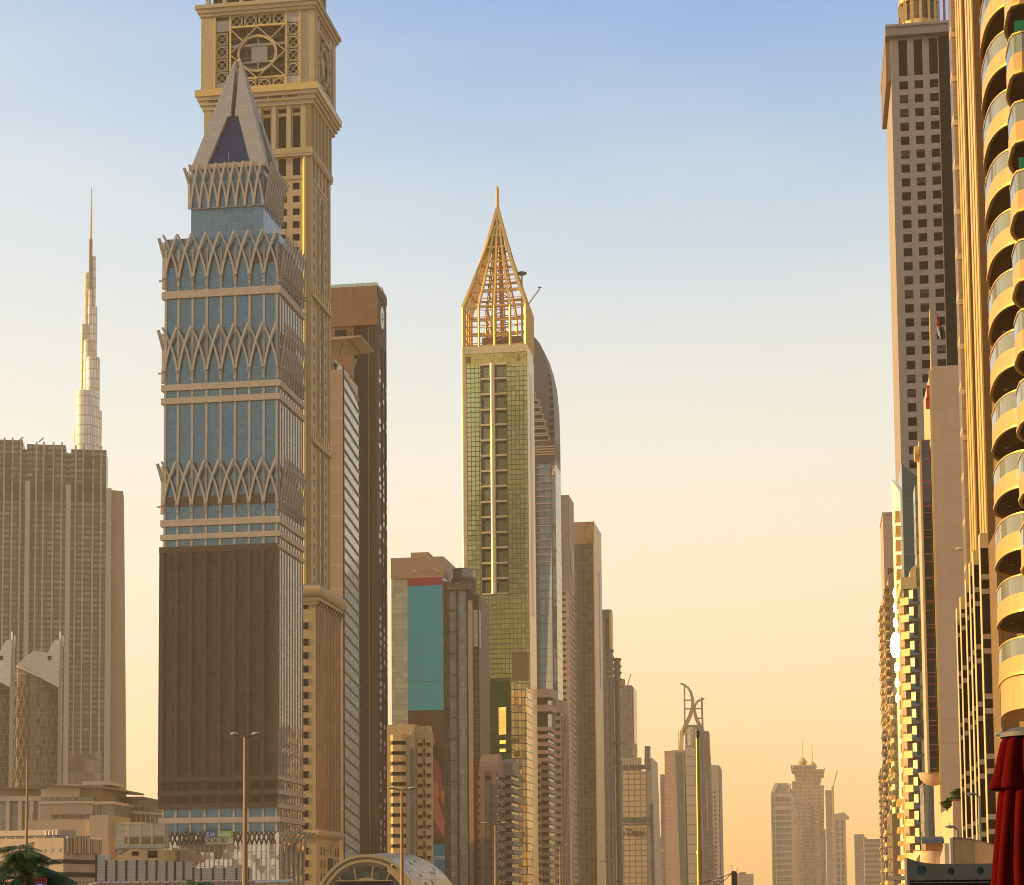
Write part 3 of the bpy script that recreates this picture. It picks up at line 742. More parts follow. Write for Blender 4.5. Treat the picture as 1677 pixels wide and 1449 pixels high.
# ---------------------------------------------------------------- twin glass towers with white hoods
def hood_tower(u0, u1, D, label):
    c = at(u1, 1200, D); root = empty('hood_tower', (c.x, c.y, 0), R(12)); tag(root, label, 'skyscraper', 'twin glass towers with white hoods')
    k = (u1 - u0) * D / F_PX; g = lambda v: at(u1, v, D).z
    def px(u): return (u - u1) * D / F_PX
    hg = mat('diagrid_glass', (.06, .058, .055), .09, .05, .6, grid=(2.6, 3.8), line=(.30, .24, .17), lw=(.22, .28), var=.5, wob=.05)
    hw_ = mat('white_hood', (.72, .64, .53), .5, grid=(3.2, 3.2), line=(.45, .37, .27), lw=(.1, .1), var=.04)
    n = 9; bow = lambda t: -5.5 * math.sin(math.pi * t) - 2.0 * (1 - t)
    xs = [px(24 + 71 * i / (n - 1) + (u1 - 100)) for i in range(n)]
    top = [g(1094 + (u_ * 33)) for u_ in [i / (n - 1) for i in range(n)]]
    # glass bowed in plan
    lo = [(xs[i], bow(i / (n - 1)), 0) for i in range(n)] + [(xs[-1], 13, 0), (xs[0], 13, 0)]
    hi = [(xs[i], bow(i / (n - 1)), top[i]) for i in range(n)] + [(xs[-1], 13, top[-1]), (xs[0], 13, top[0])]
    MB().loft([lo, hi]).build('curtain_wall', hg, root)
    cap = [(px(u1 - 100 + a), g(b)) for a, b in ((28, 1094), (40, 1081), (56, 1069), (78, 1072), (88, 1052), (98, 1049), (96, 1128), (94, 1127))]
    MB().prism_y(cap, -8.2, 9).build('white_hood', hw_, root)
    MB().box(px(u1 - 5), px(u1 + .5), -7, 11, 0, g(1050)).build('end_fin', mat('hood_pier', (.38, .32, .26), .6, grid=(1.6, 30), line=(.28, .23, .18), lw=(.2, .2)), root)
    for a, b in ((-2.5, 1036), (1.5, 1042)): MB().tube([(px(u1 + a), -4, g(1060)), (px(u1 + a), -4, g(b))], .55, 6).build('roof_mast', white_paint, root)
    MB().box(px(u1 - 22), px(u1 - 16), -8.6, -8.2, g(1084), g(1077)).build('hood_window', dark_pane, root)
    diag = MB()
    for i in range(n - 1):
        for q in range(14):
            z0_ = q * 12.0 + 4; 
            if z0_ + 12 > top[i] - 3: break
            a = (xs[i], bow(i / (n - 1)) - .15, z0_); b = (xs[i + 1], bow((i + 1) / (n - 1)) - .15, z0_ + 12)
            c_ = (xs[i], bow(i / (n - 1)) - .15, z0_ + 12); d_ = (xs[i + 1], bow((i + 1) / (n - 1)) - .15, z0_)
            diag.bar(a, b, .35, .3); diag.bar(c_, d_, .35, .3)
    diag.build('diagrid', mat('diagrid_frame', (.34, .27, .19), .5), root)
    return root
hood_tower(100, 100, 1150, 'bowed diagrid glass tower with white hood, fully seen before the finned slab')
hood_tower(100 - 79, 100 - 79, 1120, 'bowed diagrid glass tower with white hood, cut by the left edge')

# ---------------------------------------------------------------- low hotel, sand blocks, bridge and car park
H = Bld('low_hotel', 160, 1350, 760, 'long low cream hotel with flat overhanging roofs and dark name lettering', 'hotel', th=R(4))
z = lambda v: H.f(100, v)[1]; hx = lambda u: H.x(u, 1320)
hst = mat('hotel_stone', (.40, .31, .23), .7, grid=(2.5, 1.2), line=(.33, .25, .18), lw=(.05, .05), var=.04, dirt=.2)
hpale = mat('hotel_pale', (.50, .42, .34), .6, grid=(2.5, 2.0), line=(.36, .3, .24), lw=(.06, .06), var=.03)
hroof = mat('hotel_roof', (.16, .125, .10), .7)
hgl = mat('hotel_glass', (.12, .12, .11), .1, 0, .7, grid=(2.4, 5), line=(.34, .27, .2), lw=(.35, .3), var=.4)
MB().box(hx(65), hx(152), 0, 40, 0, z(1313)).build('main_block', hst, H.root)
MB().box(hx(64), hx(155), -.8, 40, z(1316), z(1312)).build('cornice', hpale, H.root)
MB().box(hx(67), hx(152), .5, 40, z(1312), z(1305)).build('glazed_storey', hgl, H.root)
MB().box(hx(66), hx(130), .3, 30, z(1305), z(1284)).build('upper_block', hpale, H.root)
MB().box(hx(130), hx(162), 3, 40, z(1312), z(1286)).build('upper_block', hst, H.root)
MB().prism_y([(hx(66), z(1284)), (hx(188), z(1291)), (hx(188), z(1294)), (hx(66), z(1287))], -4, 44).build('flat_roof', hroof, H.root)
MB().box(hx(125), hx(170), 8, 30, z(1284), z(1278)).build('roof_plant', hpale, H.root)
MB().box(hx(152), hx(186), 1, 42, 0, z(1316)).build('side_wing', hgl, H.root)
MB().box(hx(150), hx(187), -.5, 43, z(1318), z(1313)).build('balcony_edge', hpale, H.root)
MB().prism_y([(hx(162), 0), (hx(266), 0), (hx(266), z(1320)), (hx(250), z(1317)), (hx(205), z(1303)), (hx(162), z(1303))], 30, 80).build('rear_wing', hgl, H.root)
MB().prism_y([(hx(160), z(1300)), (hx(205), z(1300)), (hx(272), z(1318)), (hx(272), z(1321)), (hx(205), z(1303.5)), (hx(160), z(1303.5))], 26, 82).build('rear_roof', hroof, H.root)
MB().prism_y([(hx(163), z(1321)), (hx(268), z(1331)), (hx(268), z(1334)), (hx(163), z(1326))], 28, 30).build('rear_balcony', hpale, H.root)
MB().box(hx(-40), hx(64), 4, 40, 0, z(1310)).build('left_wing', hgl, H.root)
MB().box(hx(-40), hx(66), 2, 42, z(1310), z(1302)).build('left_cornice', hpale, H.root)
MB().box(hx(-40), hx(66), 6, 42, z(1302), z(1291)).build('left_upper_block', hst, H.root)
MB().box(hx(-45), hx(75), 0, 46, z(1291), z(1288)).build('left_roof', hroof, H.root)
for u in (6, 26, 45, 60): MB().box(hx(u), hx(u + 6), 2.5, 4, 0, z(1310)).build('wall_pier', hpale, H.root)
for k in range(9): MB().box(hx(190 + k * 8), hx(192 + k * 8), 29, 30, z(1350), z(1326 + k)).build('wall_pier', hpale, H.root)
text_part('lettering', 'THE RITZ-CARLTON', 2.1, mat('bronze_letter', (.07, .055, .045), .5), H.root, (hx(84), -.25, z(1340)), depth=.2, sx=.92)

S1 = Bld('sand_building', 177, 1380, 560, 'plain sand coloured windowless block behind the corrugated screen', 'building', th=R(4))
z = lambda v: S1.f(150, v)[1]; hx = lambda u: S1.x(u, 1360)
sand = mat('sand_render', (.58, .42, .24), .8, grid=(9, 3.2), line=(.5, .36, .2), lw=(.06, .06), var=.03, dirt=.2, dirtscale=.1)
MB().box(hx(146), 0, 0, 24, 0, z(1335)).build('tall_block', sand, S1.root)
MB().box(hx(38), hx(146), 1.5, 24, 0, z(1342)).build('long_block', sand, S1.root)
MB().box(0, hx(194), 4, 24, 0, z(1345)).build('side_block', sand, S1.root)
MB().box(hx(111), hx(146), 1.0, 1.5, z(1376), z(1369)).build('dark_opening', dark_void, S1.root)
MB().box(hx(184), hx(190), 3.9, 4, z(1378), z(1371)).build('window', dark_pane, S1.root)
MB().box(hx(184), hx(188), 3.9, 4, z(1397), z(1391)).build('window', dark_pane, S1.root)
MB().bar((hx(51), 1, z(1342)), (hx(51), 1, z(1329)), .15).build('roof_mast', dark_steel, S1.root)
MB().box(hx(49.5), hx(52.5), .9, 1.1, z(1333), z(1328)).build('floodlight', steel, S1.root)

FB = Bld('glass_footbridge', 268, 1370, 540, 'enclosed footbridge with ribbed cream glass between the sand block and the tall tower', 'footbridge', th=R(4))
z = lambda v: FB.f(230, v)[1]; hx = lambda u: FB.x(u, 1370)
fglass = mat('bridge_glass', (.36, .31, .2), .15, .1, .6, grid=(3.6, 1.5), line=(.5, .42, .26), lw=(.25, .12), var=.1)
MB().box(hx(190), hx(269), 0, 6, z(1386), z(1349)).build('bridge_tube', fglass, FB.root)
MB().box(hx(204), hx(268), -.12, 0, z(1382), z(1370)).build('window_band', mat('bridge_window', (.16, .12, .07), .2), FB.root)
for u in (211, 230.5, 249): MB().box(hx(u) - .25, hx(u) + .25, -.35, -.12, z(1387), z(1348)).build('rib', sand, FB.root)
MB().box(hx(190), hx(269), -.5, 6.5, z(1389), z(1386)).build('bridge_deck', steel, FB.root)
MB().box(hx(195), hx(235), -.3, 6, z(1349), z(1346)).build('bridge_roof', sand, FB.root)
MB().prism_y([(hx(190), z(1389)), (hx(206), z(1389)), (hx(190), z(1399))], 1, 5).build('deck_bracket', steel, FB.root)
lb = Bld('sand_building', 268, 1400, 556, 'low sand building under the enclosed footbridge with dark window', 'building', th=R(4))
lx = lambda u: lb.x(u, 1400); lz = lambda v: lb.f(230, v)[1]
MB().box(lx(192), lx(268), 0, 14, 0, lz(1391)).build('wall', sand, lb.root)
for u0, u1, v0, v1 in ((216, 227, 1394, 1401), (242, 258, 1393, 1405)):
    MB().box(lx(u0), lx(u1), -.1, 0, lz(v1), lz(v0)).build('window', dark_pane, lb.root)

K2 = Bld('car_park', 104, 1400, 420, 'low grey-beige car park building with slatted metal screen on its long side', 'car park', th=R(20))
z = lambda v: K2.f(90, v)[1]; kx = lambda u: K2.x(u, 1400)
kst = mat('car_park_wall', (.42, .32, .23), .75, grid=(3.2, 4), line=(.3, .23, .17), lw=(.06, .06), var=.05, dirt=.3)
KL = K2.d(166, 1400)[0]
kz = lambda v: K2.z(v)
MB().box(-30, 0, 0, KL, 0, kz(1372)).build('wall', kst, K2.root)
MB().box(-22, -1, 1, 8, kz(1372), kz(1367)).build('roof_glazing', hgl, K2.root)
MB().box(-19, -1.5, .6, 7, kz(1367), kz(1358)).build('roof_block', mat('roof_block_grey', (.38, .32, .26), .7), K2.root)
for k in range(4): MB().tube([(-4.5 + k * .9, .4, kz(1367)), (-4.5 + k * .9, .4, kz(1359.5))], .42, 8).build('roof_tank', cream, K2.root)
for u in (72, 84, 97): MB().box(kx(u) - .35, kx(u) + .35, -.08, 0, kz(1395), kz(1389)).build('window', mat('grey_window', (.3, .3, .28), .2), K2.root)
for v0, v1 in ((1407, 1414), (1428, 1436)):
    MB().box(-3, .1, -.12, 0, kz(v1), kz(v0)).build('parking_opening', dark_void, K2.root)
    MB().box(0, .12, 0, KL - 2, kz(v1), kz(v0)).build('parking_opening', dark_void, K2.root)
slat = mat('screen_slat', (.50, .39, .28), .4, .5)
random.seed(3)
for k in range(44):
    y_ = .6 + (KL - 1.2) * k / 43; h0 = random.uniform(1386, 1392)
    MB().box(.1, .35 + random.random() * .5, y_, y_ + KL * .012, kz(1398 + random.uniform(-4, 1)), kz(1372 - random.uniform(0, 4))).build('screen_slat', slat, K2.root)
# ---------------------------------------------------------------- hotel with the tall advertising sheet
A = Bld('advert_tower', 727, 1100, 790, 'beige and glass tower with round turret and stone piers carrying the tall advert', 'skyscraper')
z = A.z; ax = lambda u: A.x(u, 1000); az = lambda v: A.f(700, v)[1]
agl = mat('advert_glass', (.50, .52, .40), .25, .0, .8, grid=(3.4, 2.2), line=(.18, .17, .12), lw=(.08, .1), var=.18, wob=.02, wavy=.03)
ast = mat('advert_stone', (.46, .33, .22), .7, dirt=.2)
adk = mat('advert_brown', (.17, .125, .095), .6, dirt=.3, grid=(1.1, 2.4), line=(.08, .06, .05), lw=(.15, .2), var=.3)
MB().box(ax(641), 0, 0, 30, 0, az(944)).build('glass_body', agl, A.root)
MB().box(ax(640.5), .1, -.3, 30, az(946), az(912)).build('blank_top', ast, A.root)
MB().box(ax(670), ax(699), 4, 16, az(912), az(901)).build('roof_room', ast, A.root)
for u in (678, 714): MB().bar((ax(u), -.3, az(933)), (ax(u) + 1.6, -1.3, az(936)), .25).build('wall_bracket', dark_steel, A.root)
MB().box(ax(638), ax(641), 5, 20, 0, az(1048)).build('rear_glass', agl, A.root)
sy = lambda u, v=1100: A.d(u, v)[0]
# turret and piers on the street side: a stepped wing running to the right
MB().box(0, ax(783), 2.2, 28, 0, az(975)).build('side_wing', adk, A.root)
MB().box(ax(727), ax(735.5), -.2, 2.2, 0, az(953)).build('stone_pier', adk, A.root)
MB().box(ax(732), ax(743), 1.2, 2.2, 0, az(968)).build('glass_strip', agl, A.root)
MB().box(ax(743), ax(746), .2, 2.2, 0, az(963)).build('stone_pier', ast, A.root)
MB().box(ax(746.5), ax(750), .8, 2.2, 0, az(968)).build('stone_pier', adk, A.root)
MB().box(ax(750), ax(763), 1.3, 2.2, 0, az(968)).build('glass_strip', mat('advert_blue_glass', (.44, .52, .47), .2, .0, .8, grid=(1.6, 2.2), line=(.15, .15, .13), lw=(.08, .1), var=.18, wob=.02, wavy=.03), A.root)
MB().box(ax(763), ax(766), 1.0, 2.2, 0, az(968)).build('stone_pier', dark_steel, A.root)
MB().box(ax(766), ax(773), .2, 2.2, 0, az(985)).build('stone_pier', ast, A.root)
MB().box(ax(731), ax(770), -.8, 2.2, az(968), az(955)).build('stone_frieze', adk, A.root)
tb = az(960); tt = az(930)
ctx_, cty = ax(755), 7.5; rt = ax(776) - ax(755)
MB().lathe([(rt * .82, tb - 6), (rt, tb + 1.0), (rt, az(946)), (rt * .9, az(946)), (rt * .9, az(944))], ctx_, cty, 28).build('turret_drum', adk, A.root, smooth=True)
MB().lathe([(rt * .86, az(946)), (rt * .86, az(931))], ctx_, cty, 20).build('turret_glass', mat('turret_glass', (.20, .22, .18), .08, .3, .8, grid=(2.2, 6), line=(.12, .1, .07), lw=(.25, .2), var=.2), A.root)
MB().lathe([(rt * .92, az(931)), (rt * .92, az(929.5))], ctx_, cty, 24).build('turret_rim', ast, A.root)
MB().lathe([(ax(784) - ax(773), az(1000)), (ax(784) - ax(773), az(984))], ax(773), 5.5, 20).build('round_bay_top', adk, A.root)
MB().lathe([(4.2 * .55, az(1060)), (4.2 * .55, az(1000))], ax(775), 4, 16).build('round_bay_glass', agl, A.root, smooth=True)
MB().box(ax(773), ax(784), 1.4, 2.2, az(984), az(975)).build('stone_frieze', adk, A.root)
for k in range(9):
    MB().box(ax(732), ax(747), -.35, .2, az(1001 + k * 35) - .15, az(1001 + k * 35) + .15).build('service_rail', dark_steel, A.root)
random.seed(9); bm = MB()
for k in range(34):
    v = 1065 + k * 11.3
    bm.box(ax(774.5), ax(783), 1.7, 2.2, az(v + 2), az(v)); bm.box(ax(777), ax(780), 1.5, 1.7, az(v + 7), az(v + 3))
bm.build('balcony_stack', mat('balcony_grey', (.22, .18, .15), .6), A.root)
# the advert
ad = empty('facade_advert', A.c, -A.th); tag(ad, 'tall printed sheet, teal above and dark brown below, on the turreted tower', 'advert')
tealp = mat('advert_teal', (.04, .40, .56), .55, dirt=.12); pink = mat('advert_magenta', (.34, .045, .10), .6); brownp = mat('advert_print_brown', (.10, .055, .045), .6, dirt=.2)
MB().box(ax(668), ax(725), -.55, -.31, az(1163), az(959)).build('teal_panel', tealp, ad)
MB().box(ax(668), ax(725), -.55, -.31, az(959), az(946)).build('magenta_panel', pink, ad)
MB().box(ax(668), ax(726), -.55, -.31, az(1383), az(1163)).build('picture_panel', brownp, ad)
MB().box(ax(668), ax(726), -.55, -.31, az(1449), az(1383)).build('teal_panel', tealp, ad)
MB().box(ax(668), ax(725), -.58, -.56, az(1116.5), az(1115.8)).build('seam', mat('seam_dark', (.1, .1, .1), .6), ad)
skinp = mat('advert_rose', (.42, .12, .11), .6, dirt=.35, dirtscale=.3, dirtcol=(.22, .06, .07)); skin2 = mat('advert_rose_dark', (.24, .06, .065), .6, dirt=.4, dirtscale=.4)
hairp = mat('advert_black', (.035, .02, .02), .6); orp = mat('advert_orange', (.45, .13, .04), .6)
def flatp(pts, y, m, name='printed_shape'):
    MB().prism_y([(ax(u), az(v)) for u, v in pts], y, -.56).build(name, m, ad)
flatp([(700, 1203), (708, 1204), (713, 1215), (710, 1222), (700, 1214)], -.575, orp)
flatp([(700, 1216), (712, 1214), (722, 1226), (726, 1260), (722, 1300), (712, 1290), (704, 1240)], -.575, hairp)
flatp([(704, 1238), (715, 1246), (722, 1262), (724, 1290), (716, 1300), (708, 1283), (702, 1262)], -.59, skin2)
flatp([(706, 1275), (710, 1276), (714, 1300), (719, 1320), (726, 1345), (726, 1372), (714, 1352), (706, 1330), (703, 1300)], -.60, skinp)
flatp([(711, 1279), (716, 1282), (719, 1306), (714, 1306)], -.61, skinp)
flatp([(720, 1296), (726, 1292), (726, 1320), (721, 1312)], -.60, orp)
text_part('lettering', 'ome', 3.1, white_s, ad, (ax(706), -.6, az(1407.5)), depth=.03, sx=.95, bold=.05)

# ---------------------------------------------------------------- apartment block with lit balconies
P = Bld('apartment_block', 680, 1300, 640, 'sand coloured apartment block with stacked bay balconies before the tall advert', 'apartment block')
px_ = lambda u: P.x(u, 1300); pz = lambda v: P.f(670, v)[1]
pst = mat('apartment_sand', (.52, .38, .19), .75, dirt=.2)
MB().box(px_(634), px_(679), 0, 22, 0, pz(1186)).build('wall', pst, P.root)
MB().box(px_(679), px_(701), 3, 7, 0, pz(1186 + 2)).build('wall', pst, P.root)
MB().box(px_(700), px_(703.5), 4, 6, 0, pz(1196)).build('wall', pst, P.root)
MB().box(px_(672), px_(678.5), -.25, 0, 0, pz(1227)).build('glazed_stair', mat('stair_glass', (.09, .10, .10), .1, 0, .7, grid=(1.2, 1.7), line=(.05, .045, .04), lw=(.12, .15), var=.3), P.root)
prail = mat('rail_dark', (.07, .055, .05), .5); pink_b = mat('balcony_pinkish', (.40, .20, .12), .7)
v = 1203
k = 0
while v < 1420:
    zt, zb = pz(v), pz(v + 10.5)
    a, b = px_(641), px_(666)
    MB().prism([(a, 0), (a, -1.0), (a + 1.0, -2.2), (b - 1.0, -2.2), (b, -1.0), (b, 0)], zb, zt).build('balcony', pst, P.root)
    MB().box(a + .3, b - .3, -.12, 0, zb - 1.15, zb).build('balcony_window', dark_pane, P.root)
    MB().prism([(a, 0), (a, -1.05), (a + 1.0, -2.25), (b - 1.0, -2.25), (b, -1.05), (b, 0)], zb - 1.2, zb - 1.0).build('balcony_rail', prail, P.root)
    c0, c1 = px_(681), px_(690.5)
    MB().box(c0, c1, 2.0, 3, zb - .5, zt - .9).build('balcony', pst, P.root)
    MB().box(c0 + .2, c1 - .2, 2.9, 3, zb - 1.5, zb - .5).build('balcony_window', dark_pane, P.root)
    c0, c1 = px_(696), px_(704.5)
    MB().box(c0, c1, .8, 3, zb - .5, zt - .9).build('balcony', pst, P.root)
    MB().box(c0 + .2, c1 - .4, 2.9, 3, zb - 1.5, zb - .5).build('balcony_window', dark_pane, P.root)
    MB().box(c0 + 1.2, c1 - .3, 2.0, 2.6, zb - 1.5, zb - .9).build('balcony_screen', pink_b, P.root)
    MB().box(px_(692), px_(693.6), 2.85, 3, zb - 1.4, zb + 1.0).build('slit_window', dark_pane, P.root)
    v += 16.9; k += 1
MB().lathe([(1.2, pz(1186)), (1.2, pz(1183.6)), (.2, pz(1183))], px_(655), 5, 12).build('roof_tank', cream, P.root)
MB().box(px_(672), px_(674.5), -.4, 0, pz(1202), pz(1199)).build('floodlight', white_paint, P.root)

# ---------------------------------------------------------------- gold green tower with open spire cage
G = Bld('hotel_tower', 864.5, 800, 961, 'gold and green glass tower under an open golden pyramid cage and mast', 'skyscraper')
z = G.z; gx = lambda u: G.x(u, 800); gz = lambda v: G.f(830, v)[1]
GL_ = G.d(875, 800)[0]; GW_ = -gx(757.5)
ggl = mat('olive_gold_glass', (.64, .62, .21), .14, .65, .8, grid=(2.05, 2.5), line=(.05, .06, .02), lw=(.34, .4), var=.14, wob=.03, wavy=.02)
ggl2 = mat('bright_gold_glass', (.58, .44, .10), .15, .8, .8, grid=(2.05, 1.7), line=(.3, .22, .07), lw=(.12, .12), var=.12, wob=.04, wavy=.06)
gold = mat('gold_frame', (.62, .38, .10), .38, .35)
goldp = mat('gold_panel', (.70, .52, .26), .3, .45, grid=(2.0, 3.2), line=(.5, .36, .16), lw=(.08, .1), var=.05)
MB().box(-GW_ + .6, -.05, .6, GL_, 0, z(568)).build('tower_core', dark_glass, G.root)
for u0, u1 in ((761, 788), (831, 864.3)):
    MB().box(gx(u0), gx(u1), -.05, .6, gz(1449), gz(596)).build('curtain_wall', ggl, G.root)
MB().box(gx(788), gx(831), 0, .6, gz(1449), gz(974)).build('curtain_wall', ggl, G.root)
MB().tube([(-GW_ + .9, .6, 0), (-GW_ + .9, .6, gz(567))], 1.5, 14).build('rounded_corner', goldp, G.root, smooth=True)
MB().box(gx(761), gx(864.3), -.1, .6, gz(596), gz(577)).build('gold_band', ggl2, G.root)
MB().box(-GW_ + .2, .1, -.5, GL_ + .2, gz(577), gz(565)).build('gold_crown', goldp, G.root)
MB().box(0, .35, 0, GL_, 0, gz(577)).build('side_wall', goldp, G.root)
MB().box(.35, .45, GL_ * .35, GL_ * .7, gz(1005), gz(607)).build('side_slot', mat('side_slot_gold', (.35, .22, .06), .3, .4), G.root)
for u0, u1 in ((765, 773), (849, 853)): MB().box(gx(u0), gx(u1), -.2, -.1, gz(592), gz(581)).build('louver_panel', mat('rust_panel', (.34, .13, .04), .7), G.root)
MB().box(gx(786.5), gx(831), -.5, .6, gz(597), gz(592.5)).build('shaft_lintel', goldp, G.root)
MB().tube([(gx(808), -.2, gz(972)), (gx(808), -.2, gz(594))], 1.35, 12).build('shaft_pier', goldp, G.root, smooth=True)
deep = mat('shaft_glass', (.05, .055, .025), .1, 0, .7, grid=(2.05, 3.0), line=(.02, .02, .012), lw=(.14, .2), var=.3)
v = 595; nxt = 25.2
while v < 965:
    MB().box(gx(788.5), gx(830.5), -.25, 3.0, gz(v + nxt), gz(v + nxt - 3.0)).build('shaft_beam', goldp, G.root)
    for u0, u1 in ((793.5, 805.5), (815.5, 830)):
        MB().box(gx(u0), gx(u1), .45, .58, gz(v + nxt - 3.4), gz(v + 5)).build('shaft_window', mat('shaft_window_glass', (.26, .27, .11), .1, .5, .8, grid=(1.4, 2.0), line=(.04, .04, .015), lw=(.12, .14), var=.2, wob=.02), G.root)
    v += nxt
# reflections of balconies and the lower street side are imitated by added dark ledges on the lower front
random.seed(21)
for k in range(15):
    vv = 990 + k * 8.0
    MB().box(gx(789), gx(random.uniform(806, 830)), -.28, 0, gz(vv), gz(vv - 1.2)).build('reflection_ledge', mat('ledge_gold_dark', (.22, .16, .05), .4, .3), G.root)
MB().box(gx(836), gx(862), -.1, .55, gz(1115), gz(1068)).build('bronze_panel', mat('bronze_panel', (.20, .14, .05), .3, .5, grid=(2.05, 1.7), line=(.12, .085, .03), lw=(.1, .1)), G.root)
# cage
zc0_, zc1_, za = gz(565), z(497), G.f(814, 340, GL_ / 2)[1]
cx0g, cx1g, cy0g, cy1g = -GW_ + .8, -.3, .4, GL_ - .3
ap = Vector(((cx0g + cx1g) / 2 + .3, (cy0g + cy1g) / 2, za))
def cage_pt(face, a, h):
    """h -1..0 upright storey, 0..1 pyramid"""
    cs = [Vector((cx0g, cy0g, zc1_)), Vector((cx1g, cy0g, zc1_)), Vector((cx1g, cy1g, zc1_)), Vector((cx0g, cy1g, zc1_))]
    p = cs[face].lerp(cs[(face + 1) % 4], a)
    if h <= 0: return Vector((p.x, p.y, zc1_ + (zc1_ - zc0_) * h))
    bulge = 1 - h - .06 * math.sin(math.pi * h)
    return Vector((ap.x + (p.x - ap.x) * bulge, ap.y + (p.y - ap.y) * bulge, zc1_ + (za - zc1_) * h))
nmul = {0: 4, 1: 4, 2: 4, 3: 4}
hs = [0, .155, .31, .455, .60, .72, .80, .88]
for face in range(4):
    for i in range(4):
        main = i == 0
        a = i / 4
        w = 1.45 if main else 1.05
        MB().path([cage_pt(face, a, -1), cage_pt(face, a, 0)], w, w, (.3, .3, 0)).build('cage_post', gold, G.root)
        top_h = 1.0 if main else (.985 if i == 2 else .80)
        MB().path([cage_pt(face, a, q * top_h / 8) for q in range(9)], w, w, (0.2, .1, .6)).build('cage_rafter', gold, G.root)
    for h in hs:
        MB().bar(cage_pt(face, 0, h), cage_pt(face, 1, h), .95, .85).build('cage_ring', gold, G.root)
    for h in (-.98, -.72, -.36):
        MB().bar(cage_pt(face, 0, h), cage_pt(face, 1, h), .8, .7).build('cage_ring', gold, G.root)
rose_gold_mast = mat('mast_beige', (.5, .36, .22), .5, .2)
inn = mat('inner_steel', (.50, .23, .055), .5, .2)
cm = MB(); random.seed(4)
ctr = Vector((ap.x, ap.y, 0))
for k in range(4):
    a = math.pi / 4 + k * math.pi / 2
    for r, zt_ in ((5.0, .78), (2.4, .9)):
        zz = zc1_ + (za - zc1_) * zt_
        cm.bar((ap.x + r * math.cos(a), ap.y + r * math.sin(a), zc0_), (ap.x + r * .3 * math.cos(a), ap.y + r * .3 * math.sin(a), zz), .55)
zz = zc0_ + 2
while zz < zc1_ + (za - zc1_) * .7:
    f_ = 1 if zz < zc1_ else 1 - (zz - zc1_) / (za - zc1_)
    r = 5.6 * f_
    P4 = [(ap.x - r, ap.y - r, zz), (ap.x + r, ap.y - r, zz), (ap.x + r, ap.y + r, zz), (ap.x - r, ap.y + r, zz)]
    for i in range(4):
        cm.bar(P4[i], P4[(i + 1) % 4], .45)
        if random.random() < .75: cm.bar(P4[i], (P4[(i + 1) % 4][0] * .97 + ap.x * .03, P4[(i + 1) % 4][1], zz + 4.6), .45)
    R_ = (cx1g - ap.x) * f_ * .92
    if R_ > 6:
        for sx in (-1, 1): cm.bar((ap.x + sx * r, ap.y - r, zz), (ap.x + sx * R_, ap.y - r * 1.2, zz + .4), .3)
        cm.bar((ap.x - R_, ap.y + r, zz), (ap.x + R_, ap.y + r, zz), .3)
    zz += 4.6
cm.build('inner_bracing', inn, G.root)
dm = Vector((gx(851), 14, 0)); dzt = z(433)
MB().tube([(dm.x, dm.y, zc0_), (dm.x, dm.y, dzt)], .5, 8).build('dish_mast', rose_gold_mast, G.root)
MB().lathe([(.3, dzt - 1.2), (2.6, dzt - .1), (2.7, dzt + .3), (1.6, dzt + .8), (.2, dzt + 1.1)], dm.x, dm.y, 20).build('disc_platform', dark_steel, G.root)
MB().bar((gx(865), 8, z(490)), (gx(884), 8, z(465)), .5).build('roof_davit', rose_gold_mast, G.root)
MB().bar((gx(881), 8, z(463.5)), (gx(886.5), 8, z(463.5)), .7, .4).build('davit_head', dark_steel, G.root)
MB().tube([(ap.x - 3, ap.y - 2, zc0_), (ap.x - 3.5, ap.y - 2, zc1_ - 4)], [1.2, .7], 8).build('inner_stair', mat('stair_yellow', (.7, .48, .12), .5), G.root)
MB().box(ap.x - 8, ap.x + 12, ap.y - 3, ap.y + 5, zc0_, zc0_ + 7).build('plant_room', mat('plant_room', (.20, .13, .07), .7), G.root)
MB().tube([(ap.x, ap.y, za - 6), (ap.x, ap.y, za + 2), (ap.x, ap.y, G.f(814, 308, ap.y)[1]), (ap.x, ap.y, G.f(814, 304.5, ap.y)[1])], [.9, .9, .75, .3], 8).build('mast', gold, G.root)

# ---------------------------------------------------------------- sail-backed tower behind it
Rr = Bld('sail_tower', 874, 800, 1160, 'grey blue tower with a curved sail back rising behind the golden tower', 'skyscraper')
z = Rr.z; rx_ = lambda u: Rr.x(u, 800); rz_ = lambda v: Rr.f(890, v)[1]
rgrey = mat('sail_grey', (.075, .082, .10), .5, .2, grid=(4.3, 4.0), line=(.08, .077, .08), lw=(.15, .15), var=.05)
rst = mat('sail_stone', (.40, .28, .20), .7)
rgl = mat('sail_glass', (.10, .17, .19), .08, .35, .8, grid=(3.2, 5.0), line=(.03, .035, .035), lw=(.25, .5), var=.25, wob=.02)
prof = [(rx_(860), rz_(540)), (rx_(872), rz_(545)), (rx_(878), rz_(551)), (rx_(886), rz_(561)), (rx_(893), rz_(575)), (rx_(900), rz_(598)), (rx_(905), rz_(622)), (rx_(908.5), rz_(660)), (rx_(909.5), rz_(715))]
MB().prism_y(prof + [(rx_(909.5), rz_(760)), (rx_(860), rz_(760))], 0, 26).build('sail_top', rgrey, Rr.root)
for k in range(7):
    v = 641 + k * 11.7; xe = rx_(880 + k * 3.2 + (2 if k else 0))
    MB().box(rx_(868), xe, -.4, 0, rz_(v + 11), rz_(v + 1)).build('stone_band', rst, Rr.root)
    MB().box(rx_(868), xe - .8, -.5, -.4, rz_(v + 9), rz_(v + 3)).build('window', dark_pane, Rr.root)
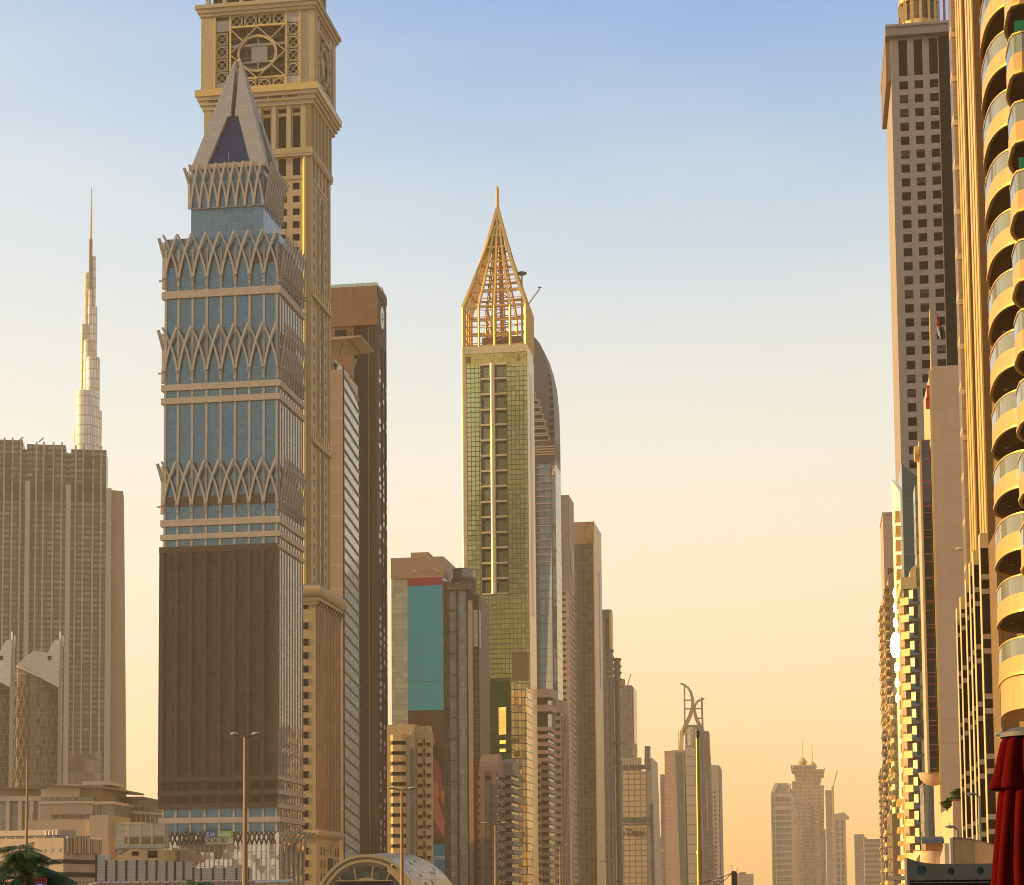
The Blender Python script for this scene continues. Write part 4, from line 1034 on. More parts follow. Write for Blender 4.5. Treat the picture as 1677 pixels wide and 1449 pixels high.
for k in range(9):
    v = 613 + k * 12
    xe = rx_(903.5 + min(5.2, k * 1.1)); xs_ = rx_(901.5 if k < 5 else 900)
    MB().box(xs_, xe, -.4, 0, rz_(v + 7), rz_(v)).build('window', dark_pane, Rr.root)
MB().box(rx_(860), rx_(909.5), -.6, 26, rz_(752), rz_(722)).build('dark_storey', mat('sail_dark', (.06, .055, .05), .4), Rr.root)
for k in range(4): MB().box(rx_(866), rx_(910.5), -1.4, -.6, rz_(732 + k * 4.2) - .35, rz_(732 + k * 4.2) + .35).build('rail_ledge', rst, Rr.root)
MB().box(rx_(860), rx_(903), 0, 26, 0, rz_(752)).build('glass_shaft', rgl, Rr.root)
MB().box(rx_(903), rx_(909.5), 1.2, 26, 0, rz_(752)).build('glass_shaft', mat('sail_glass_pale', (.22, .23, .20), .06, .4, .9, grid=(2.4, 5), line=(.1, .1, .09), lw=(.2, .3), var=.2, wob=.03, wavy=.05), Rr.root)
MB().box(rx_(877), rx_(881), -.8, 0, rz_(1130), rz_(752)).build('dark_edge', dark_glass, Rr.root)
for k in range(14):
    v = 765 + k * 11.9
    MB().prism_x([(0, rz_(v)), (-.9, rz_(v)), (-.9, rz_(v) - .5), (0, rz_(v) - .5)], rx_(879), rx_(903)).build('glass_ledge', rst, Rr.root)
MB().prism_y([(rx_(891), rz_(1130)), (rx_(902.5), rz_(1130)), (rx_(902.5), rz_(880))], -.9, -.1).build('bright_blade', mat('sail_blade', (.55, .50, .36), .08, .6, .9, grid=(3.2, 5), line=(.3, .27, .2), lw=(.2, .3)), Rr.root)

# ---------------------------------------------------------------- generic street towers
def floors_tower(name, u0, u1, u2, vt, Y, label, cat, wall, glass, pitch, band, proud=.35, piers=(), body_bottom=1449, top_plain=0, group=None, th=TH, side=None, vref=None):
    """front u0..u1, street side u1..u2; floor bands over glazing"""
    vref = vref or (vt + 1449) / 2
    B = Bld(name, u1, vref, Y, label, cat, th=th, group=group)
    xx = lambda u: B.x(u, vref); zz = lambda v: B.z(v)
    L_ = B.d(u2, vref)[0] if u2 else 20
    L_ = min(max(L_, 12), 60)
    w0 = xx(u0)
    MB().box(w0, 0, 0, L_, 0, zz(vt)).build('glazed_core', glass, B.root)
    bm_ = MB(); q = zz(vt) - top_plain
    if top_plain: bm_.box(w0 - proud, proud, -proud, L_ + proud, q, zz(vt) + .3)
    while q > 6:
        bm_.box(w0 - proud, proud, -proud, L_ + proud, q - band, q); q -= pitch
    bm_.build('floor_bands', wall, B.root)
    for a, b in piers:
        MB().box(xx(a), xx(b), -proud - .25, 0, 0, zz(vt) + .1).build('pier', wall, B.root)
    if side:
        MB().box(0, proud + .2, L_ * side[0], L_ * side[1], 0, zz(vt) - 1).build('side_pier', wall, B.root)
    B.xx, B.zz, B.L, B.w0 = xx, zz, L_, w0
    return B
rose_st = mat('rose_stone', (.42, .30, .23), .7, grid=(4, 4), line=(.3, .21, .16), lw=(.12, .12), var=.05, dirt=.15)
rosy = mat('pink_granite', (.27, .18, .14), .6, dirt=.15)
grey_st = mat('grey_stone', (.33, .27, .22), .7, dirt=.15)
glz = mat('street_glass', (.035, .034, .032), .12, 0, .3, grid=(1.6, 3.4), line=(.03, .028, .025), lw=(.2, .2), var=.5, wob=.02)
glz2 = mat('olive_glass', (.11, .115, .085), .08, .2, .8, grid=(1.7, 3.4), line=(.07, .065, .05), lw=(.12, .2), var=.45, wob=.03, wavy=.05)

# sunlit edge strip coloured gold + pale tower with round emblem
B1 = floors_tower('office_tower', 910, 934, 942, 811, 1230, 'slim beige tower with ribbon windows and a round emblem on its right side', 'skyscraper', rose_st, glz, 4.0, 2.3, piers=((928, 934),), top_plain=60)
MB().box(B1.xx(905), B1.xx(918.5), -1.5, 3, B1.zz(964), B1.zz(716)).build('dark_blade', mat('blade_dark', (.20, .15, .11), .5), B1.root)
MB().tube([(B1.xx(912.8), -1.6, B1.zz(955)), (B1.xx(912.8), -1.6, B1.zz(716))], 1.0, 8).build('lit_edge', gilded, B1.root)
for v in (900, 910, 920): MB().lathe([(2.6, B1.zz(v) - .4), (2.6, B1.zz(v) + .5)], B1.xx(917), -1.2, 12).build('ring_ledge', rose_st, B1.root)
yy = B1.L * .5
MB().prism_x([(yy + B1.L * .32 * math.cos(q * math.pi / 16), B1.zz(916) + 8.5 * math.sin(q * math.pi / 16)) for q in range(32)], .6, 1.0).build('emblem', mat('emblem_grey', (.30, .30, .34), .4), B1.root)
MB().prism_x([(yy + B1.L * .12 * math.cos(q * math.pi / 8), B1.zz(914) + 3.5 * math.sin(q * math.pi / 8)) for q in range(16)], 1.0, 1.1).build('emblem_mark', mat('emblem_red', (.4, .07, .05), .4), B1.root)
# flat olive glass tower
B2 = Bld('office_tower', 974.5, 1100, 1300, 'flat-topped olive glass tower with a pale right side beside the ribbon-window tower', 'skyscraper')
z = B2.z; L2 = B2.d(985, 1000)[0]; x2 = lambda u: B2.x(u, 1000)
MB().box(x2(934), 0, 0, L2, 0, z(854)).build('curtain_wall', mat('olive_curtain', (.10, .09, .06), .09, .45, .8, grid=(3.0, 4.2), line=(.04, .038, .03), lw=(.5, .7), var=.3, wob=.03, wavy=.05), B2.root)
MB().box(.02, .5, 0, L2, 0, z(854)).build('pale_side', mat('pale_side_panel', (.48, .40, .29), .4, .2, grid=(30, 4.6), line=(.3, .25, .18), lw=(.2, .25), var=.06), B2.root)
MB().box(x2(934), x2(974), -.3, 0, z(890), z(855)).build('bronze_screen', mat('bronze_screen', (.42, .27, .11), .2, .6, .8, grid=(2.6, 4.2), line=(.16, .11, .05), lw=(.3, .3), var=.35, wob=.05), B2.root)
MB().box(-.2, .6, -.3, .3, 0, z(853)).build('corner_post', gold, B2.root)
MB().box(.5, .6, L2 * .55, L2 * .7, z(1120), z(925)).build('side_sign', mat('slit_dark', (.05, .05, .07), .4), B2.root)
pr = []
random.seed(8)
for k in range(80):
    v = 895 + k * 6.9
    for u0 in (953, 962.5):
        if random.random() < .6: pr.append((x2(u0), x2(u0 + random.choice((4, 6.5))), z(v + 4), z(v)))
panes(B2.root, pr, mat('olive_pane', (.030, .022, .014), .2, 0, .12), 'window', 'y', -.14)
# banded balcony tower in front of the sail
B3 = floors_tower('apartment_tower', 876, 899, 908, 1190, 1000, 'cream tower of white balcony bands below the sail-backed tower', 'apartment tower', rose_st, glz, 4.0, 2.0, proud=.9, piers=())
MB().box(B3.xx(878), B3.xx(899), -.6, 14, B3.zz(1190), B3.zz(1128)).build('upper_core', glz, B3.root)
MB().box(B3.xx(877), B3.xx(906), -1.2, 16, B3.zz(1142), B3.zz(1128)).build('roof_band', rose_st, B3.root)
MB().box(B3.xx(877), B3.xx(906), -1.2, 16, B3.zz(1165), B3.zz(1154)).build('roof_band', rose_st, B3.root)
MB().box(B3.xx(876), B3.xx(887), -1.6, 0, B3.zz(1449), B3.zz(1246)).build('left_bay', rose_st, B3.root)
for k in range(17): MB().box(B3.xx(879), B3.xx(885), -1.75, -1.6, B3.zz(1258 + k * 12.4), B3.zz(1251 + k * 12.4)).build('window', dark_pane, B3.root)
# pink gabled slim tower
B4 = floors_tower('office_tower', 912, 921, 931, 1160, 1080, 'slim pinkish tower with slanted gable top and fine vertical lines', 'skyscraper', rosy, glz, 4.2, 2.2, piers=((919, 921),))
MB().prism_x([(0, B4.zz(1161)), (B4.L, B4.zz(1161)), (B4.L, B4.zz(1166) + 8), (0, B4.zz(1146))], B4.w0, 0).build('gable_top', rosy, B4.root)
for k in (.1, .3, .5, .7, .9): MB().box(.3, .9, B4.L * k - .8, B4.L * k + .8, 0, B4.zz(1170)).build('side_rib', rose_st, B4.root)
MB().bar((.6, B4.L * .2, B4.zz(1184)), (.6, B4.L * .8, B4.zz(1184)), 1.1).build('wall_ornament', dark_steel, B4.root)
MB().bar((.6, B4.L * .2, B4.zz(1190)), (.6, B4.L * .8, B4.zz(1190)), 1.1).build('wall_ornament', dark_steel, B4.root)
# dark green mirror block in front of the gold tower
B5 = Bld('office_tower', 836, 1200, 860, 'dark green mirrored block with added gold reflection panels before the golden tower', 'skyscraper')
z = B5.z; x5 = lambda u: B5.x(u, 1200); L5 = 24
MB().box(x5(787), 0, 0, L5, 0, z(1114)).build('curtain_wall', mat('bottle_green_glass', (.025, .075, .028), .12, .1, .5, grid=(1.6, 1.9), line=(.015, .026, .012), lw=(.1, .12), var=.2, wob=.01), B5.root)
MB().box(x5(788), x5(834), .5, 10, z(1114), z(1109)).build('roof_plant', mat('roof_plant_dark', (.08, .06, .045), .7), B5.root)
gs = mat('reflection_gold', (.80, .50, .10), .3, .5, .9, grid=(1.7, 2.4), line=(.25, .16, .05), lw=(.2, .2), var=.35, wob=.12, wavy=.15)  # gold reflections of sunlit buildings, imitated by added slanted panels
for u0, u1, v0, v1 in ((817, 830, 1158, 1203), (818, 829, 1212, 1218), (818, 829, 1226, 1231)):
    MB().prism([(x5(u0), 0), (x5(u0), -.1), (x5(u1), -1.6), (x5(u1), 0)], z(v1), z(v0)).build('gold_strip', gs, B5.root)
MB().loft([[(x5(837), -.4, 0), (x5(861), 3, 0), (x5(861), 20, 0), (x5(837), 20, 0)], [(x5(837), -.4, z(1115)), (x5(861), 3, z(1125)), (x5(861), 20, z(1125)), (x5(837), 20, z(1115))]]).build('gold_wing', mat('gold_reflection_glass', (.66, .48, .15), .14, .6, .9, grid=(2.2, 3.4), line=(.10, .08, .03), lw=(.35, .4), var=.5, wob=.10, wavy=.12), B5.root)  # reflection of the sunlit buildings opposite put into the gold colour
for k in range(10):
    MB().box(x5(839 + (k % 3) * 4), x5(848 + (k % 4) * 3), -1.2, 3, z(1215 + k * 22), z(1209 + k * 22)).build('ledge', mat('ledge_gold_dark', (.22, .16, .05), .4, .3), B5.root)
MB().box(x5(787) - .4, x5(790), -.3, 1, 0, z(1113)).build('corner_strip', mat('green_strip', (.16, .27, .08), .1, .5, .9, grid=(1.6, 1.9), line=(.03, .05, .02), lw=(.15, .2), var=.5), B5.root)
# two brown barrel-topped blocks
B6 = floors_tower('apartment_block', 786, 814, 826, 1262, 780, 'reddish brown block with rounded barrel roof before the green mirror block', 'apartment block', rosy, glz, 3.6, 2.0, proud=.5, piers=((787, 795), (806, 814)))
MB().prism_x([(8 + 8.5 * math.cos(q * math.pi / 12), B6.zz(1262) + 7.2 * math.sin(q * math.pi / 12)) for q in range(13)], B6.w0, .3).build('barrel_roof', rosy, B6.root)
MB().box(B6.xx(796), B6.xx(804), -1.0, 0, 0, B6.zz(1284)).build('green_bay', mat('green_bay_glass', (.13, .17, .10), .1, .2, .7, grid=(1.6, 3), line=(.15, .1, .07), lw=(.15, .6), var=.3), B6.root)
for k in range(16): MB().box(.5, .75, B6.L * .3, B6.L * .5, B6.zz(1290 + k * 10), B6.zz(1284 + k * 10)).build('window', dark_pane, B6.root)
B7 = floors_tower('apartment_block', 818, 838, 850, 1262, 800, 'grey balcony block with arched gable right of the brown barrel-topped one', 'apartment block', grey_st, glz, 3.6, 1.9, proud=1.1, piers=((820, 826),))
MB().prism_x([(0, B7.zz(1264)), (B7.L, B7.zz(1264)), (B7.L, B7.zz(1256)), (B7.L * .5, B7.zz(1240)), (0, B7.zz(1250))], B7.w0 + 1, .6).build('gable_roof', grey_st, B7.root)
# curved balcony tower
B8 = Bld('balcony_tower', 1003, 1200, 1400, 'dark tower with curved cornice rings right of the olive glass tower', 'skyscraper')
z = B8.z; x8 = lambda u: B8.x(u, 1200)
cst = mat('ring_stone', (.24, .17, .12), .65); cgl = mat('ring_glass', (.10, .08, .06), .12, .1, .7, grid=(2.2, 4), line=(.05, .04, .03), lw=(.3, .4), var=.4)
r8 = (x8(1005) - x8(985)) / 2; m8 = (x8(1005) + x8(985)) / 2
MB().lathe([(r8 * .9, 0), (r8 * .9, z(1000)), (r8 * .75, z(996))], m8, 8, 24).build('round_shaft', cgl, B8.root, smooth=True)
MB().box(x8(984), x8(999), 2, 18, z(1012), z(997)).build('rounded_top', mat('ring_top', (.12, .105, .10), .5), B8.root)
MB().box(x8(1000), x8(1004), 0, 10, z(1062), z(1001)).build('gold_wedge', gilded, B8.root)
MB().box(x8(986), x8(991), -1.2, 2, z(1062), z(1016)).build('gold_niche', mat('niche_gold', (.6, .36, .08), .25, .7), B8.root)  # niche block in metallic gold
MB().lathe([(r8 * .55, 0), (r8 * .55, z(1080)), (r8 * .45, z(1074))], x8(1009), 14, 20).build('round_shaft', cgl, B8.root, smooth=True)
for v in (1062, 1073, 1084, 1095, 1106, 1200, 1232, 1325, 1356):
    MB().lathe([(r8 * .9, z(v + 5)), (r8 * 1.05, z(v + 2)), (r8 * 1.05, z(v)), (r8 * .9, z(v))], m8, 8, 28).build('cornice_ring', cst, B8.root, smooth=True)
    MB().lathe([(r8 * .55, z(v + 18)), (r8 * .75, z(v + 15)), (r8 * .75, z(v + 13)), (r8 * .55, z(v + 13))], x8(1009), 14, 24).build('cornice_ring', cst, B8.root, smooth=True)
for k in range(5):
    a = math.pi * (1.1 + .2 * k); MB().bar((m8 + r8 * .92 * math.cos(a), 8 + r8 * .92 * math.sin(a), 0), (m8 + r8 * .92 * math.cos(a), 8 + r8 * .92 * math.sin(a), z(1112)), 1.1).build('rib', cst, B8.root)
# tower under construction
B9 = floors_tower('unfinished_tower', 1009, 1036, 1048, 1122, 2000, 'dark unfinished tower with rough top and a crane jib above', 'skyscraper', mat('raw_concrete', (.16, .12, .09), .8, dirt=.4), mat('raw_dark', (.07, .055, .045), .5, 0, .5, grid=(5, 5), line=(.12, .09, .07), lw=(.8, .8), var=.6), 8, 1.0)
MB().box(B9.xx(1012), B9.xx(1024), 2, 14, B9.zz(1122), B9.zz(1111)).build('top_core', mat('raw_concrete', (1, 1, 1)), B9.root)
MB().box(.5, 1.2, B9.L * .2, B9.L * .8, B9.zz(1215), B9.zz(1124)).build('side_glazing', glz2, B9.root)
MB().bar((B9.xx(1029), 5, B9.zz(1122)), (B9.xx(1035), 5, B9.zz(1103)), 1.0).build('crane_jib', gold, B9.root)
# stone and glass block with name
TN = Bld('office_block', 1058, 1300, 1500, 'cream gridded block with dark glass bands and bold dark lettering', 'office block')
z = TN.z; xt = lambda u: TN.x(u, 1300); LTN = TN.d(1069, 1300)[0]
tng = mat('gridded_cream', (.62, .43, .20), .25, .3, .7, grid=(4.6, 4.2), line=(.20, .14, .07), lw=(.9, .9), var=.12, wob=.05)
MB().box(xt(1008), 0, 0, LTN, 0, z(1262)).build('gridded_wall', tng, TN.root)
MB().box(xt(1012), xt(1050), 1.5, 8, z(1262), z(1240)).build('roof_louvers', mat('roof_louver', (.42, .34, .23), .5, grid=(2.2, 30), line=(.2, .16, .11), lw=(.9, .2)), TN.root)
bnd = mat('blue_dark_band', (.085, .08, .08), .15, .1, .7, grid=(7, 9), line=(.3, .24, .18), lw=(.4, .4), var=.1)
for v0, v1 in ((1252, 1260), (1338, 1351)): MB().box(xt(1011), xt(1063), -.4, 0, z(v1), z(v0)).build('dark_band', bnd, TN.root)
MB().prism_y([(xt(1056), z(1258)), (xt(1064), z(1258)), (xt(1065.5), z(1222)), (xt(1057), z(1222))], -.6, 10).build('dark_blade', bnd, TN.root)
MB().prism_y([(0, 0), (xt(1072), 0), (xt(1067), z(1240)), (0, z(1258))], 1, LTN).build('side_wall', mat('pale_side', (.46, .35, .22), .5, dirt=.1), TN.root)
MB().prism_y([(xt(1065), 0), (xt(1069), 0), (xt(1069.5), z(1316)), (xt(1064), z(1316))], .2, 1).build('dark_blade', bnd, TN.root)
dl = mat('name_letter', (.07, .055, .045), .5)
MB().box(xt(1017.5), xt(1022), -.5, 0, z(1368), z(1361)).build('sign_square', dl, TN.root)
text_part('lettering', 'Thani', 7.6, dl, TN.root, (xt(1024), -.6, z(1368.5)), depth=.3, sx=.86, bold=.12)
# crescent-horned tower, slab before it, slab behind it
E1 = Bld('office_tower', 1120, 1350, 1800, 'slab tower with tapering green glass stripe before the horned tower', 'skyscraper')
z = E1.z; x1 = lambda u: E1.x(u, 1300)
MB().box(x1(1089), x1(1106), 1, 20, 0, z(1229)).build('stone_wall', mat('ochre_stone', (.44, .30, .18), .7, grid=(40, 4), line=(.34, .23, .13), lw=(.1, .7), var=.05), E1.root)
MB().prism_y([(x1(1104), 0), (x1(1122), 0), (x1(1122), z(1228)), (x1(1101), z(1228))], 0, 20).build('pale_wall', rose_st, E1.root)
MB().prism_y([(x1(1113), 0), (x1(1122), 0), (x1(1118), z(1232)), (x1(1107), z(1232))], -.8, 0).build('green_glass_stripe', mat('green_stripe', (.10, .13, .10), .1, .2, .7, grid=(2, 4), line=(.07, .09, .07), lw=(.2, .3), var=.2), E1.root)
MB().prism_y([(x1(1126), 0), (x1(1144), 0), (x1(1137), z(1224)), (x1(1131), z(1220)), (x1(1123), z(1222))], -1, 22).build('louvred_wall', mat('louvred_grey', (.40, .33, .24), .6, grid=(60, 9), line=(.2, .16, .12), lw=(.1, 1.0)), E1.root)
for k in range(18): MB().box(x1(1104), x1(1105.5), .5, 1, z(1250 + k * 11), z(1245 + k * 11)).build('window', dark_pane, E1.root)
E2 = Bld('horned_tower', 1158, 1300, 1950, 'hazy tower crowned by two crossing crescent horns', 'skyscraper')
z = E2.z; x2_ = lambda u: E2.x(u, 1200)
e2m = mat('horned_stone', (.22, .16, .11), .6, grid=(5, 4.2), line=(.13, .1, .075), lw=(.5, .8), var=.25)
hornm = mat('horn_steel', (.27, .19, .12), .5, .2)
MB().box(x2_(1122), x2_(1157), 0, 24, 0, z(1200)).build('shaft', e2m, E2.root)
MB().lathe([(x2_(1140) - x2_(1124), 0), (x2_(1140) - x2_(1124), z(1196)), (x2_(1136) - x2_(1124), z(1190))], x2_(1138), 6, 20).build('round_bay', mat('horned_glass', (.16, .15, .10), .12, .2, .7, grid=(3, 4), line=(.1, .08, .06), lw=(.4, .5), var=.3), E2.root, smooth=True)
MB().prism_y([(x2_(1154), 0), (x2_(1167), 0), (x2_(1162), z(1260)), (x2_(1160), z(1197)), (x2_(1154), z(1197))], 1, 24).build('side_bay', e2m, E2.root)
for k in range(4): MB().bar((x2_(1151), -1, z(1258 - k * 13)), (x2_(1158), -1, z(1238 - k * 13)), 1.4).build('diagonal_brace', hornm, E2.root)
MB().box(x2_(1155.5), x2_(1157), -1.2, 1, z(1360), z(1275)).build('gold_strip', gilded, E2.root)
def horn(pts, w0, w1):
    n = len(pts)
    mb = MB(); rings = []
    P_ = [Vector((x2_(u), 6, z(v))) for u, v in pts]
    for i, p in enumerate(P_):
        t = (P_[min(i+1, n-1)] - P_[max(i-1, 0)]).normalized(); sd_ = t.cross(Vector((0, 1, 0))) * ((w0 + (w1 - w0) * i / (n - 1)) / 2)
        rings.append([p - sd_ + Vector((0, -1.6, 0)), p + sd_ + Vector((0, -1.6, 0)), p + sd_ + Vector((0, 1.6, 0)), p - sd_ + Vector((0, 1.6, 0))])
    mb.loft(rings).build('horn', hornm, E2.root)
horn([(1116, 1202), (1119, 1194), (1124, 1183), (1130, 1171), (1134, 1158), (1135, 1146), (1132, 1132), (1127, 1124), (1120, 1119), (1115, 1117)], 4.6, 1.6)
horn([(1150, 1197), (1146, 1188), (1140, 1175), (1137, 1162), (1138, 1154), (1143, 1147), (1154, 1142.5)], 4.4, 1.5)
MB().bar((x2_(1121), 6, z(1195)), (x2_(1121.5), 6, z(1119)), 1.5).build('horn_mast', hornm, E2.root)
MB().bar((x2_(1150.5), 6, z(1195)), (x2_(1149.5), 6, z(1141)), 1.8).build('horn_mast', hornm, E2.root)
for v, a, b in ((1145, 1121, 1134), (1159, 1121, 1135)): MB().bar((x2_(a), 6, z(v)), (x2_(b), 6, z(v)), 1.3).build('horn_tie', hornm, E2.root)
for v, a, b in ((1159, 1139, 1150), (1175, 1143, 1150)): MB().bar((x2_(a), 6, z(v)), (x2_(b), 6, z(v)), 1.3).build('horn_tie', hornm, E2.root)
MB().tube([(x2_(1110.5), 6, z(1226)), (x2_(1110.5), 6, z(1193))], [.8, .2], 6).build('horn_mast', hornm, E2.root)
MB().prism_y([(x2_(1112), z(1226)), (x2_(1118), z(1226)), (x2_(1119), z(1190)), (x2_(1113), z(1196))], 2, 8).build('gold_wedge', gilded, E2.root)
MB().box(x2_(1124), x2_(1147), 2, 14, z(1192), z(1186)).build('crown_block', e2m, E2.root)
E3 = floors_tower('office_tower', 1163, 1178, 1195, 1253, 2150, 'plain beige hazy tower with small square windows right of the horned tower', 'skyscraper', mat('hazy_beige', (.46, .35, .25), .75), glz, 5.0, 2.6, proud=.5, piers=((1160, 1165.5), (1168, 1170.5), (1173, 1178)), top_plain=26)
MB().box(.8, 1.2, 0, E3.L, 0, E3.zz(1256)).build('side_wall', mat('hazy_beige_shade', (.33, .26, .20), .75), E3.root)  # shaded side painted as a darker copy of the front beige
MB().box(E3.xx(1164), E3.xx(1167), 2, 5, E3.zz(1253), E3.zz(1250)).build('roof_dish', cream, E3.root)
# small far infill
def far_block(u0, u1, vt, Y, label, m, kind='building', name='far_block', steps=()):
    c = at((u0 + u1) / 2, 1400, Y); r_ = empty(name, (c.x, c.y, 0), -TH); tag(r_, label, kind)
    w = (u1 - u0) * Y / F_PX / 2; h = at((u0 + u1) / 2, vt, Y).z
    MB().box(-w, w, 0, 30, 0, h).build('tower_body', m, r_)
    for a, b, v in steps:
        MB().box(-w + 2 * w * a, -w + 2 * w * b, 3, 26, h, at((u0 + u1) / 2, v, Y).z).build('roof_block', m, r_)
    return r_, w, h
hz1 = mat('haze_facade', (.36, .28, .20), .5, .1, .6, grid=(4.5, 4.2), line=(.22, .17, .13), lw=(1.4, 1.8), var=.25)
hz2 = mat('haze_facade_dark', (.17, .135, .11), .4, .1, .6, grid=(4, 4.2), line=(.28, .22, .16), lw=(.8, 1.2), var=.3)
far_block(1068, 1077, 1296, 2100, 'narrow hazy block right of the lettered cream block', hz1)
rfb, wfb, hfb = far_block(1074, 1086, 1370, 1900, 'low grey block with pale letters left of the slab with green stripe', hz2)
text_part('lettering', 'JW', 4.2, white_s, rfb, (-wfb * .45, -.4, hfb - 15), depth=.1)
far_block(1083, 1090, 1268, 2000, 'thin pale hazy tower edge left of the slab with green stripe', hz1)
far_block(1208, 1232, 1431, 2600, 'low wide hazy block far down the avenue', hz1, steps=((.1, .5, 1428),))
# twin lotus-top towers
def lotus(u, vtop, Y, label):
    c = at(u, 1300, Y); r_ = empty('lotus_tower', (c.x, c.y, 0), -TH); tag(r_, label, 'skyscraper', 'twin lotus-crowned towers')
    s = Y / F_PX; h = lambda dv: c.z * 0 + at(u, vtop + dv, Y).z
    lm_ = mat('lotus_stone', (.25, .18, .125), .6, grid=(7, 6), line=(.38, .29, .19), lw=(1.4, 2.0), var=.3)
    hw_ = 19 * s
    MB().box(-hw_, hw_, 0, 2 * hw_, 0, h(142)).build('shaft', lm_, r_)
    MB().box(-hw_ * .62, hw_ * .62, -3, 2 * hw_ * .9, 0, h(108)).build('mid_bay', mat('lotus_bay', (.34, .25, .17), .6, grid=(5, 6), line=(.2, .15, .11), lw=(1, 2), var=.2), r_)
    MB().loft([[(-hw_ * .85, 2, h(142)), (hw_ * .85, 2, h(142)), (hw_ * .85, 1.8 * hw_, h(142)), (-hw_ * .85, 1.8 * hw_, h(142))], [(-hw_ * .95, 2, h(70)), (hw_ * .95, 2, h(70)), (hw_ * .95, 1.9 * hw_, h(70)), (-hw_ * .95, 1.9 * hw_, h(70))]]).build('upper_shaft', lm_, r_)
    MB().loft([[(-hw_ * .62, 4, h(70)), (hw_ * .62, 4, h(70)), (hw_ * .62, 1.7 * hw_, h(70)), (-hw_ * .62, 1.7 * hw_, h(70))], [(-hw_ * .9, -2, h(44)), (hw_ * .9, -2, h(44)), (hw_ * .9, 1.9 * hw_, h(44)), (-hw_ * .9, 1.9 * hw_, h(44))]]).build('flared_crown', lm_, r_)
    for sx in (-1, 1): MB().loft([[(sx * hw_ * .75, 0, h(56)), (sx * hw_ * .95, 0, h(56)), (sx * hw_ * .95, 30, h(56)), (sx * hw_ * .75, 30, h(56))], [(sx * hw_ * .98, -2, h(42)), (sx * hw_ * 1.05, -2, h(42)), (sx * hw_ * 1.05, 32, h(42)), (sx * hw_ * .98, 32, h(42))]]).build('crown_petal', lm_, r_)
    cy = hw_ * .8
    MB().lathe([(3, h(46)), (7.8 * s, h(38)), (3.4 * s, h(32)), (.9, h(30))], 0, cy, 8).build('finial_bulb', gold, r_)
    MB().tube([(0, cy, h(32)), (0, cy, h(0))], [.9, .45], 6).build('mast', gold, r_)
lotus(1315.5, 1209, 3000, 'nearer of two hazy lotus-crowned towers with masts, taller left one')
lotus(1331.5, 1216, 3120, 'right one of two hazy lotus-crowned towers with masts, slightly lower')
FS = floors_tower('office_tower', 1264, 1300, 1310, 1298, 2700, 'hazy slab with chamfered roof left of the lotus-crowned towers', 'skyscraper', mat('hazy_stone', (.44, .34, .24), .6), mat('hazy_glass', (.16, .14, .11), .2, .1, .6, grid=(4, 4), line=(.3, .24, .18), lw=(.5, .6), var=.3), 8.5, 1.8, piers=((1263.5, 1265.5), (1269.5, 1271), (1297, 1300)), top_plain=4)
MB().prism_y([(FS.xx(1264), FS.zz(1298)), (FS.xx(1302), FS.zz(1298)), (FS.xx(1292), FS.zz(1282)), (FS.xx(1270), FS.zz(1282))], 2, 26).build('chamfered_roof', mat('hazy_stone', (1, 1, 1)), FS.root)
for a, b in ((1266, 1276), (1291, 1298)): MB().prism_y([(FS.xx(a), FS.zz(1297)), (FS.xx(a + 4), FS.zz(1297)), (FS.xx(b), FS.zz(1283)), (FS.xx(b - 3), FS.zz(1283))], -2, 2).build('roof_fin', cream, FS.root)
MB().box(FS.xx(1271), FS.xx(1297), -1.0, 0, FS.zz(1326), FS.zz(1319)).build('plain_band', mat('hazy_stone', (1, 1, 1)), FS.root)
far_block(1314, 1336, 1362, 2500, 'low ridged hazy block before the lotus-crowned towers', hz2, steps=((.2, .7, 1358),))
FR = floors_tower('office_tower', 1364, 1386, 1396, 1340, 2800, 'hazy tower with pitched roof frame right of the lotus-crowned towers', 'skyscraper', mat('hazy_stone', (1, 1, 1)), mat('hazy_glass', (1, 1, 1)), 9, 2.6, piers=((1364, 1370), (1375, 1378), (1383, 1386)))
MB().prism_y([(FR.xx(1365), FR.zz(1341)), (FR.xx(1392), FR.zz(1341)), (FR.xx(1392), FR.zz(1338)), (FR.xx(1384), FR.zz(1330)), (FR.xx(1365), FR.zz(1333))], 0, 20).build('pitched_roof', mat('hazy_stone', (1, 1, 1)), FR.root)
far_block(1354, 1366, 1294, 3300, 'narrow hazy tower with rounded shoulder behind the lotus-crowned towers', hz2)
far_block(1400, 1418, 1370, 2900, 'hazy grey slab with stepped roof right of the pitched-roof tower', hz2, steps=((0, .9, 1366),))
far_block(1416, 1446, 1374, 2600, 'wide hazy striped block beside the bright right-hand facades', mat('hazy_striped', (.30, .22, .16), .6, grid=(60, 7), line=(.14, .11, .09), lw=(.1, 3.6)), steps=((0, .15, 1371),))
def crane(u, vt, vb, Y, du, label):
    c = at(u, vb, Y); r_ = empty('tower_crane', (c.x, c.y, 0), 0); tag(r_, label, 'crane')
    s = Y / F_PX; h = lambda v: at(u, v, Y).z
    MB().bar((0, 0, 0), (0, 0, h(vb)), 2.2).build('mast', gold, r_)
    MB().bar((0, 0, h(vb + 2)), (du * s, 0, h(vt)), 1.3).build('jib', gold, r_)
    MB().bar((0, 0, h(vb + 2)), (-du * .4 * s, 0, h(vb + 4)), 1.6).build('counter_jib', gold, r_)
crane(1364, 1261, 1287, 3050, 8, 'thin construction crane with raised jib beside the lotus-crowned towers')
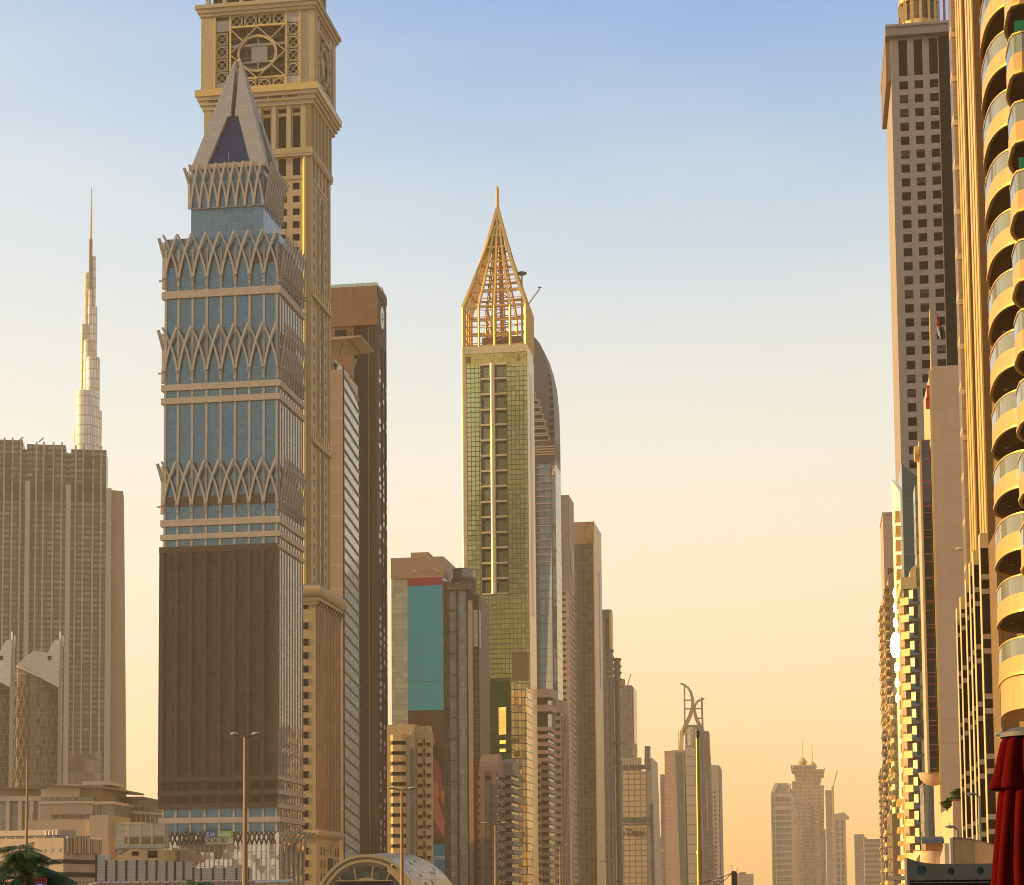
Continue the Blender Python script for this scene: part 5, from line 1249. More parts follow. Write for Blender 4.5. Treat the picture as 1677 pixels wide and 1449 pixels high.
# ---------------------------------------------------------------- grey tower with square windows
S = Bld('office_tower', 1468, 450, 500, 'grey stone tower with a grid of square dark windows and an overhanging roof slab', 'skyscraper')
z = S.z; sx = lambda u, v=450: S.x(u, v)
gst = mat('grey_beige_stone', (.265, .225, .195), .7, grid=(3.9, 3.53), line=(.17, .14, .12), lw=(.07, .07), var=.04, dirt=.2)
zc = z(761); pitch = (z(141) - z(761)) / 27.0
cols = [sx(1473.5 + 25.2 * k + 12.3 - 5.6 + 5, 450) for k in range(3)]
cols = [S.x(u, 141) for u in (1480, 1505, 1530)]
hx_ = [(c - 1.12, c + 1.12) for c in cols]
rows = [(zc + pitch * k - 1.12, zc + pitch * k + 1.12) for k in range(28)]
tall = (z(125.5), z(67))
fm = MB(); lattice(fm, 0, sx(1547, 450), 0, z(60), hx_, rows + [tall], 0, .6); fm.build('stone_front', gst, S.root)
S_R = sx(1547, 450)
MB().box(.6, S_R + 22, .62, 34, 0, z(60)).build('tower_body', mat('tower_inner', (.05, .045, .04), .6), S.root)
MB().box(0, .6, .6, 34, 0, z(60)).build('side_wall', gst, S.root)
panes(S.root, [(a, b, c, d) for c, d in rows[::-1] for a, b in hx_] + [(a, b) + tall for a, b in hx_], mat('square_window', (.008, .006, .006), .2, 0, .05, grid=(1.12, 1.75), wob=.03, wavy=.05, var=.4), 'window', 'y', .35, .2)
random.seed(14)
blm = mat('window_blind', (.05, .042, .034), .8, grid=(50, .12), line=(.07, .06, .05), lw=(.1, .04))
for c, d in rows:
    for a, b in hx_:
        if random.random() < .28: MB().box(a + .05, b - .05, .30, .34, d - random.choice((.5, .9, 1.5, .35)), d).build('blind', blm, S.root)
MB().box(S_R, S_R + 22, .25, .6, 0, z(60)).build('dark_glazing', mat('black_glazing', (.006, .005, .006), .2, 0, .06, grid=(3, 3.53), line=(.04, .033, .03), lw=(.05, .12), var=.2, wob=.01), S.root)
MB().box(sx(1449.5, 60), S_R + 22, -2.2, 36, z(64), z(47)).build('roof_slab', mat('roof_slab_stone', (.22, .185, .155), .7, dirt=.2), S.root)
MB().box(sx(1449.5, 60), S_R + 22, -2.5, 36, z(50.5), z(46.5)).build('roof_edge', gst, S.root)
MB().box(sx(1450, 60), sx(1460, 60), 1.0, 34, z(130), z(64)).build('roof_flank', mat('flank_brown', (.20, .13, .085), .7, grid=(50, 1.0), line=(.12, .08, .05), lw=(.1, .2)), S.root)
cg = mat('drum_gold', (.62, .42, .14), .3, .4, grid=(3.2, 30), line=(.45, .3, .1), lw=(.15, .1), var=.08)
cxd = sx(1510, 20); rd_ = cxd - sx(1479, 20)
MB().lathe([(rd_, z(47)), (rd_, z(20))], cxd, 13, 40).build('roof_drum', cg, S.root, smooth=True)
for v0, v1 in ((12, 20), (-30, -22)): MB().lathe([(rd_ + .5, z(v1)), (rd_ + .5, z(v0))], cxd, 13, 40).build('drum_band', gilded, S.root, smooth=True)
MB().lathe([(rd_ - .4, z(20)), (rd_ - .4, z(-30))], cxd, 13, 40).build('drum_glazing', mat('drum_window', (.16, .10, .04), .2, .2, .6, grid=(2, 3), line=(.3, .2, .08), lw=(.2, .2)), S.root, smooth=True)
for k in range(9):
    a = math.pi * (.95 + k * .14); MB().box(cxd + (rd_ + .3) * math.cos(a) - .35, cxd + (rd_ + .3) * math.cos(a) + .35, 13 + (rd_ + .3) * math.sin(a) - .35, 13 + (rd_ + .3) * math.sin(a) + .35, z(47), z(-25)).build('drum_post', gilded, S.root)
rust = mat('rust_red', (.30, .06, .03), .6)
MB().box(sx(1546, 20), sx(1550, 20), 3, 4, z(47), z(-30)).build('red_post', rust, S.root)
MB().box(sx(1473.5, 40), sx(1475, 40), 2, 2.6, z(47), z(25)).build('red_post', rust, S.root)

# ---------------------------------------------------------------- plain beige wall tower with glass bay
V = Bld('office_tower', 1533, 900, 300, 'plain beige blank-walled tower with a dark glass bay on its left side', 'office tower')
z = V.z; vx = lambda u, v=900: V.x(u, v)
vst = mat('blank_beige', (.50, .35, .225), .8, grid=(30, 3.75), line=(.36, .25, .16), lw=(.05, .06), var=.02, dirt=.18, dirtscale=.2)
vr = vx(1579)
MB().box(0, vr, 0, 22, 0, z(600)).build('blank_wall', vst, V.root)
MB().lathe([(2.6, z(897)), (2.6, z(601))], vr - .2, 3.2, 20).build('rounded_glass_corner', mat('corner_glass', (.20, .17, .12), .08, .2, .8, grid=(2.0, 3.75), line=(.16, .12, .08), lw=(.3, .3), var=.2), V.root, smooth=True)
MB().lathe([(2.9, z(906)), (3.4, z(901)), (3.4, z(897)), (2.9, z(897))], vr - .2, 3.2, 20).build('corner_sill', vst, V.root, smooth=True)
MB().lathe([(3.1, z(965)), (3.1, z(935)), (2.7, z(925))], vr - .2, 3.2, 20).build('corner_drum', vst, V.root, smooth=True)
MB().box(-.35, .02, .02, .7, 0, z(606)).build('gold_corner', gilded, V.root)
bayg = mat('bay_glass', (.035, .036, .032), .05, .1, .8, grid=(30, 3.75), line=(.22, .10, .05), lw=(.1, .14), wavy=.10, wob=.01)
xl = vx(1514.5)
MB().box(xl, -.4, 2.0, 9, z(1262), z(716)).build('glass_bay', bayg, V.root)
MB().box(xl - .35, xl, 1.8, 9, z(1264), z(716)).build('bay_edge', vst, V.root)
k = 0; v = 741
while v < 1255:
    MB().box(xl, -.4, 1.93, 2.0, z(v + 1.3), z(v)).build('bay_transom', rust, V.root); v += 12.2 if k % 2 == 0 else 28.2; k += 1
MB().lathe([(.2, z(1284)), (1.2, z(1281)), (2.0, z(1273)), (2.3, z(1262))], (xl - .4) / 2, 5, 24).build('bay_base', vst, V.root, smooth=True)
MB().box(xl, -.3, 2.2, 8, z(716), z(714)).build('bay_rail', rust, V.root)
MB().prism_x([(3 + 1.4 * math.cos(q * math.pi / 12), z(735.5) + 1.25 * math.sin(q * math.pi / 12)) for q in range(24)], vx(1503), xl - .4).build('round_sign', gilded, V.root)  # gold rounded disc sign at the left of the bay
rs = empty('red_sign', V.c, -V.th); tag(rs, 'small red sign on the lit left edge of the blank beige wall', 'sign')
MB().box(-.75, -.36, .1, .6, z(655), z(630)).build('letter_stroke', mat('sign_red', (.45, .03, .02), .5), rs)
MB().box(-.95, -.36, .1, .6, z(668), z(650)).build('letter_stroke', mat('sign_red', (1, 1, 1)), rs)
# flag
fl = empty('flagpole', V.c + V.s * 3 + V.t * .2, -V.th); tag(fl, 'tall flagpole on the roof of the blank beige tower', 'flagpole')
MB().tube([(0, 0, z(602)), (0, 0, z(499))], [.14, .09], 8).build('pole', gilded, fl)
MB().lathe([(.05, z(499)), (.16, z(498)), (.02, z(496.5))], 0, 0, 8).build('finial', gilded, fl)
fg = empty('flag', V.c + V.s * 3 + V.t * .35, -V.th); tag(fg, 'limp red, white, green and black flag hanging from the roof flagpole', 'flag')
def cloth(pts_l, pts_r, m, name, y=0):
    n = 8; rings = []
    for i in range(n + 1):
        t = i / n
        a = Vector((pts_l[0][0] + (pts_l[1][0] - pts_l[0][0]) * t, 0, pts_l[0][1] + (pts_l[1][1] - pts_l[0][1]) * t))
        b = Vector((pts_r[0][0] + (pts_r[1][0] - pts_r[0][0]) * t, 0, pts_r[0][1] + (pts_r[1][1] - pts_r[0][1]) * t))
        row = []
        for q in range(7):
            p = a.lerp(b, q / 6); p.y = y + .14 * math.sin(q * 1.9 + t * 2.5); row.append(p)
        rings.append(row + [p + Vector((0, .03, 0)) for p in row[::-1]])
    MB().loft(rings).build(name, m, fg, smooth=True)
fx_ = lambda u, v: V.f(u, v, 3)[0] - .35
cloth(((fx_(1532.5, 502), z(502)), (fx_(1533, 524), z(524))), ((fx_(1535, 508), z(508)), (fx_(1540, 530), z(530))), mat('flag_red', (.38, .02, .02), .7), 'red_band')
cloth(((fx_(1536, 513), z(513)), (fx_(1540, 530), z(530))), ((fx_(1540, 522), z(522)), (fx_(1545, 533), z(533))), mat('flag_green', (.03, .10, .03), .7), 'green_band', .05)
cloth(((fx_(1533.5, 524), z(524)), (fx_(1536.5, 541), z(541))), ((fx_(1537.5, 528), z(528)), (fx_(1541, 548), z(548))), mat('flag_white', (.7, .68, .62), .7), 'white_band', .08)
cloth(((fx_(1537.5, 526), z(526)), (fx_(1540.5, 546), z(546))), ((fx_(1545.5, 528), z(528)), (fx_(1544.5, 551), z(551))), mat('flag_black', (.02, .015, .015), .7), 'black_band', .1)

# ---------------------------------------------------------------- street towers on the sunlit right
def street_flank(B, y0, y1, z0, z1, x=0): return B
Wg = Bld('office_tower', 1479, 860, 450, 'dark green glass tower with slanted top and blazing white left flank', 'skyscraper')
z = Wg.z; wx = lambda u: Wg.x(u, 860)
wgl = mat('dark_green_glass', (.03, .045, .035), .06, 0, .7, grid=(40, 3.3), line=(.09, .10, .08), lw=(.1, .16), wob=.01, var=.2)
zt = lambda u, v: Wg.f(u, v)[1]
MB().prism_y([(0, 0), (wx(1530), 0), (wx(1530), zt(1524, 792)), (wx(1505), zt(1503, 781)), (0, zt(1476, 759))], 0, 40).build('curtain_wall', wgl, Wg.root)
wl_ = mat('white_flank', (.80, .74, .62), .35, .1, grid=(3.0, 3.3), line=(.6, .5, .36), lw=(.12, .15), dirt=.1)
LW = min(60, Wg.d(1466, 900)[0])
MB().prism_x([(.0, 0), (LW, 0), (LW, Wg.d(1463.5, 783)[1]), (.0, z(806))], -.5, -.02).build('white_flank', wl_, Wg.root)
fbal = mat('flank_balcony_glow', (.60, .36, .08), .5, .1)  # orange-gold colour stands in for the glow beside the sun glint
k = 0; v = 836
while v < 1400:
    if not 1035 < v < 1075: MB().box(-1.7, -.5, .3, 5, z(v + 13), z(v)).build('flank_balcony', fbal, Wg.root)
    v += 23.8
glassn = mat('sun_mirror', (1.0, .80, .42), .26, .95, .9)
glasso = mat('glint_mirror', (1.0, .90, .62), .30, .95, .9)
# added mirror discs, tilted so the sun's glint reaches the camera
gp = at(1467, 1056, 446); nn = (sd - (gp - EYE).normalized()).normalized()
loc = Matrix.Rotation(Wg.th, 3, 'Z') @ (gp - Wg.c); nl = Matrix.Rotation(Wg.th, 3, 'Z') @ nn
tl = Vector((-nl.y, nl.x, 0)).normalized(); ul = nl.cross(tl).normalized()
def glint_pane(dz, rx, rz, name):
    c0 = loc + Vector((0, 0, dz)); pts = [c0 + tl * rx * math.cos(q * math.pi / 12) + ul * rz * math.sin(q * math.pi / 12) for q in range(24)]
    MB().loft([pts, [p - nl * .2 for p in pts]]).build(name, glasso, Wg.root)
glint_pane(0, 1.7, 3.0, 'glint_disc')
for dz_, r_ in ((5.2, .6), (8.6, .45), (-5.2, .6), (-8.7, .5), (12, .4), (-12.3, .4)): glint_pane(dz_, r_, 1.1, 'glint_small_disc')
# balcony tower in front
Bt = Bld('balcony_tower', 1484, 1150, 400, 'tower of stacked sunlit boxy balconies below the dark green glass tower', 'apartment tower')
z = Bt.z; bx_ = lambda u: Bt.x(u, 1150)
bst = mat('balcony_glow_gold', (.58, .43, .18), .6, dirt=.12)  # cream pushed to gold to carry the glow around the glint
MB().box(bx_(1484), bx_(1512), 0, 24, 0, z(948)).build('tower_body', mat('bt_wall', (.36, .26, .17), .7, dirt=.2), Bt.root)
MB().box(bx_(1480), bx_(1506), -.6, 20, z(965), z(946)).build('roof_parapet', bst, Bt.root)
MB().prism_y([(bx_(1495), z(948)), (bx_(1506), z(948)), (bx_(1506), z(923)), (bx_(1497), z(932))], 1, 8).build('roof_room', bst, Bt.root)
bgl = mat('door_gold_mirror', (.75, .62, .38), .18, .8, .9, wavy=.2, grid=(1.2, 3.5), wob=.05); green_g = mat('green_tint_glass', (.18, .42, .33), .1, 0, .6)
v = 980; k = 0
while v < 1400:
    MB().prism([(bx_(1478.5), 1.0), (bx_(1478.5), .2), (bx_(1491), -2.0), (bx_(1492), -2.0), (bx_(1492), 1.0)], z(v + 12), z(v)).build('balcony', bst, Bt.root)
    MB().box(bx_(1477.5), bx_(1486), .8, 3.2, z(v + 2), z(v - 5)).build('side_balcony', bst, Bt.root)
    MB().box(bx_(1484.5), bx_(1492.5), -.12, 0, z(v - 1), z(v - 15)).build('balcony_opening', mat('warm_opening', (.16, .10, .04), .5, dirt=.3), Bt.root)
    MB().prism([(bx_(1492.8), 0), (bx_(1492.8), -.1), (bx_(1499.5), -.9), (bx_(1499.5), 0)], z(v + 2), z(v - 13)).build('lit_door', mat('lit_door_glow', (.72, .54, .24), .4), Bt.root)  # face slanted to catch the sun, gold glow put into the colour
    MB().box(bx_(1492.8), bx_(1499.5), -.55, -.3, z(v + 7), z(v + 2)).build('green_rail', green_g, Bt.root)
    MB().box(bx_(1499.5), bx_(1506.5), -.15, 0, z(v + 4), z(v - 14)).build('dark_door', mat('warm_dark_door', (.07, .05, .03), .2, grid=(1.0, 3.5), line=(.3, .2, .08), lw=(.12, .2), var=.4), Bt.root)
    MB().box(bx_(1492.8), bx_(1507), -.7, 0, z(v + 10.5), z(v + 7)).build('floor_slab', grey_st, Bt.root)
    v += 27.8; k += 1
MB().box(bx_(1507), bx_(1514), -1.0, 6, 0, z(796)).build('glass_column', mat('column_glass', (.24, .22, .12), .08, .3, .8, grid=(1.3, 3.5), line=(.10, .085, .04), lw=(.18, .5), var=.4, wob=.04), Bt.root)
GB = Bld('glass_block', 1514, 1340, 330, 'small blue grey glass block squeezed between balcony tower and beige podium', 'building')
MB().box(0, GB.x(1545, 1340), 0, 12, 0, GB.z(1284)).build('curtain_wall', mat('blue_grey_glass', (.13, .15, .16), .07, .1, .8, grid=(1.3, 1.6), line=(.05, .05, .05), lw=(.07, .07), var=.15, wob=.02), GB.root)
MB().box(-.1, GB.x(1545, 1340), -.1, 12, GB.z(1284), GB.z(1282)).build('coping', grey_st, GB.root)

def flank_tower(u, vref, Y, u_far, vt, label, m, wallm, pitch_m=3.4, dep=1.5, seed=1, width=16):
    B = Bld('balcony_tower', u, vref, Y, label, 'apartment tower', group=None)
    L_ = min(70, max(14, B.d(u_far, vref)[0])); h = B.z(vt)
    MB().box(0, width, 0, L_, 0, h).build('tower_body', wallm, B.root)
    random.seed(seed); q = h - 4; n = 0
    bm1 = []
    while q > 4 and n < 44:
        MB().box(-dep, 0, L_ * .05, L_ * .3, q - 1.1, q).build('balcony', m, B.root)
        if n % 2 == 0: MB().box(-dep * .7, 0, L_ * .55, L_ * .8, q - 1.1, q).build('balcony', m, B.root)
        MB().box(-.06, 0, L_ * .32, L_ * .5, q, q + 1.7).build('window', dark_pane, B.root)
        q -= pitch_m; n += 1
    return B
pinkw = mat('pink_wall', (.40, .27, .20), .75, grid=(4, 3.4), line=(.3, .2, .15), lw=(.1, .1), dirt=.15)
Pk = Bld('office_tower', 1447, 890, 1000, 'plain pinkish tower just left of the blazing white flank', 'skyscraper')
MB().box(0, 20, 0, 40, 0, Pk.z(842)).build('tower_body', pinkw, Pk.root)
MB().box(-.4, 20.4, -.4, 40, Pk.z(842), Pk.z(839)).build('coping', rose_st, Pk.root)
whitew = mat('glow_gold_wall', (.80, .66, .36), .5, dirt=.2, grid=(3.4, 3.4), line=(.35, .25, .13), lw=(.5, .9), var=.2)  # pale wall painted yellow-gold in place of the glint's glow
f1 = flank_tower(1471, 1250, 560, 1459, 1115, 'sunlit pale gold flank of narrow street tower below the sun glint', gilded, whitew, seed=2)
f2 = flank_tower(1463, 1200, 700, 1452, 938, 'gold-lit banded street tower between the pink tower and the white flank', bst, mat('gold_brown_wall', (.50, .32, .13), .7, dirt=.2), seed=3, width=9)  # wall colour also shifted to yellow-gold for the glow
MB().box(-.5, 3, 0, 5, f2.z(938), f2.z(930)).build('roof_room', rust, f2.root)
f3 = flank_tower(1452, 1200, 850, 1444, 975, 'narrow banded tower with rounded gold balconies at the far left of the bright row', bst, rosy, seed=4, width=10)
f4 = flank_tower(1482, 1330, 470, 1473, 1280, 'lower pink-beige street block under the blazing white flank', gilded, pinkw, seed=5, width=8)
f5 = flank_tower(1447, 1380, 1100, 1442, 1255, 'low far street block at the outer edge of the bright row', bst, rosy, seed=6, width=12)
f6 = flank_tower(1462, 1390, 520, 1450, 1333, 'low dark street block with pale box balconies below the gold-lit tower', bst, mat('dark_street_wall', (.17, .13, .10), .7, dirt=.3), seed=7, width=10)

# ---------------------------------------------------------------- near balcony building
K = Bld('balcony_building', 1600, 1470, 156, 'near gold-trimmed building with curved glass-railed balconies at the right edge', 'apartment building')
kwall = mat('bronze_wall', (.17, .105, .045), .6, grid=(2.4, 2.6), line=(.09, .055, .025), lw=(.06, .06), var=.05, dirt=.2)
kgold = mat('bright_gold_trim', (.66, .44, .10), .35, .35)
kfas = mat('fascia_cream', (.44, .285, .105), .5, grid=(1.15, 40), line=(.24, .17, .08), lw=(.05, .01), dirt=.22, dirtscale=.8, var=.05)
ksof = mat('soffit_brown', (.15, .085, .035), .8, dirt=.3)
kgr = mat('grey_panel', (.34, .27, .2), .7, grid=(3, 1.73), line=(.2, .15, .1), lw=(.06, .06), var=.04)
KZ = 96.0
MB().box(0, 24, -75, -24.3, 0, KZ).build('wall', kwall, K.root)
MB().box(-.5, 24, -24.3, -17.9, 0, KZ).build('pier_block', kwall, K.root)
MB().box(-.68, 24, -17.9, -12.1, 0, KZ).build('pier_block', kwall, K.root)
MB().box(-1.04, 24, -12.1, -9.6, 12, KZ).build('far_corner', mat('far_corner_glass', (.13, .10, .07), .35, 0, .2, grid=(30, 3.47), line=(.4, .3, .18), lw=(.1, .4), var=.2), K.root)
MB().box(-1.06, -.68, -12.2, -12.1, 12, KZ).build('grey_strip', kgr, K.root)
for k in range(5, 21): MB().box(-1.1, -.72, -12.27, -12.2, 23.5 + 3.47 * k, 23.9 + 3.47 * k).build('strip_band', cream, K.root)
for y0_, o in ((-24.3, .5), (-17.9, .68)):
    for k in range(3):
        MB().box(-o - .09, -o, y0_ + .15 + k * 2.0, y0_ + 1.35 + k * 2.0, 12, KZ).build('gold_fin', kgold, K.root)
def balcony_plan(yc, half, dep, p=2.6, n=22, off=0):
    pts = []
    for k in range(n + 1):
        a = math.pi * k / n; c_, s__ = math.cos(a), math.sin(a)
        pts.append((-(dep + off) * abs(s__) ** (2 / p), yc + (half + off) * (1 if c_ > 0 else -1) * abs(c_) ** (2 / p)))
    return pts
krail = mat('rail_glass', (.17, .18, .14), .06, .15, .8, grid=(.9, 40), line=(.05, .045, .03), lw=(.05, .01), var=.25, wob=.03, wavy=.05)
kgreen = mat('green_cloth', (.02, .22, .11), .7, dirt=.3)
z0A = 22.6; PF = 3.47
def blunt_plan(yc, half, dep, off=0):
    pts = [(0, yc + half + off)]
    for k in range(1, 13):
        a = math.pi / 2 * k / 12
        pts.append((-(dep + off) * math.sin(a), yc + .3 + (half - .3 + off) * math.cos(a)))
    return pts + [(-(dep + off), yc - 1.2), (-(dep - .12 + off), yc - 1.75 - off), (-(dep - .5 + off), yc - 2.0 - off), (0, yc - 2.0 - off)]
def ring_wall(mb, plan_o, plan_i, z0, z1):
    n = len(plan_o)
    rings = [[(plan_o[i][0], plan_o[i][1], z0), (plan_o[i][0], plan_o[i][1], z1), (plan_i[i][0], plan_i[i][1], z1), (plan_i[i][0], plan_i[i][1], z0)] for i in range(n)]
    return mb.loft(rings)
kdoor = mat('balcony_door_glass', (.02, .018, .014), .08, 0, .5, grid=(1.3, 40), wob=.04, var=.5)
kcurt = mat('curtain_cloth', (.30, .26, .2), .9, grid=(.3, 40), var=.3)
kplant = mat('planter_brown', (.10, .06, .03), .7)
def balcony(yc, half, dep, zb, rail=True, green=False, p=2.6, blunt=False):
    pl = (lambda off=0: blunt_plan(yc, half, dep, off)) if blunt else (lambda off=0: balcony_plan(yc, half, dep, p, off=off))
    po = pl(); pi_ = pl(-.14)
    b = ring_wall(MB(), po, pi_, zb, zb + 1.05).build('balcony', kfas, K.root, smooth=False)
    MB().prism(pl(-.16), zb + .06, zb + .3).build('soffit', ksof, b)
    ring_wall(MB(), pl(.05), pl(-.02), zb - .02, zb + .12).build('drip_edge', kgold, b)
    if rail:
        ring_wall(MB(), pl(-.02), pl(-.06), zb + 1.05, zb + 2.0).build('glass_railing', krail, b)
        ring_wall(MB(), pl(.02), pl(-.08), zb + 2.0, zb + 2.08).build('handrail', kgold, b)
    if green: MB().box(-dep * .9, -.2, yc - 1.8, yc - 1.72, zb + 1.1, zb + 2.7).build('green_screen', kgreen, b)
    MB().box(-.1, 0, yc - half * .9, yc + half * .8, zb + .4, zb + 2.9).build('balcony_door', kdoor, K.root)
    for q in range(5):
        ym = yc - half * .9 + half * 1.7 * q / 4
        MB().box(-.16, -.1, ym - .06, ym + .06, zb + .4, zb + 2.95).build('door_frame', kgold, K.root)
    MB().box(-.14, -.1, yc - half * (.5 if int(zb) % 2 else .1), yc + half * (.1 if int(zb) % 3 else .5), zb + .45, zb + 2.8).build('curtain', kcurt, K.root)
    if int(zb * 3) % 2 == 0:
        MB().lathe([(.22, zb + .3), (.3, zb + .75), (.22, zb + .8)], -dep * .6, yc + half * .1, 12).build('planter', kplant, b)
        MB().box(-dep * .55, -dep * .3, yc - half * .45, yc - half * .25, zb + .3, zb + 1.15).build('chair', kplant, b)
    MB().lathe([(.11, zb + .03), (.11, zb + .07)], -dep * .55, yc + half * .2, 12).build('downlight', white_paint, b)
    MB().box(-.18, 0, yc + half * .8, yc + half * .95, zb + .3, zb + 3.1).build('door_jamb', kgold, K.root)
for k in range(-1, 13):
    balcony(-44.8, 5.0, 1.85, z0A + PF * k)
    if k >= 0: balcony(-62.1, 4.0, 2.3, z0A + PF * k + .3, green=k in (5, 7, 8, 10), blunt=True)
MB().prism(balcony_plan(-44.8, 4.6, 1.8), z0A - PF - 1.9, z0A - PF + .1).build('lower_drum', kfas, K.root)
MB().prism(balcony_plan(-62.1, 3.6, 2.0), 8, z0A - .2).build('lower_drum', kfas, K.root)
for zz_ in (15.2, 13.0): MB().prism(balcony_plan(-46.5, 3.0, 1.5), zz_, zz_ + 1.0).build('entrance_canopy', kfas, K.root)

# ---------------------------------------------------------------- striped lower wing
Q = Bld('striped_wing', 1592, 1470, 147, 'lower wing with tall black glass stripes and gold-lit piers below the curved balconies', 'building')
qg = mat('black_stripe_glass', (.010, .008, .008), .1, 0, .5); qsp = mat('grey_spandrel', (.33, .27, .21), .7)
qpan = mat('pale_top_panel', (.46, .35, .24), .7, grid=(1.2, 1.2), line=(.33, .24, .16), lw=(.04, .04))
qedge = mat('pier_cream', (.56, .42, .22), .6, dirt=.15)
def qy(u, v=1200): return Q.d(u, v)[0]
QL = [(1583, 985), (1590, 965), (1600, 935), (1607.5, 905), (1614, 885), (1626, 855)]
MB().box(.0, 8, qy(1640), qy(1580), 0, Q.z(975)).build('wall', kwall, Q.root)
for i, (u, vt_) in enumerate(QL):
    y_ = qy(u); h = Q.d(u, vt_)[1]
    MB().box(-.52, 0, y_ - .5, y_ + .6, 0, h).build('pier', qedge, Q.root)
    MB().box(-.49, 0, y_ - .6, y_ - .5, 0, h - 1).build('glass_stripe', qg, Q.root)
    zz_ = 3.0
    while zz_ < h - 2:
        for o in (0, .95): MB().box(-.50, 0, y_ - .66, y_ - .6, zz_ + o, zz_ + o + .34).build('spandrel', qsp, Q.root)
        zz_ += 3.9
# ---------------------------------------------------------------- podium, awning, cream drum
PD = Bld('podium', 1562, 1380, 150, 'beige podium block with shrubs on its roof edge beside the striped wing', 'building')
pdm = mat('podium_beige', (.44, .33, .24), .75, grid=(.8, 3.3), line=(.37, .27, .19), lw=(.03, .03), dirt=.2)
LP = min(30, PD.d(1542, 1380)[0])
MB().box(0, PD.x(1592, 1380), 0, 1.0, 0, PD.z(1312)).build('front_wall', pdm, PD.root)
MB().box(0, PD.x(1592, 1380), 1.0, LP, 0, PD.z(1319)).build('block', mat('podium_lit_gold', (.54, .40, .22), .7, grid=(1.1, 30), line=(.42, .3, .16), lw=(.06, .05), dirt=.2), PD.root)  # sunlit gold of the left flank put into the colour
MB().box(PD.x(1575, 1380), PD.x(1588, 1380), -.1, 0, PD.z(1372), PD.z(1346)).build('window', dark_pane, PD.root)
wb = MB(); random.seed(2)
for k in range(22):
    a = PD.x(1576, 1380) + .05 + k * .025; 
    wb.bar((a, -.14, PD.z(1372)), (a + random.uniform(-.1, .15), -.16, PD.z(1372) + random.uniform(.15, .5)), .02)
wb.build('window_basket', cream, PD.root)
MB().box(PD.x(1562, 1314), PD.x(1590, 1314), .1, .7, PD.z(1312), PD.z(1309)).build('planter', rust, PD.root)
leafm = mat('shrub_leaf', (.12, .17, .035), .55, 0, .4, grid=(.13, .13), var=.6)
def shrub(c, rx, rz, n, label, seed):
    random.seed(seed); r_ = empty('shrub', c, 0); tag(r_, label, 'shrub'); m_ = MB()
    for k in range(n):
        while True:
            p = Vector((random.uniform(-1, 1), random.uniform(-1, 1), random.uniform(-1, 1)))
            if p.length < 1 and p.length > .25: break
        p = Vector((p.x * rx * (1 + .25 * math.sin(3 * p.z)), p.y * rx * .8, rz + p.z * rz))
        s_ = random.uniform(.06, .13); a = random.uniform(0, 6.3); d1 = Vector((math.cos(a), math.sin(a), random.uniform(-.6, .6))) * s_; d2 = Vector((-math.sin(a), math.cos(a), random.uniform(-.8, .8))) * s_ * .6
        m_.add([p - d1, p - d2, p + d1, p + d2], [(0, 1, 2, 3)])
    m_.build('foliage', leafm, r_); st_ = MB()
    for k in range(5): st_.tube([(0, 0, -.25), (random.uniform(-.4, .4) * rx, random.uniform(-.3, .3) * rx, rz * 1.2)], [.03, .015], 5)
    st_.build('stem', mat('bark', (.10, .07, .045), .8), r_)
hb_ = PD.z(1310)
for u, v, rx, rz, n, lab, sd_ in ((1571, 1311, .62, .52, 1500, 'tall bushy shrub on the podium roof, the largest there', 1), (1551, 1322, .5, .32, 800, 'low spreading shrub at the left corner of the podium roof', 2), (1559, 1315, .42, .3, 600, 'small shrub between the low and the tall shrub on the podium', 3), (1580, 1309, .42, .40, 700, 'rounded shrub at the right end of the podium roof', 4)):
    p = at(u, v, 151 if u > 1560 else 153); shrub(p - Vector((0, 0, .1)), rx, rz, n, lab, sd_)
# awning kiosk
AW = Bld('awning_kiosk', 1516, 1385, 130, 'small granite kiosk under a curved blue grey awning', 'kiosk')
MB().box(0, AW.x(1545, 1385), 0, 3, 0, AW.z(1378)).build('granite_wall', mat('red_granite', (.36, .21, .13), .5, grid=(.12, .12), var=.5, dirt=.4, dirtscale=3), AW.root)
awm = mat('awning_blue', (.06, .075, .11), .6, grid=(.55, 40), line=(.09, .11, .15), lw=(.06, .01), var=.08)
AW0, AW1 = AW.x(1509, 1375), AW.x(1545, 1375)
pr_ = [(-.9, AW.z(1382)), (-.7, AW.z(1376.5)), (-.2, AW.z(1372)), (.6, AW.z(1369.5)), (1.6, AW.z(1369)), (1.6, AW.z(1371)), (.6, AW.z(1372)), (-.1, AW.z(1374.5)), (-.5, AW.z(1378)), (-.75, AW.z(1382))]
MB().prism_x(pr_, AW0, AW1).build('awning', awm, AW.root)
DR = empty('cream_drum', at(1530, 1440, 110).xy.to_3d(), 0); tag(DR, 'round cream stair enclosure with red rail before the granite kiosk', 'stair enclosure')
dz = lambda v: at(1530, v, 110).z
drm = mat('drum_cream', (.62, .46, .26), .6, grid=(1.2, 30), line=(.5, .36, .2), lw=(.02, .02), dirt=.12)
MB().lathe([(1.0, 0), (1.0, dz(1393)), (.94, dz(1393))], 0, .5, 32).build('drum_wall', drm, DR, smooth=True)
MB().lathe([(1.03, dz(1393)), (1.03, dz(1391.5)), (.9, dz(1391.5))], 0, .5, 32).build('red_rail', rust, DR, smooth=True)
MB().lathe([(.42, 0), (.42, dz(1404)), (.3, dz(1402))], .62, -.7, 24).build('small_drum', drm, DR, smooth=True)
MB().prism_y([(-1.0, dz(1449)), (-.8, dz(1449)), (-.8, dz(1398)), (-1.0, dz(1407))], -.1, .3).build('slanted_post', drm, DR)
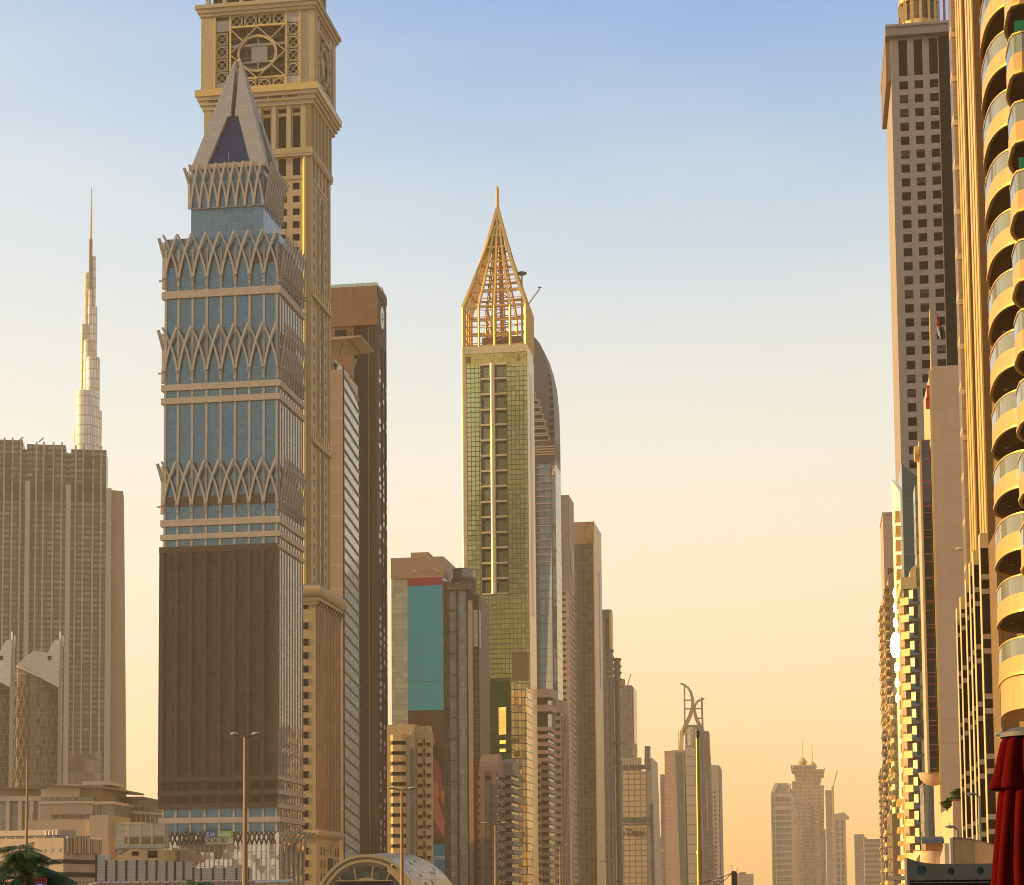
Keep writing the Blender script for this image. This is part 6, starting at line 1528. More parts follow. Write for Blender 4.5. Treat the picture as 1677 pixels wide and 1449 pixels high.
# concrete wing wall
WW = Bld('concrete_wall', 1561, 1400, 60, 'weathered ochre concrete wing wall with a curved top above the grey shelter', 'wall')
wz = lambda v: WW.f(1561, v)[1]; wwx = lambda u: WW.x(u, 1400)
och = mat('ochre_concrete', (.52, .31, .12), .85, grid=(1.35, 50), line=(.2, .14, .06), lw=(.012, .01), dirt=.65, dirtscale=1.6, dirtcol=(.15, .10, .05))
top = [(1561, 1372.5), (1575, 1373), (1590, 1375), (1605, 1378.5), (1620, 1382.5), (1640, 1389), (1680, 1404)]
MB().prism_y([(wwx(1561), 0), (wwx(1680), 0)] + [(wwx(u), wz(v)) for u, v in top[::-1]], 0, .35).build('curved_wall', och, WW.root)
MB().prism_y([(wwx(u), wz(v)) for u, v in top] + [(wwx(u), wz(v - 1.6)) for u, v in top[::-1]], -.04, .39).build('coping', mat('coping_brown', (.20, .15, .08), .8, dirt=.3), WW.root)
MB().prism_y([(wwx(1556.5), 0), (wwx(1561), 0), (wwx(1561), wz(1371)), (wwx(1556.5), wz(1372.5))], -.06, .5).build('end_post', mat('end_post_grey', (.33, .29, .25), .7, dirt=.2), WW.root)
MB().prism_x([(.5, 0), (3.0, 0), (3.0, wz(1402)), (.5, wz(1380))], wwx(1549), wwx(1556.5)).build('return_wall', mat('return_grey', (.36, .31, .27), .7, dirt=.25), WW.root)
# grey shelter with portholes
SH = Bld('shelter', 1485, 1430, 40, 'grey shelter with curved fascia and three round blue portholes', 'shelter', th=R(2))
shz = lambda v: SH.f(1485, v)[1]; shx = lambda u: SH.x(u, 1430)
shm = mat('fascia_grey', (.14, .115, .078), .6, dirt=.45, dirtscale=2.5)
xs_l, xs_r = shx(1485.5), shx(1760)
upper = [(1485.5, 1404.5), (1492, 1407), (1500, 1409.6), (1510, 1412), (1520, 1413.8), (1533, 1415), (1560, 1415.2), (1760, 1415)]
holes = [(1509.5, 1425.3, 8.0), (1557.8, 1427.4, 5.7), (1605.6, 1427.2, 5.8), (1653, 1427, 5.8), (1701, 1427, 5.8)]
def up_z(x):
    for (a, b), (c_, d) in zip(upper, upper[1:]):
        if shx(a) <= x <= shx(c_): return shz(b) + (shz(d) - shz(b)) * (x - shx(a)) / (shx(c_) - shx(a))
    return shz(1415)
fz0 = shz(1441.5); fm = MB(); segs = []; prev = xs_l
for hu, hv, hr in holes:
    r_ = hr * 40 / F_PX; cx_, cz_ = shx(hu), shz(hv); N_ = 24
    xa, xb = cx_ - r_ * 1.15, cx_ + r_ * 1.15
    steps = 6
    for i in range(steps):
        a, b = prev + (xa - prev) * i / steps, prev + (xa - prev) * (i + 1) / steps
        fm.loft([[(a, 0, fz0), (b, 0, fz0), (b, 0, up_z(b)), (a, 0, up_z(a))], [(a, .3, fz0), (b, .3, fz0), (b, .3, up_z(b)), (a, .3, up_z(a))]])
    inner = [(cx_ + r_ * math.cos(2*math.pi*k/N_), cz_ + r_ * math.sin(2*math.pi*k/N_)) for k in range(N_ + 1)]
    outer = []
    for k in range(N_ + 1):
        c_, s__ = math.cos(2*math.pi*k/N_), math.sin(2*math.pi*k/N_)
        t1 = (xb - cx_) / abs(c_) if abs(c_) > 1e-6 else 1e9
        up_ = (up_z(cx_ + (xb - cx_) * max(-1, min(1, c_ * 1.4))) - cz_) if s__ > 0 else (cz_ - fz0)
        t2 = up_ / abs(s__) if abs(s__) > 1e-6 else 1e9
        t = min(t1, t2); outer.append((cx_ + c_ * t, cz_ + s__ * t))
    for i in range(N_):
        p0, p1, q0, q1 = inner[i], inner[i+1], outer[i], outer[i+1]
        fm.loft([[(p0[0], 0, p0[1]), (q0[0], 0, q0[1]), (q1[0], 0, q1[1]), (p1[0], 0, p1[1])], [(p0[0], .3, p0[1]), (q0[0], .3, q0[1]), (q1[0], .3, q1[1]), (p1[0], .3, p1[1])]])
    prev = xb
fm.box(prev, xs_r, 0, .3, fz0, shz(1415))
fm.build('fascia', shm, SH.root)
tealm = mat('porthole_blue', (.045, .16, .20), .35, dirt=.4, dirtscale=6)
for hu, hv, hr in holes:
    r_ = hr * 40 / F_PX * .99
    MB().prism_y([(shx(hu) + r_ * math.cos(2*math.pi*k/28), shz(hv) + r_ * math.sin(2*math.pi*k/28)) for k in range(28)], .14, .2).build('porthole', tealm, SH.root)
MB().box(xs_l, shx(1490), .02, .3, 5.0, fz0).build('post', shm, SH.root)
MB().box(shx(1490), xs_r, .35, 3.0, fz0 + .02, fz0 + .1).build('roof_sheet', dark_steel, SH.root)
MB().box(shx(1490), xs_r, .1, .2, shz(1446.2), shz(1444.8)).build('light_rail', grey_st, SH.root)
MB().box(shx(1490), xs_r, .32, .5, 5.0, fz0).build('dark_back', dark_void, SH.root)
MB().box(xs_l, xs_r, -.5, 3.5, 0, 5.0).build('base', pdm, SH.root)

# ---------------------------------------------------------------- lamps on the right
def cobra_lamp(u_post, v_arm, u_tip, Y, label, vb=1449, scale=1.0):
    c = at(u_post, 1449, Y); r_ = empty('street_lamp', (c.x, c.y, 0), 0); tag(r_, label, 'street lamp')
    zt_ = at(u_post, v_arm, Y).z; px_t = (u_tip - u_post) * Y / F_PX
    pm = mat('lamp_grey', (.22, .20, .17), .5, .3)
    MB().tube([(0, 0, 0), (0, 0, zt_ - .05), (px_t * .25, 0, zt_ + .04)], [.07 * scale, .05 * scale, .04 * scale], 8).build('post', pm, r_)
    n = 9; rings = []
    for i in range(n):
        t = i / (n - 1); w = .06 * scale * math.sin(math.pi * (.12 + .8 * t)) + .015; x = px_t * (.2 + .8 * t)
        rings.append([(x, w * 1.3 * math.cos(2*math.pi*k/10), zt_ + .05 + w * .65 * math.sin(2*math.pi*k/10)) for k in range(10)])
    MB().loft(rings).build('lamp_head', mat('lamp_head_grey', (.30, .27, .23), .45, .3), r_, smooth=True)
    MB().box(px_t * .45, px_t * .75, -.05 * scale, .05 * scale, zt_ - .01, zt_ + .01).build('lens', mat('lamp_lens', (.5, .48, .42), .2), r_)
    MB().tube([(px_t * .6, 0, zt_ + .08), (px_t * .6, 0, zt_ + .17)], [.02, .012], 6).build('sensor', pm, r_)
cobra_lamp(1570, 1356, 1550, 63, 'grey cobra-head street lamp behind the ochre wing wall')
cobra_lamp(1607.5, 1302, 1584, 75, 'grey street lamp before the black striped wing, with camera below its arm')
cobra_lamp(1556, 1390, 1545.5, 100, 'tiny lamp head low behind the wing wall end post')
cobra_lamp(1665, 1207.5, 1637, 30, 'near lamp head poking out left of the red parasol top', scale=.8)
# ---------------------------------------------------------------- folded red parasol on the terrace
PY = 15.0
pc = at(1697, 1449, PY); par_ = empty('parasol', (pc.x, pc.y, 5.4), 0); tag(par_, 'folded dark red parasol at the right edge, close to the camera', 'parasol')
prz = lambda v: at(1697, v, PY).z - 5.4
redc = mat('red_canvas', (.075, .002, .002), .95, spec=.03, dirt=.35, dirtscale=4)  # red darkened to stand in for the shade on the parasol
def folded(prof, name, k=9, amp=.16, ph=0.0):
    n = 180; rings = []
    for i, (r, v) in enumerate(prof):
        ring = []
        for q in range(n):
            a = 2 * math.pi * q / n
            f_ = 1 - amp * (1 - abs(math.sin(k * a / 2 + ph + .30 * math.sin(i * .6) + .35 * math.sin(2 * a)))) ** 1.3 * min(1, .3 + i / 4) + .03 * math.sin(3 * a + i * .5)
            ring.append((r * f_ * math.cos(a), r * f_ * math.sin(a), prz(v)))
        rings.append(ring)
    return MB().loft(rings).build(name, redc, par_, smooth=True)
folded([(.02, 1192), (.11, 1197), (.19, 1203), (.245, 1215), (.275, 1238), (.305, 1265), (.335, 1284), (.345, 1291), (.30, 1294)], 'upper_canopy', 9, .34)
folded([(.235, 1284), (.265, 1300), (.285, 1330), (.305, 1370), (.33, 1410), (.35, 1450), (.36, 1500), (.33, 1540), (.25, 1575)], 'lower_canopy', 11, .55, .8)
MB().lathe([(.24, prz(1207)), (.235, prz(1200)), (.15, prz(1192)), (.03, prz(1190))], 0, 0, 24).build('top_cap', mat('cap_grey', (.10, .095, .09), .6), par_, smooth=True)
MB().tube([(0, 0, 0), (0, 0, prz(1210))], .03, 10).build('pole', dark_steel, par_)
MB().lathe([(.35, 0), (.35, .08), (.05, .12)], 0, 0, 24).build('base', dark_steel, par_)
# ---------------------------------------------------------------- avenue lamps
lampm = mat('avenue_lamp_pole', (.26, .18, .09), .5, .3); lampd = mat('avenue_lamp_base', (.12, .09, .06), .6, .3)
def avenue_lamp(u, v, Y, arm, label, ang=0.0):
    c = at(u, 1449, Y); r_ = empty('avenue_lamp', (c.x, c.y, 0), ang); tag(r_, label, 'street lamp', 'double-armed avenue lamps')
    h = at(u, v, Y).z; s = Y / 90
    MB().tube([(0, 0, h * .45), (0, 0, h)], [.12 * s ** .3, .075], 8).build('upper_post', lampm, r_)
    MB().tube([(0, 0, 0), (0, 0, h * .45)], [.17, .145], 8).build('lower_post', lampd, r_)
    for d in (-1, 1):
        MB().tube([(0, 0, h - .05), (d * arm * .4, 0, h + .04), (d * arm * .55, 0, h + .06)], [.06, .05, .045], 6).build('arm', lampm, r_)
        MB().loft([[(d * arm * a, w * math.cos(k * math.pi / 4), h + .06 + .05 * a + t * math.sin(k * math.pi / 4)) for k in range(8)] for a, w, t in ((.45, .05, .05), (.6, .13, .08), (.85, .14, .08), (1.0, .05, .04))]).build('lamp_head', mat('avenue_lamp_head', (.45, .37, .28), .5, .2), r_, smooth=True)
for u, v, Y, hw, lab in ((401, 1205, 88, 24, 'double-armed lamp before the brown mesh banner, nearest of the row'), (658.5, 1293, 126, 24, 'double-armed lamp before the sand apartment block and station roof'),
                         (812, 1349, 180, 22, 'double-armed lamp before the brown barrel-topped block'), (918, 1385, 255, 14, 'double-armed lamp before the cream balcony-band tower'),
                         (993, 1411, 360, 13, 'double-armed lamp before the pale side of the olive glass tower'), (1046, 1430, 520, 9, 'double-armed lamp before the lettered cream block, farthest of the row'),
                         (1089.5, 1444, 700, 8, 'tiny double-armed lamp before the slab with green stripe')):
    avenue_lamp(u, v, Y, hw * Y / F_PX, lab)
c = at(1146, 1449, 70); r_ = empty('flag_mast', (c.x, c.y, 0), 0); tag(r_, 'thick bare metal mast rising before the horned tower', 'mast')
gm_ = mat('mast_gold', (.34, .21, .05), .35, .5)
h = at(1143, 1195, 70).z; hm = at(1145, 1396, 70).z
MB().tube([(0, 0, 0), (0, 0, hm)], [.105, .095], 12).build('lower_tube', gm_, r_, smooth=True)
MB().tube([(0, 0, hm), (0, 0, h)], [.085, .06], 12).build('upper_tube', gm_, r_, smooth=True)
MB().lathe([(.12, hm - .06), (.12, hm + .06)], 0, 0, 12).build('joint_collar', gm_, r_)
MB().lathe([(.075, h - .3), (.075, h - .05), (.05, h)], 0, 0, 12).build('top_cap', lampd, r_)
c = at(42.5, 1449, 120); r_ = empty('bare_pole', (c.x, c.y, 0), 0); tag(r_, 'tall thin bare pole at the left behind the tree', 'pole')
MB().tube([(0, 0, 0), (0, 0, at(43.5, 1242, 120).z)], [.15, .06], 8).build('pole', lampm, r_)
MB().lathe([(.02, at(43.5, 1242, 120).z - .1), (.09, at(43.5, 1242, 120).z), (.02, at(43.5, 1242, 120).z + .1)], 0, 0, 8).build('tip', lampm, r_)
# dark pylon with cables
c = at(1203.5, 1449, 150); r_ = empty('cable_pylon', (c.x, c.y, 0), 0); tag(r_, 'dark rounded pylon top with cables running off to the left', 'pylon')
pz_ = lambda v: at(1203.5, v, 150).z; s = 150 / F_PX
MB().prism_y([(-4.5 * s, 0), (4.5 * s, 0), (4.5 * s, pz_(1431)), (2.5 * s, pz_(1427)), (-3 * s, pz_(1426)), (-4.5 * s, pz_(1428))], 0, .5).build('pylon_body', dark_steel, r_)
MB().box(3.4 * s, 4.6 * s, -.03, 0, 0, pz_(1430)).build('red_edge', rust, r_)
for v1, u1 in ((1445, -52), (1449, -30)): MB().tube([(-4 * s, .1, pz_(1429.5)), (u1 * .5 * s, .1, pz_((1429.5 + v1) / 2 + 1)), (u1 * s, .1, pz_(v1))], .03, 5).build('cable', dark_steel, r_)
MB().bar((-4.2 * s, .1, pz_(1427)), (-4.2 * s, .1, pz_(1417)), .03).build('antenna', dark_steel, r_); MB().bar((3 * s, .1, pz_(1427)), (5.5 * s, .1, pz_(1422)), .03).build('antenna', dark_steel, r_)
MB().bar((3 * s, .1, pz_(1429)), (16 * s, .1, pz_(1431)), .03).build('arm', dark_steel, r_)
c = at(1167, 1449, 140); r_ = empty('street_lamp', (c.x, c.y, 0), 0); tag(r_, 'low orange-lit lamp head just left of the dark cable pylon', 'street lamp')
hh = at(1167, 1442, 140).z
MB().tube([(0, 0, 0), (0, 0, hh)], .06, 6).build('post', lampm, r_)
MB().loft([[(a, w * math.cos(k), hh + t * math.sin(k)) for k in [q * .785 for q in range(8)]] for a, w, t in ((.05, .03, .03), (.2, .12, .08), (.45, .12, .09), (.62, .03, .03))]).build('lamp_head', mat('avenue_lamp_head', (1, 1, 1)), r_, smooth=True)
c = at(1017, 1449, 220); r_ = empty('street_lamp', (c.x, c.y, 0), 0); tag(r_, 'small dark curved lamp at the foot of the ringed tower', 'street lamp')
hh = at(1017, 1443, 220).z
MB().tube([(0, 0, 0), (0, 0, hh - .2), (-.1, 0, hh), (-.3, 0, hh + .05)], .05, 6).build('post', dark_steel, r_)
MB().loft([[(a, w * math.cos(k), hh + .03 + t * math.sin(k)) for k in [q * .785 for q in range(8)]] for a, w, t in ((-.25, .04, .03), (-.4, .14, .09), (-.6, .1, .06), (-.7, .03, .03))]).build('lamp_head', rust, r_, smooth=True)

# ---------------------------------------------------------------- station shell
ST = empty('station_shell', at(598, 1449, 290).xy.to_3d(), 0); tag(ST, 'domed golden station roof shell with arched glazed end', 'station')
s = 290 / F_PX; sz = lambda v: at(598, v, 290).z
zap = sz(1400)
shell = mat('shell_panels', (.29, .225, .15), .32, .55, grid=(1.6, 1.1), line=(.22, .17, .11), lw=(.06, .06), var=.22, wob=.10, lrough=.5)
def arch(cx, y, hw, zt, n=28, p=2.2, tilt=0.0):
    pts = []
    for k in range(n + 1):
        a = math.pi * k / n; c_, s__ = math.cos(a), math.sin(a)
        pts.append(Vector((cx - hw * (1 if c_ > 0 else -1) * abs(c_) ** (2 / p), y + tilt * (zt * abs(s__) ** (2 / p)), zt * abs(s__) ** (2 / p))))
    return pts
secs = []
for t in (0, .08, .2, .35, .5, .65, .8, .92, 1):
    hw = (97 + 22 * math.sin(math.pi * min(t, .6) / 1.2)) * s * (1 - .35 * max(0, t - .6)); cx = (2 + 46 * t) * s
    zt_ = (zap - 0) * 1.0 + (sz(1393.5) - zap) * math.sin(math.pi * min(1, t * 1.3) / 2) * 1.6 - 3.0 * max(0, t - .7)
    secs.append((cx, 46 * t, hw, zt_))
rings = [[tuple(p) for p in arch(*q)] for q in secs]
inner_r = [[tuple(p) for p in arch(q[0], q[1], q[2] - .5, q[3] - .5)] for q in secs]
MB().loft(rings, cap=False, closed=False).build('shell', shell, ST, smooth=True)
rimm = mat('rim_gold', (.55, .40, .18), .28, .6)
for o, dep, y_ in ((0, 1.0, -.6), (-.75, .6, -.2)):
    a1 = arch(secs[0][0], y_, secs[0][2] + .1 + o, secs[0][3] + .1 + o); a2 = arch(secs[0][0], y_, secs[0][2] - .3 + o, secs[0][3] - .3 + o)
    MB().loft([[p, q, q + Vector((0, dep, 0)), p + Vector((0, dep, 0))] for p, q in zip(a1, a2)]).build('arch_rim', rimm, ST, smooth=False)
gl = arch(secs[0][0], .15, secs[0][2] - 1.6, secs[0][3] - 1.6)
MB().loft([[p for p in gl], [p + Vector((0, .15, 0)) for p in gl]]).build('end_glazing', mat('station_glass', (.06, .055, .025), .12, .1, .7, grid=(2.2, 2.2), line=(.10, .08, .04), lw=(.1, .1), var=.5, wob=.05), ST)
for k in range(3, 26, 3):
    p = gl[k]; q = Vector((secs[0][0] + (p.x - secs[0][0]) * .45, p.y, p.z * .52)); MB().bar(p + Vector((0, -.1, 0)), q + Vector((0, -.1, 0)), .18).build('glazing_bar', rimm, ST)
ib = arch(secs[0][0], -.05, secs[0][2] * .5, sz(1437)); ib2 = arch(secs[0][0], -.05, secs[0][2] * .5 - .35, sz(1437) - .35)
MB().loft([[p, q, q + Vector((0, .2, 0)), p + Vector((0, .2, 0))] for p, q in zip(ib, ib2)]).build('inner_arch', rimm, ST)
MB().box(secs[0][0] - 4.2, secs[0][0] + 3.6, -.1, .05, 0, sz(1443)).build('dark_portal', dark_void, ST)
MB().box(secs[0][0] - 4.5, secs[0][0] + 3.9, -.16, -.1, sz(1443), sz(1441.5)).build('portal_lintel', rimm, ST)
random.seed(12)
sk = mat('skylight_dark', (.05, .045, .04), .2)
def surf(t, ph):
    for i in range(len(secs) - 1): pass
    tt = [0, .08, .2, .35, .5, .65, .8, .92, 1]; i = max(k for k in range(len(tt) - 1) if tt[k] <= t); f_ = (t - tt[i]) / (tt[i+1] - tt[i])
    q = [secs[i][j] + (secs[i+1][j] - secs[i][j]) * f_ for j in range(4)]
    c_, s__ = math.cos(ph), math.sin(ph)
    return Vector((q[0] - q[2] * (1 if c_ > 0 else -1) * abs(c_) ** (2/2.2), q[1], q[3] * abs(s__) ** (2/2.2)))
for k in range(13):
    t, ph = random.uniform(.15, .7), random.uniform(1.6, 2.6)
    a, b, c_, d = surf(t, ph), surf(t + .02, ph), surf(t + .02, ph + .05), surf(t, ph + .05)
    n_ = (b - a).cross(d - a).normalized(); n_ = n_ if n_.z > 0 else -n_
    MB().loft([[p + n_ * .08 for p in (a, b, c_, d)], [p - n_ * .1 for p in (a, b, c_, d)]]).build('skylight', sk, ST)
# ---------------------------------------------------------------- corrugated screen
FN = empty('corrugated_screen', at(155, 1449, 180).xy.to_3d(), R(3)); tag(FN, 'long grey corrugated metal screen with dark posts and stepped top', 'fence')
corr = mat('corrugated_metal', (.50, .48, .42), .5, .1, grid=(60, .24), line=(.36, .34, .29), lw=(.01, .07), dirt=.35, dirtscale=.6, var=.05)
fs = 180 / F_PX; fz = lambda v: at(155, v, 180).z
us = [157, 173.5, 190, 206, 223, 239, 255, 271.5, 285, 299, 315, 328, 347, 365.5, 385, 405, 412]
for i in range(len(us) - 1):
    a, b = (us[i] - 155) * fs, (us[i+1] - 155) * fs
    vt_ = 1399.5 if i < 1 else (1400 if us[i] < 174 and False else (1409.5 if us[i] < 270 else (1412 if us[i] < 305 else 1423)))
    MB().box(a + .1, b - .1, 0, .12, 0, fz(vt_)).build('panel', corr, FN)
    if us[i] == 173.5: MB().box(a + .1, a + .4, 0, .12, fz(vt_), fz(1400)).build('panel', corr, FN)
    MB().box(a - .07, a + .07, -.08, .16, 0, fz(vt_ - .6)).build('post', mat('screen_post', (.10, .075, .045), .6), FN)
pipe = mat('pale_pipe', (.45, .36, .26), .45, .2, dirt=.2)
PL = empty('pipe_rail', at(145, 1449, 160).xy.to_3d(), R(3)); tag(PL, 'fat pale segmented pipe rail along the foot of the corrugated screen', 'rail')
ps = 160 / F_PX; pzz = lambda v: at(145, v, 160).z
MB().tube([(-3 * ps, 0, pzz(1454)), (4 * ps, 0, pzz(1449)), (15 * ps, 0, pzz(1446.5)), (270 * ps, 0, pzz(1446))], .14, 12).build('pipe', pipe, PL, smooth=True)
for u in range(165, 410, 16): MB().tube([((u - 145) * ps - .05, 0, pzz(1446.2)), ((u - 145) * ps + .05, 0, pzz(1446.2))], .17, 12).build('pipe_collar', grey_st, PL)
# rail under parapet near the car park
BR = empty('guard_rail', at(122, 1449, 200).xy.to_3d(), R(3)); tag(BR, 'low dark looped guard rail between the tree and the corrugated screen', 'railing')
for k in range(7):
    a = k * 5 * 200 / F_PX
    MB().tube([(a, 0, 0), (a, 0, at(122, 1446, 200).z), (a + .15, 0, at(122, 1443, 200).z), (a + .3, 0, at(122, 1446, 200).z)], .03, 5).build('loop', dark_steel, BR)
# silver duct beside the mirrored base
DU = empty('silver_duct', at(412, 1449, 300).xy.to_3d(), R(-2)); tag(DU, 'silver segmented duct roof in front of the mirrored tower base', 'duct')
dd_ = 300 / F_PX; MB().tube([(0, 0, at(412, 1446, 300).z), (68 * dd_, 0, at(412, 1443.5, 300).z)], .32, 12).build('duct', mat('duct_silver', (.45, .42, .38), .25, .8), DU, smooth=True)
for k in range(4): MB().tube([(k * 21 * dd_, 0, at(412, 1446 - .6 * k, 300).z), (k * 21 * dd_ + .2, 0, at(412, 1446 - .6 * k, 300).z)], .38, 12).build('duct_collar', steel, DU)
MB().bar((5, 0, 0), (5, 0, at(412, 1446, 300).z), .3).build('support', steel, DU)
# ---------------------------------------------------------------- feathery tree at the left corner
def leafmat(name, c1, c2):
    return mat(name, c1, .5, 0, .35, grid=(.22, .22), col2=c2)
lf1 = leafmat('fern_leaf', (.012, .045, .010), (.045, .105, .018))
bark = mat('bark', (.10, .07, .045), .8)
def frond(mb, o, az, el, ln, droop, w, np_=26):
    d = Vector((math.cos(az) * math.cos(el), math.sin(az) * math.cos(el), math.sin(el))); pts = []
    for i in range(np_):
        t = i / (np_ - 1); pts.append(o + d * ln * t + Vector((0, 0, -droop * ln * t * t)))
    side = Vector((-math.sin(az), math.cos(az), 0))
    for i in range(1, np_):
        t = i / (np_ - 1); tg = (pts[i] - pts[i-1]).normalized()
        lw = w * (math.sin(math.pi * min(1, .12 + .86 * t)) ** .6) * random.uniform(.85, 1.1)
        for sgn in (-1, 1):
            tip = pts[i] + side * sgn * lw + tg * lw * .35 + Vector((0, 0, -lw * random.uniform(.35, .95)))
            hw = ln / np_ * .42
            mb.add([pts[i] - tg * hw, pts[i] + tg * hw, tip + tg * hw * .6, tip - tg * hw * .3], [(0, 1, 2, 3)])
    return pts
def feathery_tree(u, Y, tips, zc, label, seed):
    random.seed(seed)
    c = at(u, 1449, Y); r_ = empty('feathery_tree', (c.x, c.y, 0), 0); tag(r_, label, 'tree')
    s = Y / F_PX; br_ = MB(); br_.tube([(0, .3, 0), (.05, .2, zc * .5), (0, .1, zc)], [.14, .1, .06], 8); leaves = []
    mb = MB()
    for (tu, tv, hx0, hv0, w) in tips:
        o = Vector(((hx0 - u) * s, random.uniform(-.3, .3), at(u, hv0, Y).z)); e = Vector(((tu - u) * s, random.uniform(-.5, .5), at(u, tv, Y).z))
        br_.tube([(0, .1, zc - .5), (o.x * .5, o.y * .5, (zc + o.z) / 2 - .1), o], [.04, .025, .012], 5)
        dv = e - o; ln = dv.length; az = math.atan2(dv.y, dv.x); droop = .22
        el = math.asin(max(-1, min(1, (dv.z + droop * ln) / ln)))
        for q in range(5):
            jo = o + Vector((random.uniform(-.12, .12), random.uniform(-.35, .35), random.uniform(-.16, .02))) * (1 if q else 0)
            frond(mb, jo, az + (random.uniform(-.3, .3) if q else 0), el + (random.uniform(-.12, .08) if q else 0), ln * (random.uniform(.65, .95) if q else 1), droop, w * 1.15, 34)
    for k in range(190):
        a = random.uniform(0, 6.28); rr = random.uniform(.1, 1.0)
        o = Vector((math.cos(a) * rr * .6, math.sin(a) * rr * .6, zc - .12 - rr * .3 + random.uniform(-1.3, .05)))
        frond(mb, o, a + random.uniform(-.7, .7), random.uniform(-.1, .5), random.uniform(.4, .75), .5, .17, 18)
    br_.build('trunk', bark, r_); mb.build('crown', lf1, r_)
    return r_
feathery_tree(42, 45, [(64, 1380, 36, 1388, .13), (-4, 1393, 32, 1386, .13), (72, 1394, 38, 1388, .14), (-6, 1418, 34, 1394, .16), (95, 1413, 45, 1400, .15), (124, 1446, 70, 1420, .16), (108, 1436, 64, 1418, .15),
                       (60, 1428, 44, 1398, .14), (20, 1436, 34, 1398, .16), (-10, 1440, 20, 1410, .16), (86, 1441, 60, 1414, .16), (46, 1450, 40, 1410, .15), (112, 1456, 66, 1430, .16), (78, 1404, 52, 1394, .13)], at(42, 1408, 45).z,
              'dark feathery-leaved tree top in the bottom left corner', 31)
def palm_top(u, v, Y, label, seed, fr):
    random.seed(seed); c = at(u, 1449, Y); r_ = empty('palm_tree', (c.x, c.y, 0), 0); tag(r_, label, 'palm tree', None)
    h = at(u, v, Y).z; MB().tube([(0, 0, 0), (.05, 0, h * .5), (0, 0, h)], [.16, .13, .1], 8).build('trunk', bark, r_)
    mb = MB()
    for az, el, ln, dr in fr: frond(mb, Vector((0, 0, h)), az, el, ln, dr, .16, 20)
    mb.build('crown', mat('palm_leaf', (.03, .09, .015), .45, 0, .4, grid=(.2, .2), col2=(.07, .14, .02)), r_)
palm_top(322, 1446, 80, 'palm with few green fronds showing below the corrugated screen', 6, [(math.pi, .75, .65, .5), (0, .35, .7, .35), (.4, .15, .75, .3), (math.pi + .3, .45, .6, .6), (1.6, .5, .6, .5), (-1.4, .3, .6, .5), (.2, -.2, .6, .4), (2.7, .1, .6, .5)])
# signs near the tree
PS = empty('parking_sign', at(66, 1449, 42).xy.to_3d(), 0); tag(PS, 'red board with a white letter P on a blue square under the tree', 'sign')
q = 42 / F_PX; zz = lambda v: at(66, v, 42).z
MB().box(-9.5 * q, 9.5 * q, 0, .06, zz(1466), zz(1438)).build('board', mat('board_red', (.40, .02, .02), .5), PS)
MB().box(-9.5 * q, 9.5 * q, -.02, .08, zz(1441.5), zz(1440)).build('top_dark_strip', mat('board_dark_red', (.12, .01, .01), .6), PS)  # dark red strip near the top of the board
MB().box(-6 * q, 5.5 * q, -.012, 0, zz(1460), zz(1444.5)).build('blue_square', blue_s, PS)
text_part('letter', 'P', .2, white_s, PS, (-3.6 * q, -.016, zz(1458.5)), depth=.003, bold=.004)
MB().tube([(0, .04, 0), (0, .04, zz(1466))], .035, 8).build('post', steel, PS)
BF = empty('sign_frame', at(8, 1449, 44).xy.to_3d(), 0); tag(BF, 'black round-cornered metal frame rising at the bottom left before the tree', 'frame')
q = 44 / F_PX; zz = lambda v: at(8, v, 44).z
MB().tube([(0, 0, 0), (0, 0, zz(1443)), (.6 * q, 0, zz(1439.5)), (3 * q, 0, zz(1437.8)), (29 * q, 0, zz(1437.5))], .016, 8).build('frame_tube', mat('frame_black', (.012, .012, .012), .5), BF)
MB().tube([(29 * q, 0, 0), (29 * q, 0, zz(1437.5))], .016, 8).build('frame_tube', mat('frame_black', (1, 1, 1)), BF)
# birds
def bird(u, v, Y, span, label, m, roll):
    c = at(u, v, Y); r_ = empty('bird', c, R(20)); tag(r_, label, 'bird')
    def wing(sg):
        return MB().loft([[(sg * a * span / 2, -.05 * span * (1 - a), b * span + .008 * span), (sg * a * span / 2, .1 * span * (1.1 - a), b * span), (sg * a * span / 2, .02 * span, b * span - .012 * span)] for a, b in ((0, 0), (.45, .1), (1, .2 + roll * sg))]).build('wing', m, r_)
    wing(-1); wing(1)
    MB().tube([(0, -.22 * span, 0), (0, -.12 * span, .01 * span), (0, .05 * span, 0), (0, .25 * span, 0)], [.015 * span, .05 * span, .06 * span, .02 * span], 8).build('body', m, r_, smooth=True)
bird(1313.5, 338.5, 420, 1.15, 'sunlit pale bird gliding high in the open sky', mat('bird_white', (.85, .75, .55), .6), .22)
bird(550.5, 403.5, 500, .5, 'tiny dark bird right of the clock tower shaft', mat('bird_dark', (.05, .045, .04), .7), .05)
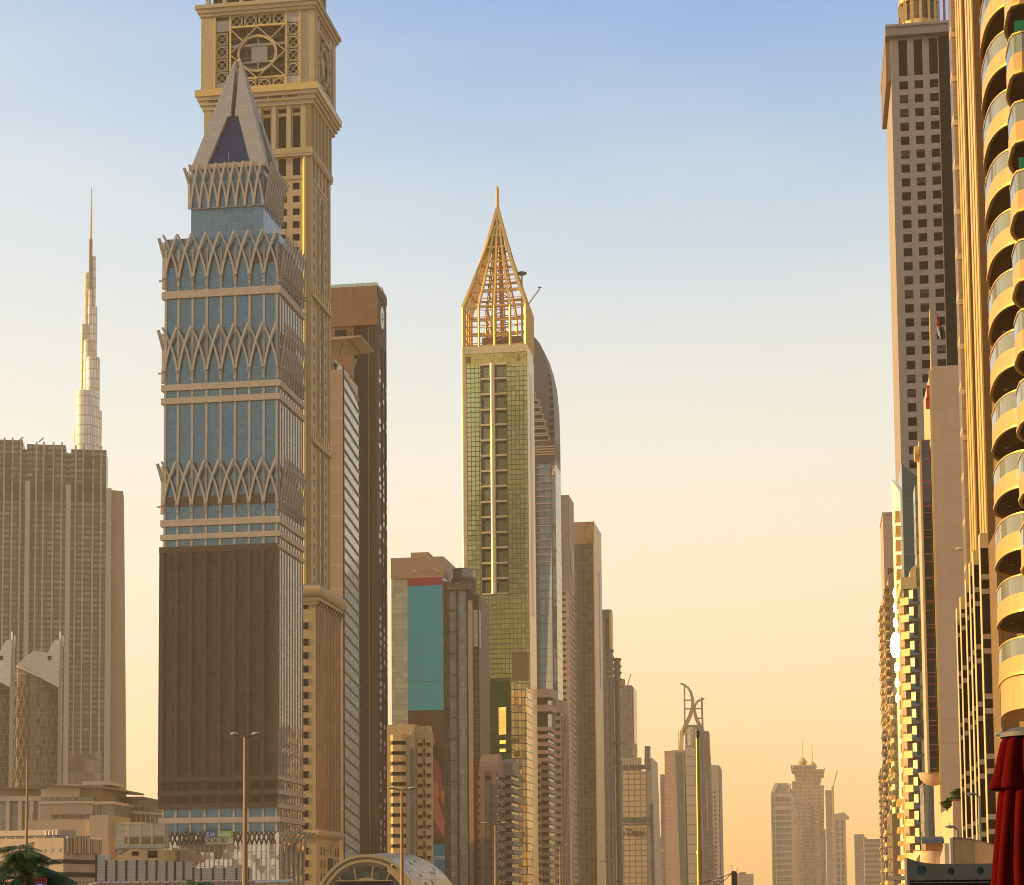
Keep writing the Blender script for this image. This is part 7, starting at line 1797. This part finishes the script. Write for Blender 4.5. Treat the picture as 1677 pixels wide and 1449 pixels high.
bird(309, 262, 560, 0.9, 'dark bird perched by the crown of the arch-ribbed tower', mat('bird_dark', (1, 1, 1)), .1)
# terrace under the camera
te = MB().box(-8, 12, -10, 19, 5.15, 5.4).build('terrace', mat('terrace_tile', (.34, .28, .21), .7, grid=(.6, .6), line=(.2, .16, .12), lw=(.01, .01)))
tag(te, kind='structure')
# ---------------------------------------------------------------- ground and haze
asph = mat('asphalt', (.05, .05, .05), .85, dirt=.3)
gm = mat('sand_ground', (.30, .24, .17), .9, dirt=.3, dirtscale=.01)
g = MB().add([(-1700, -400, 0), (1700, -400, 0), (1700, 6000, 0), (-1700, 6000, 0)], [(0, 1, 2, 3)]).build('ground', gm); tag(g, kind='structure')
c_, s_ = math.cos(TH), math.sin(TH)
rd = MB()
def strip(a0, a1, y0, y1, zz): return [(a0 * c_ + y0 * s_, -a0 * s_ + y0 * c_, zz), (a1 * c_ + y0 * s_, -a1 * s_ + y0 * c_, zz), (a1 * c_ + y1 * s_, -a1 * s_ + y1 * c_, zz), (a0 * c_ + y1 * s_, -a0 * s_ + y1 * c_, zz)]
o = MB().add(strip(-45, -3, -300, 3500, .01), [(0, 1, 2, 3)]).build('road', asph); tag(o, kind='structure')
lmk = MB(); wm = mat('road_paint', (.7, .7, .68), .7)
for ln in range(1, 10):
    for y_ in range(20, 900, 9): lmk.add(strip(-45 + ln * 4.2 - .07, -45 + ln * 4.2 + .07, y_, y_ + 3, .016), [(0, 1, 2, 3)])
o = lmk.build('lane_markings', wm); tag(o, kind='structure')
HAZE = 1.0e-4
hz = bpy.data.materials.new('haze_air'); hz.use_nodes = True; nt = hz.node_tree; nt.nodes.clear()
ho = nt.nodes.new('ShaderNodeOutputMaterial'); pv = nt.nodes.new('ShaderNodeVolumePrincipled')
pv.inputs['Color'].default_value = (1.0, .86, .63, 1); pv.inputs['Density'].default_value = HAZE; pv.inputs['Anisotropy'].default_value = 0.0
nt.links.new(pv.outputs[0], ho.inputs['Volume'])
MATS['haze'] = hz
hb = MB().box(-1720, 1720, -420, 6020, -1.0, 850).build('haze', hz); tag(hb, kind='stuff')
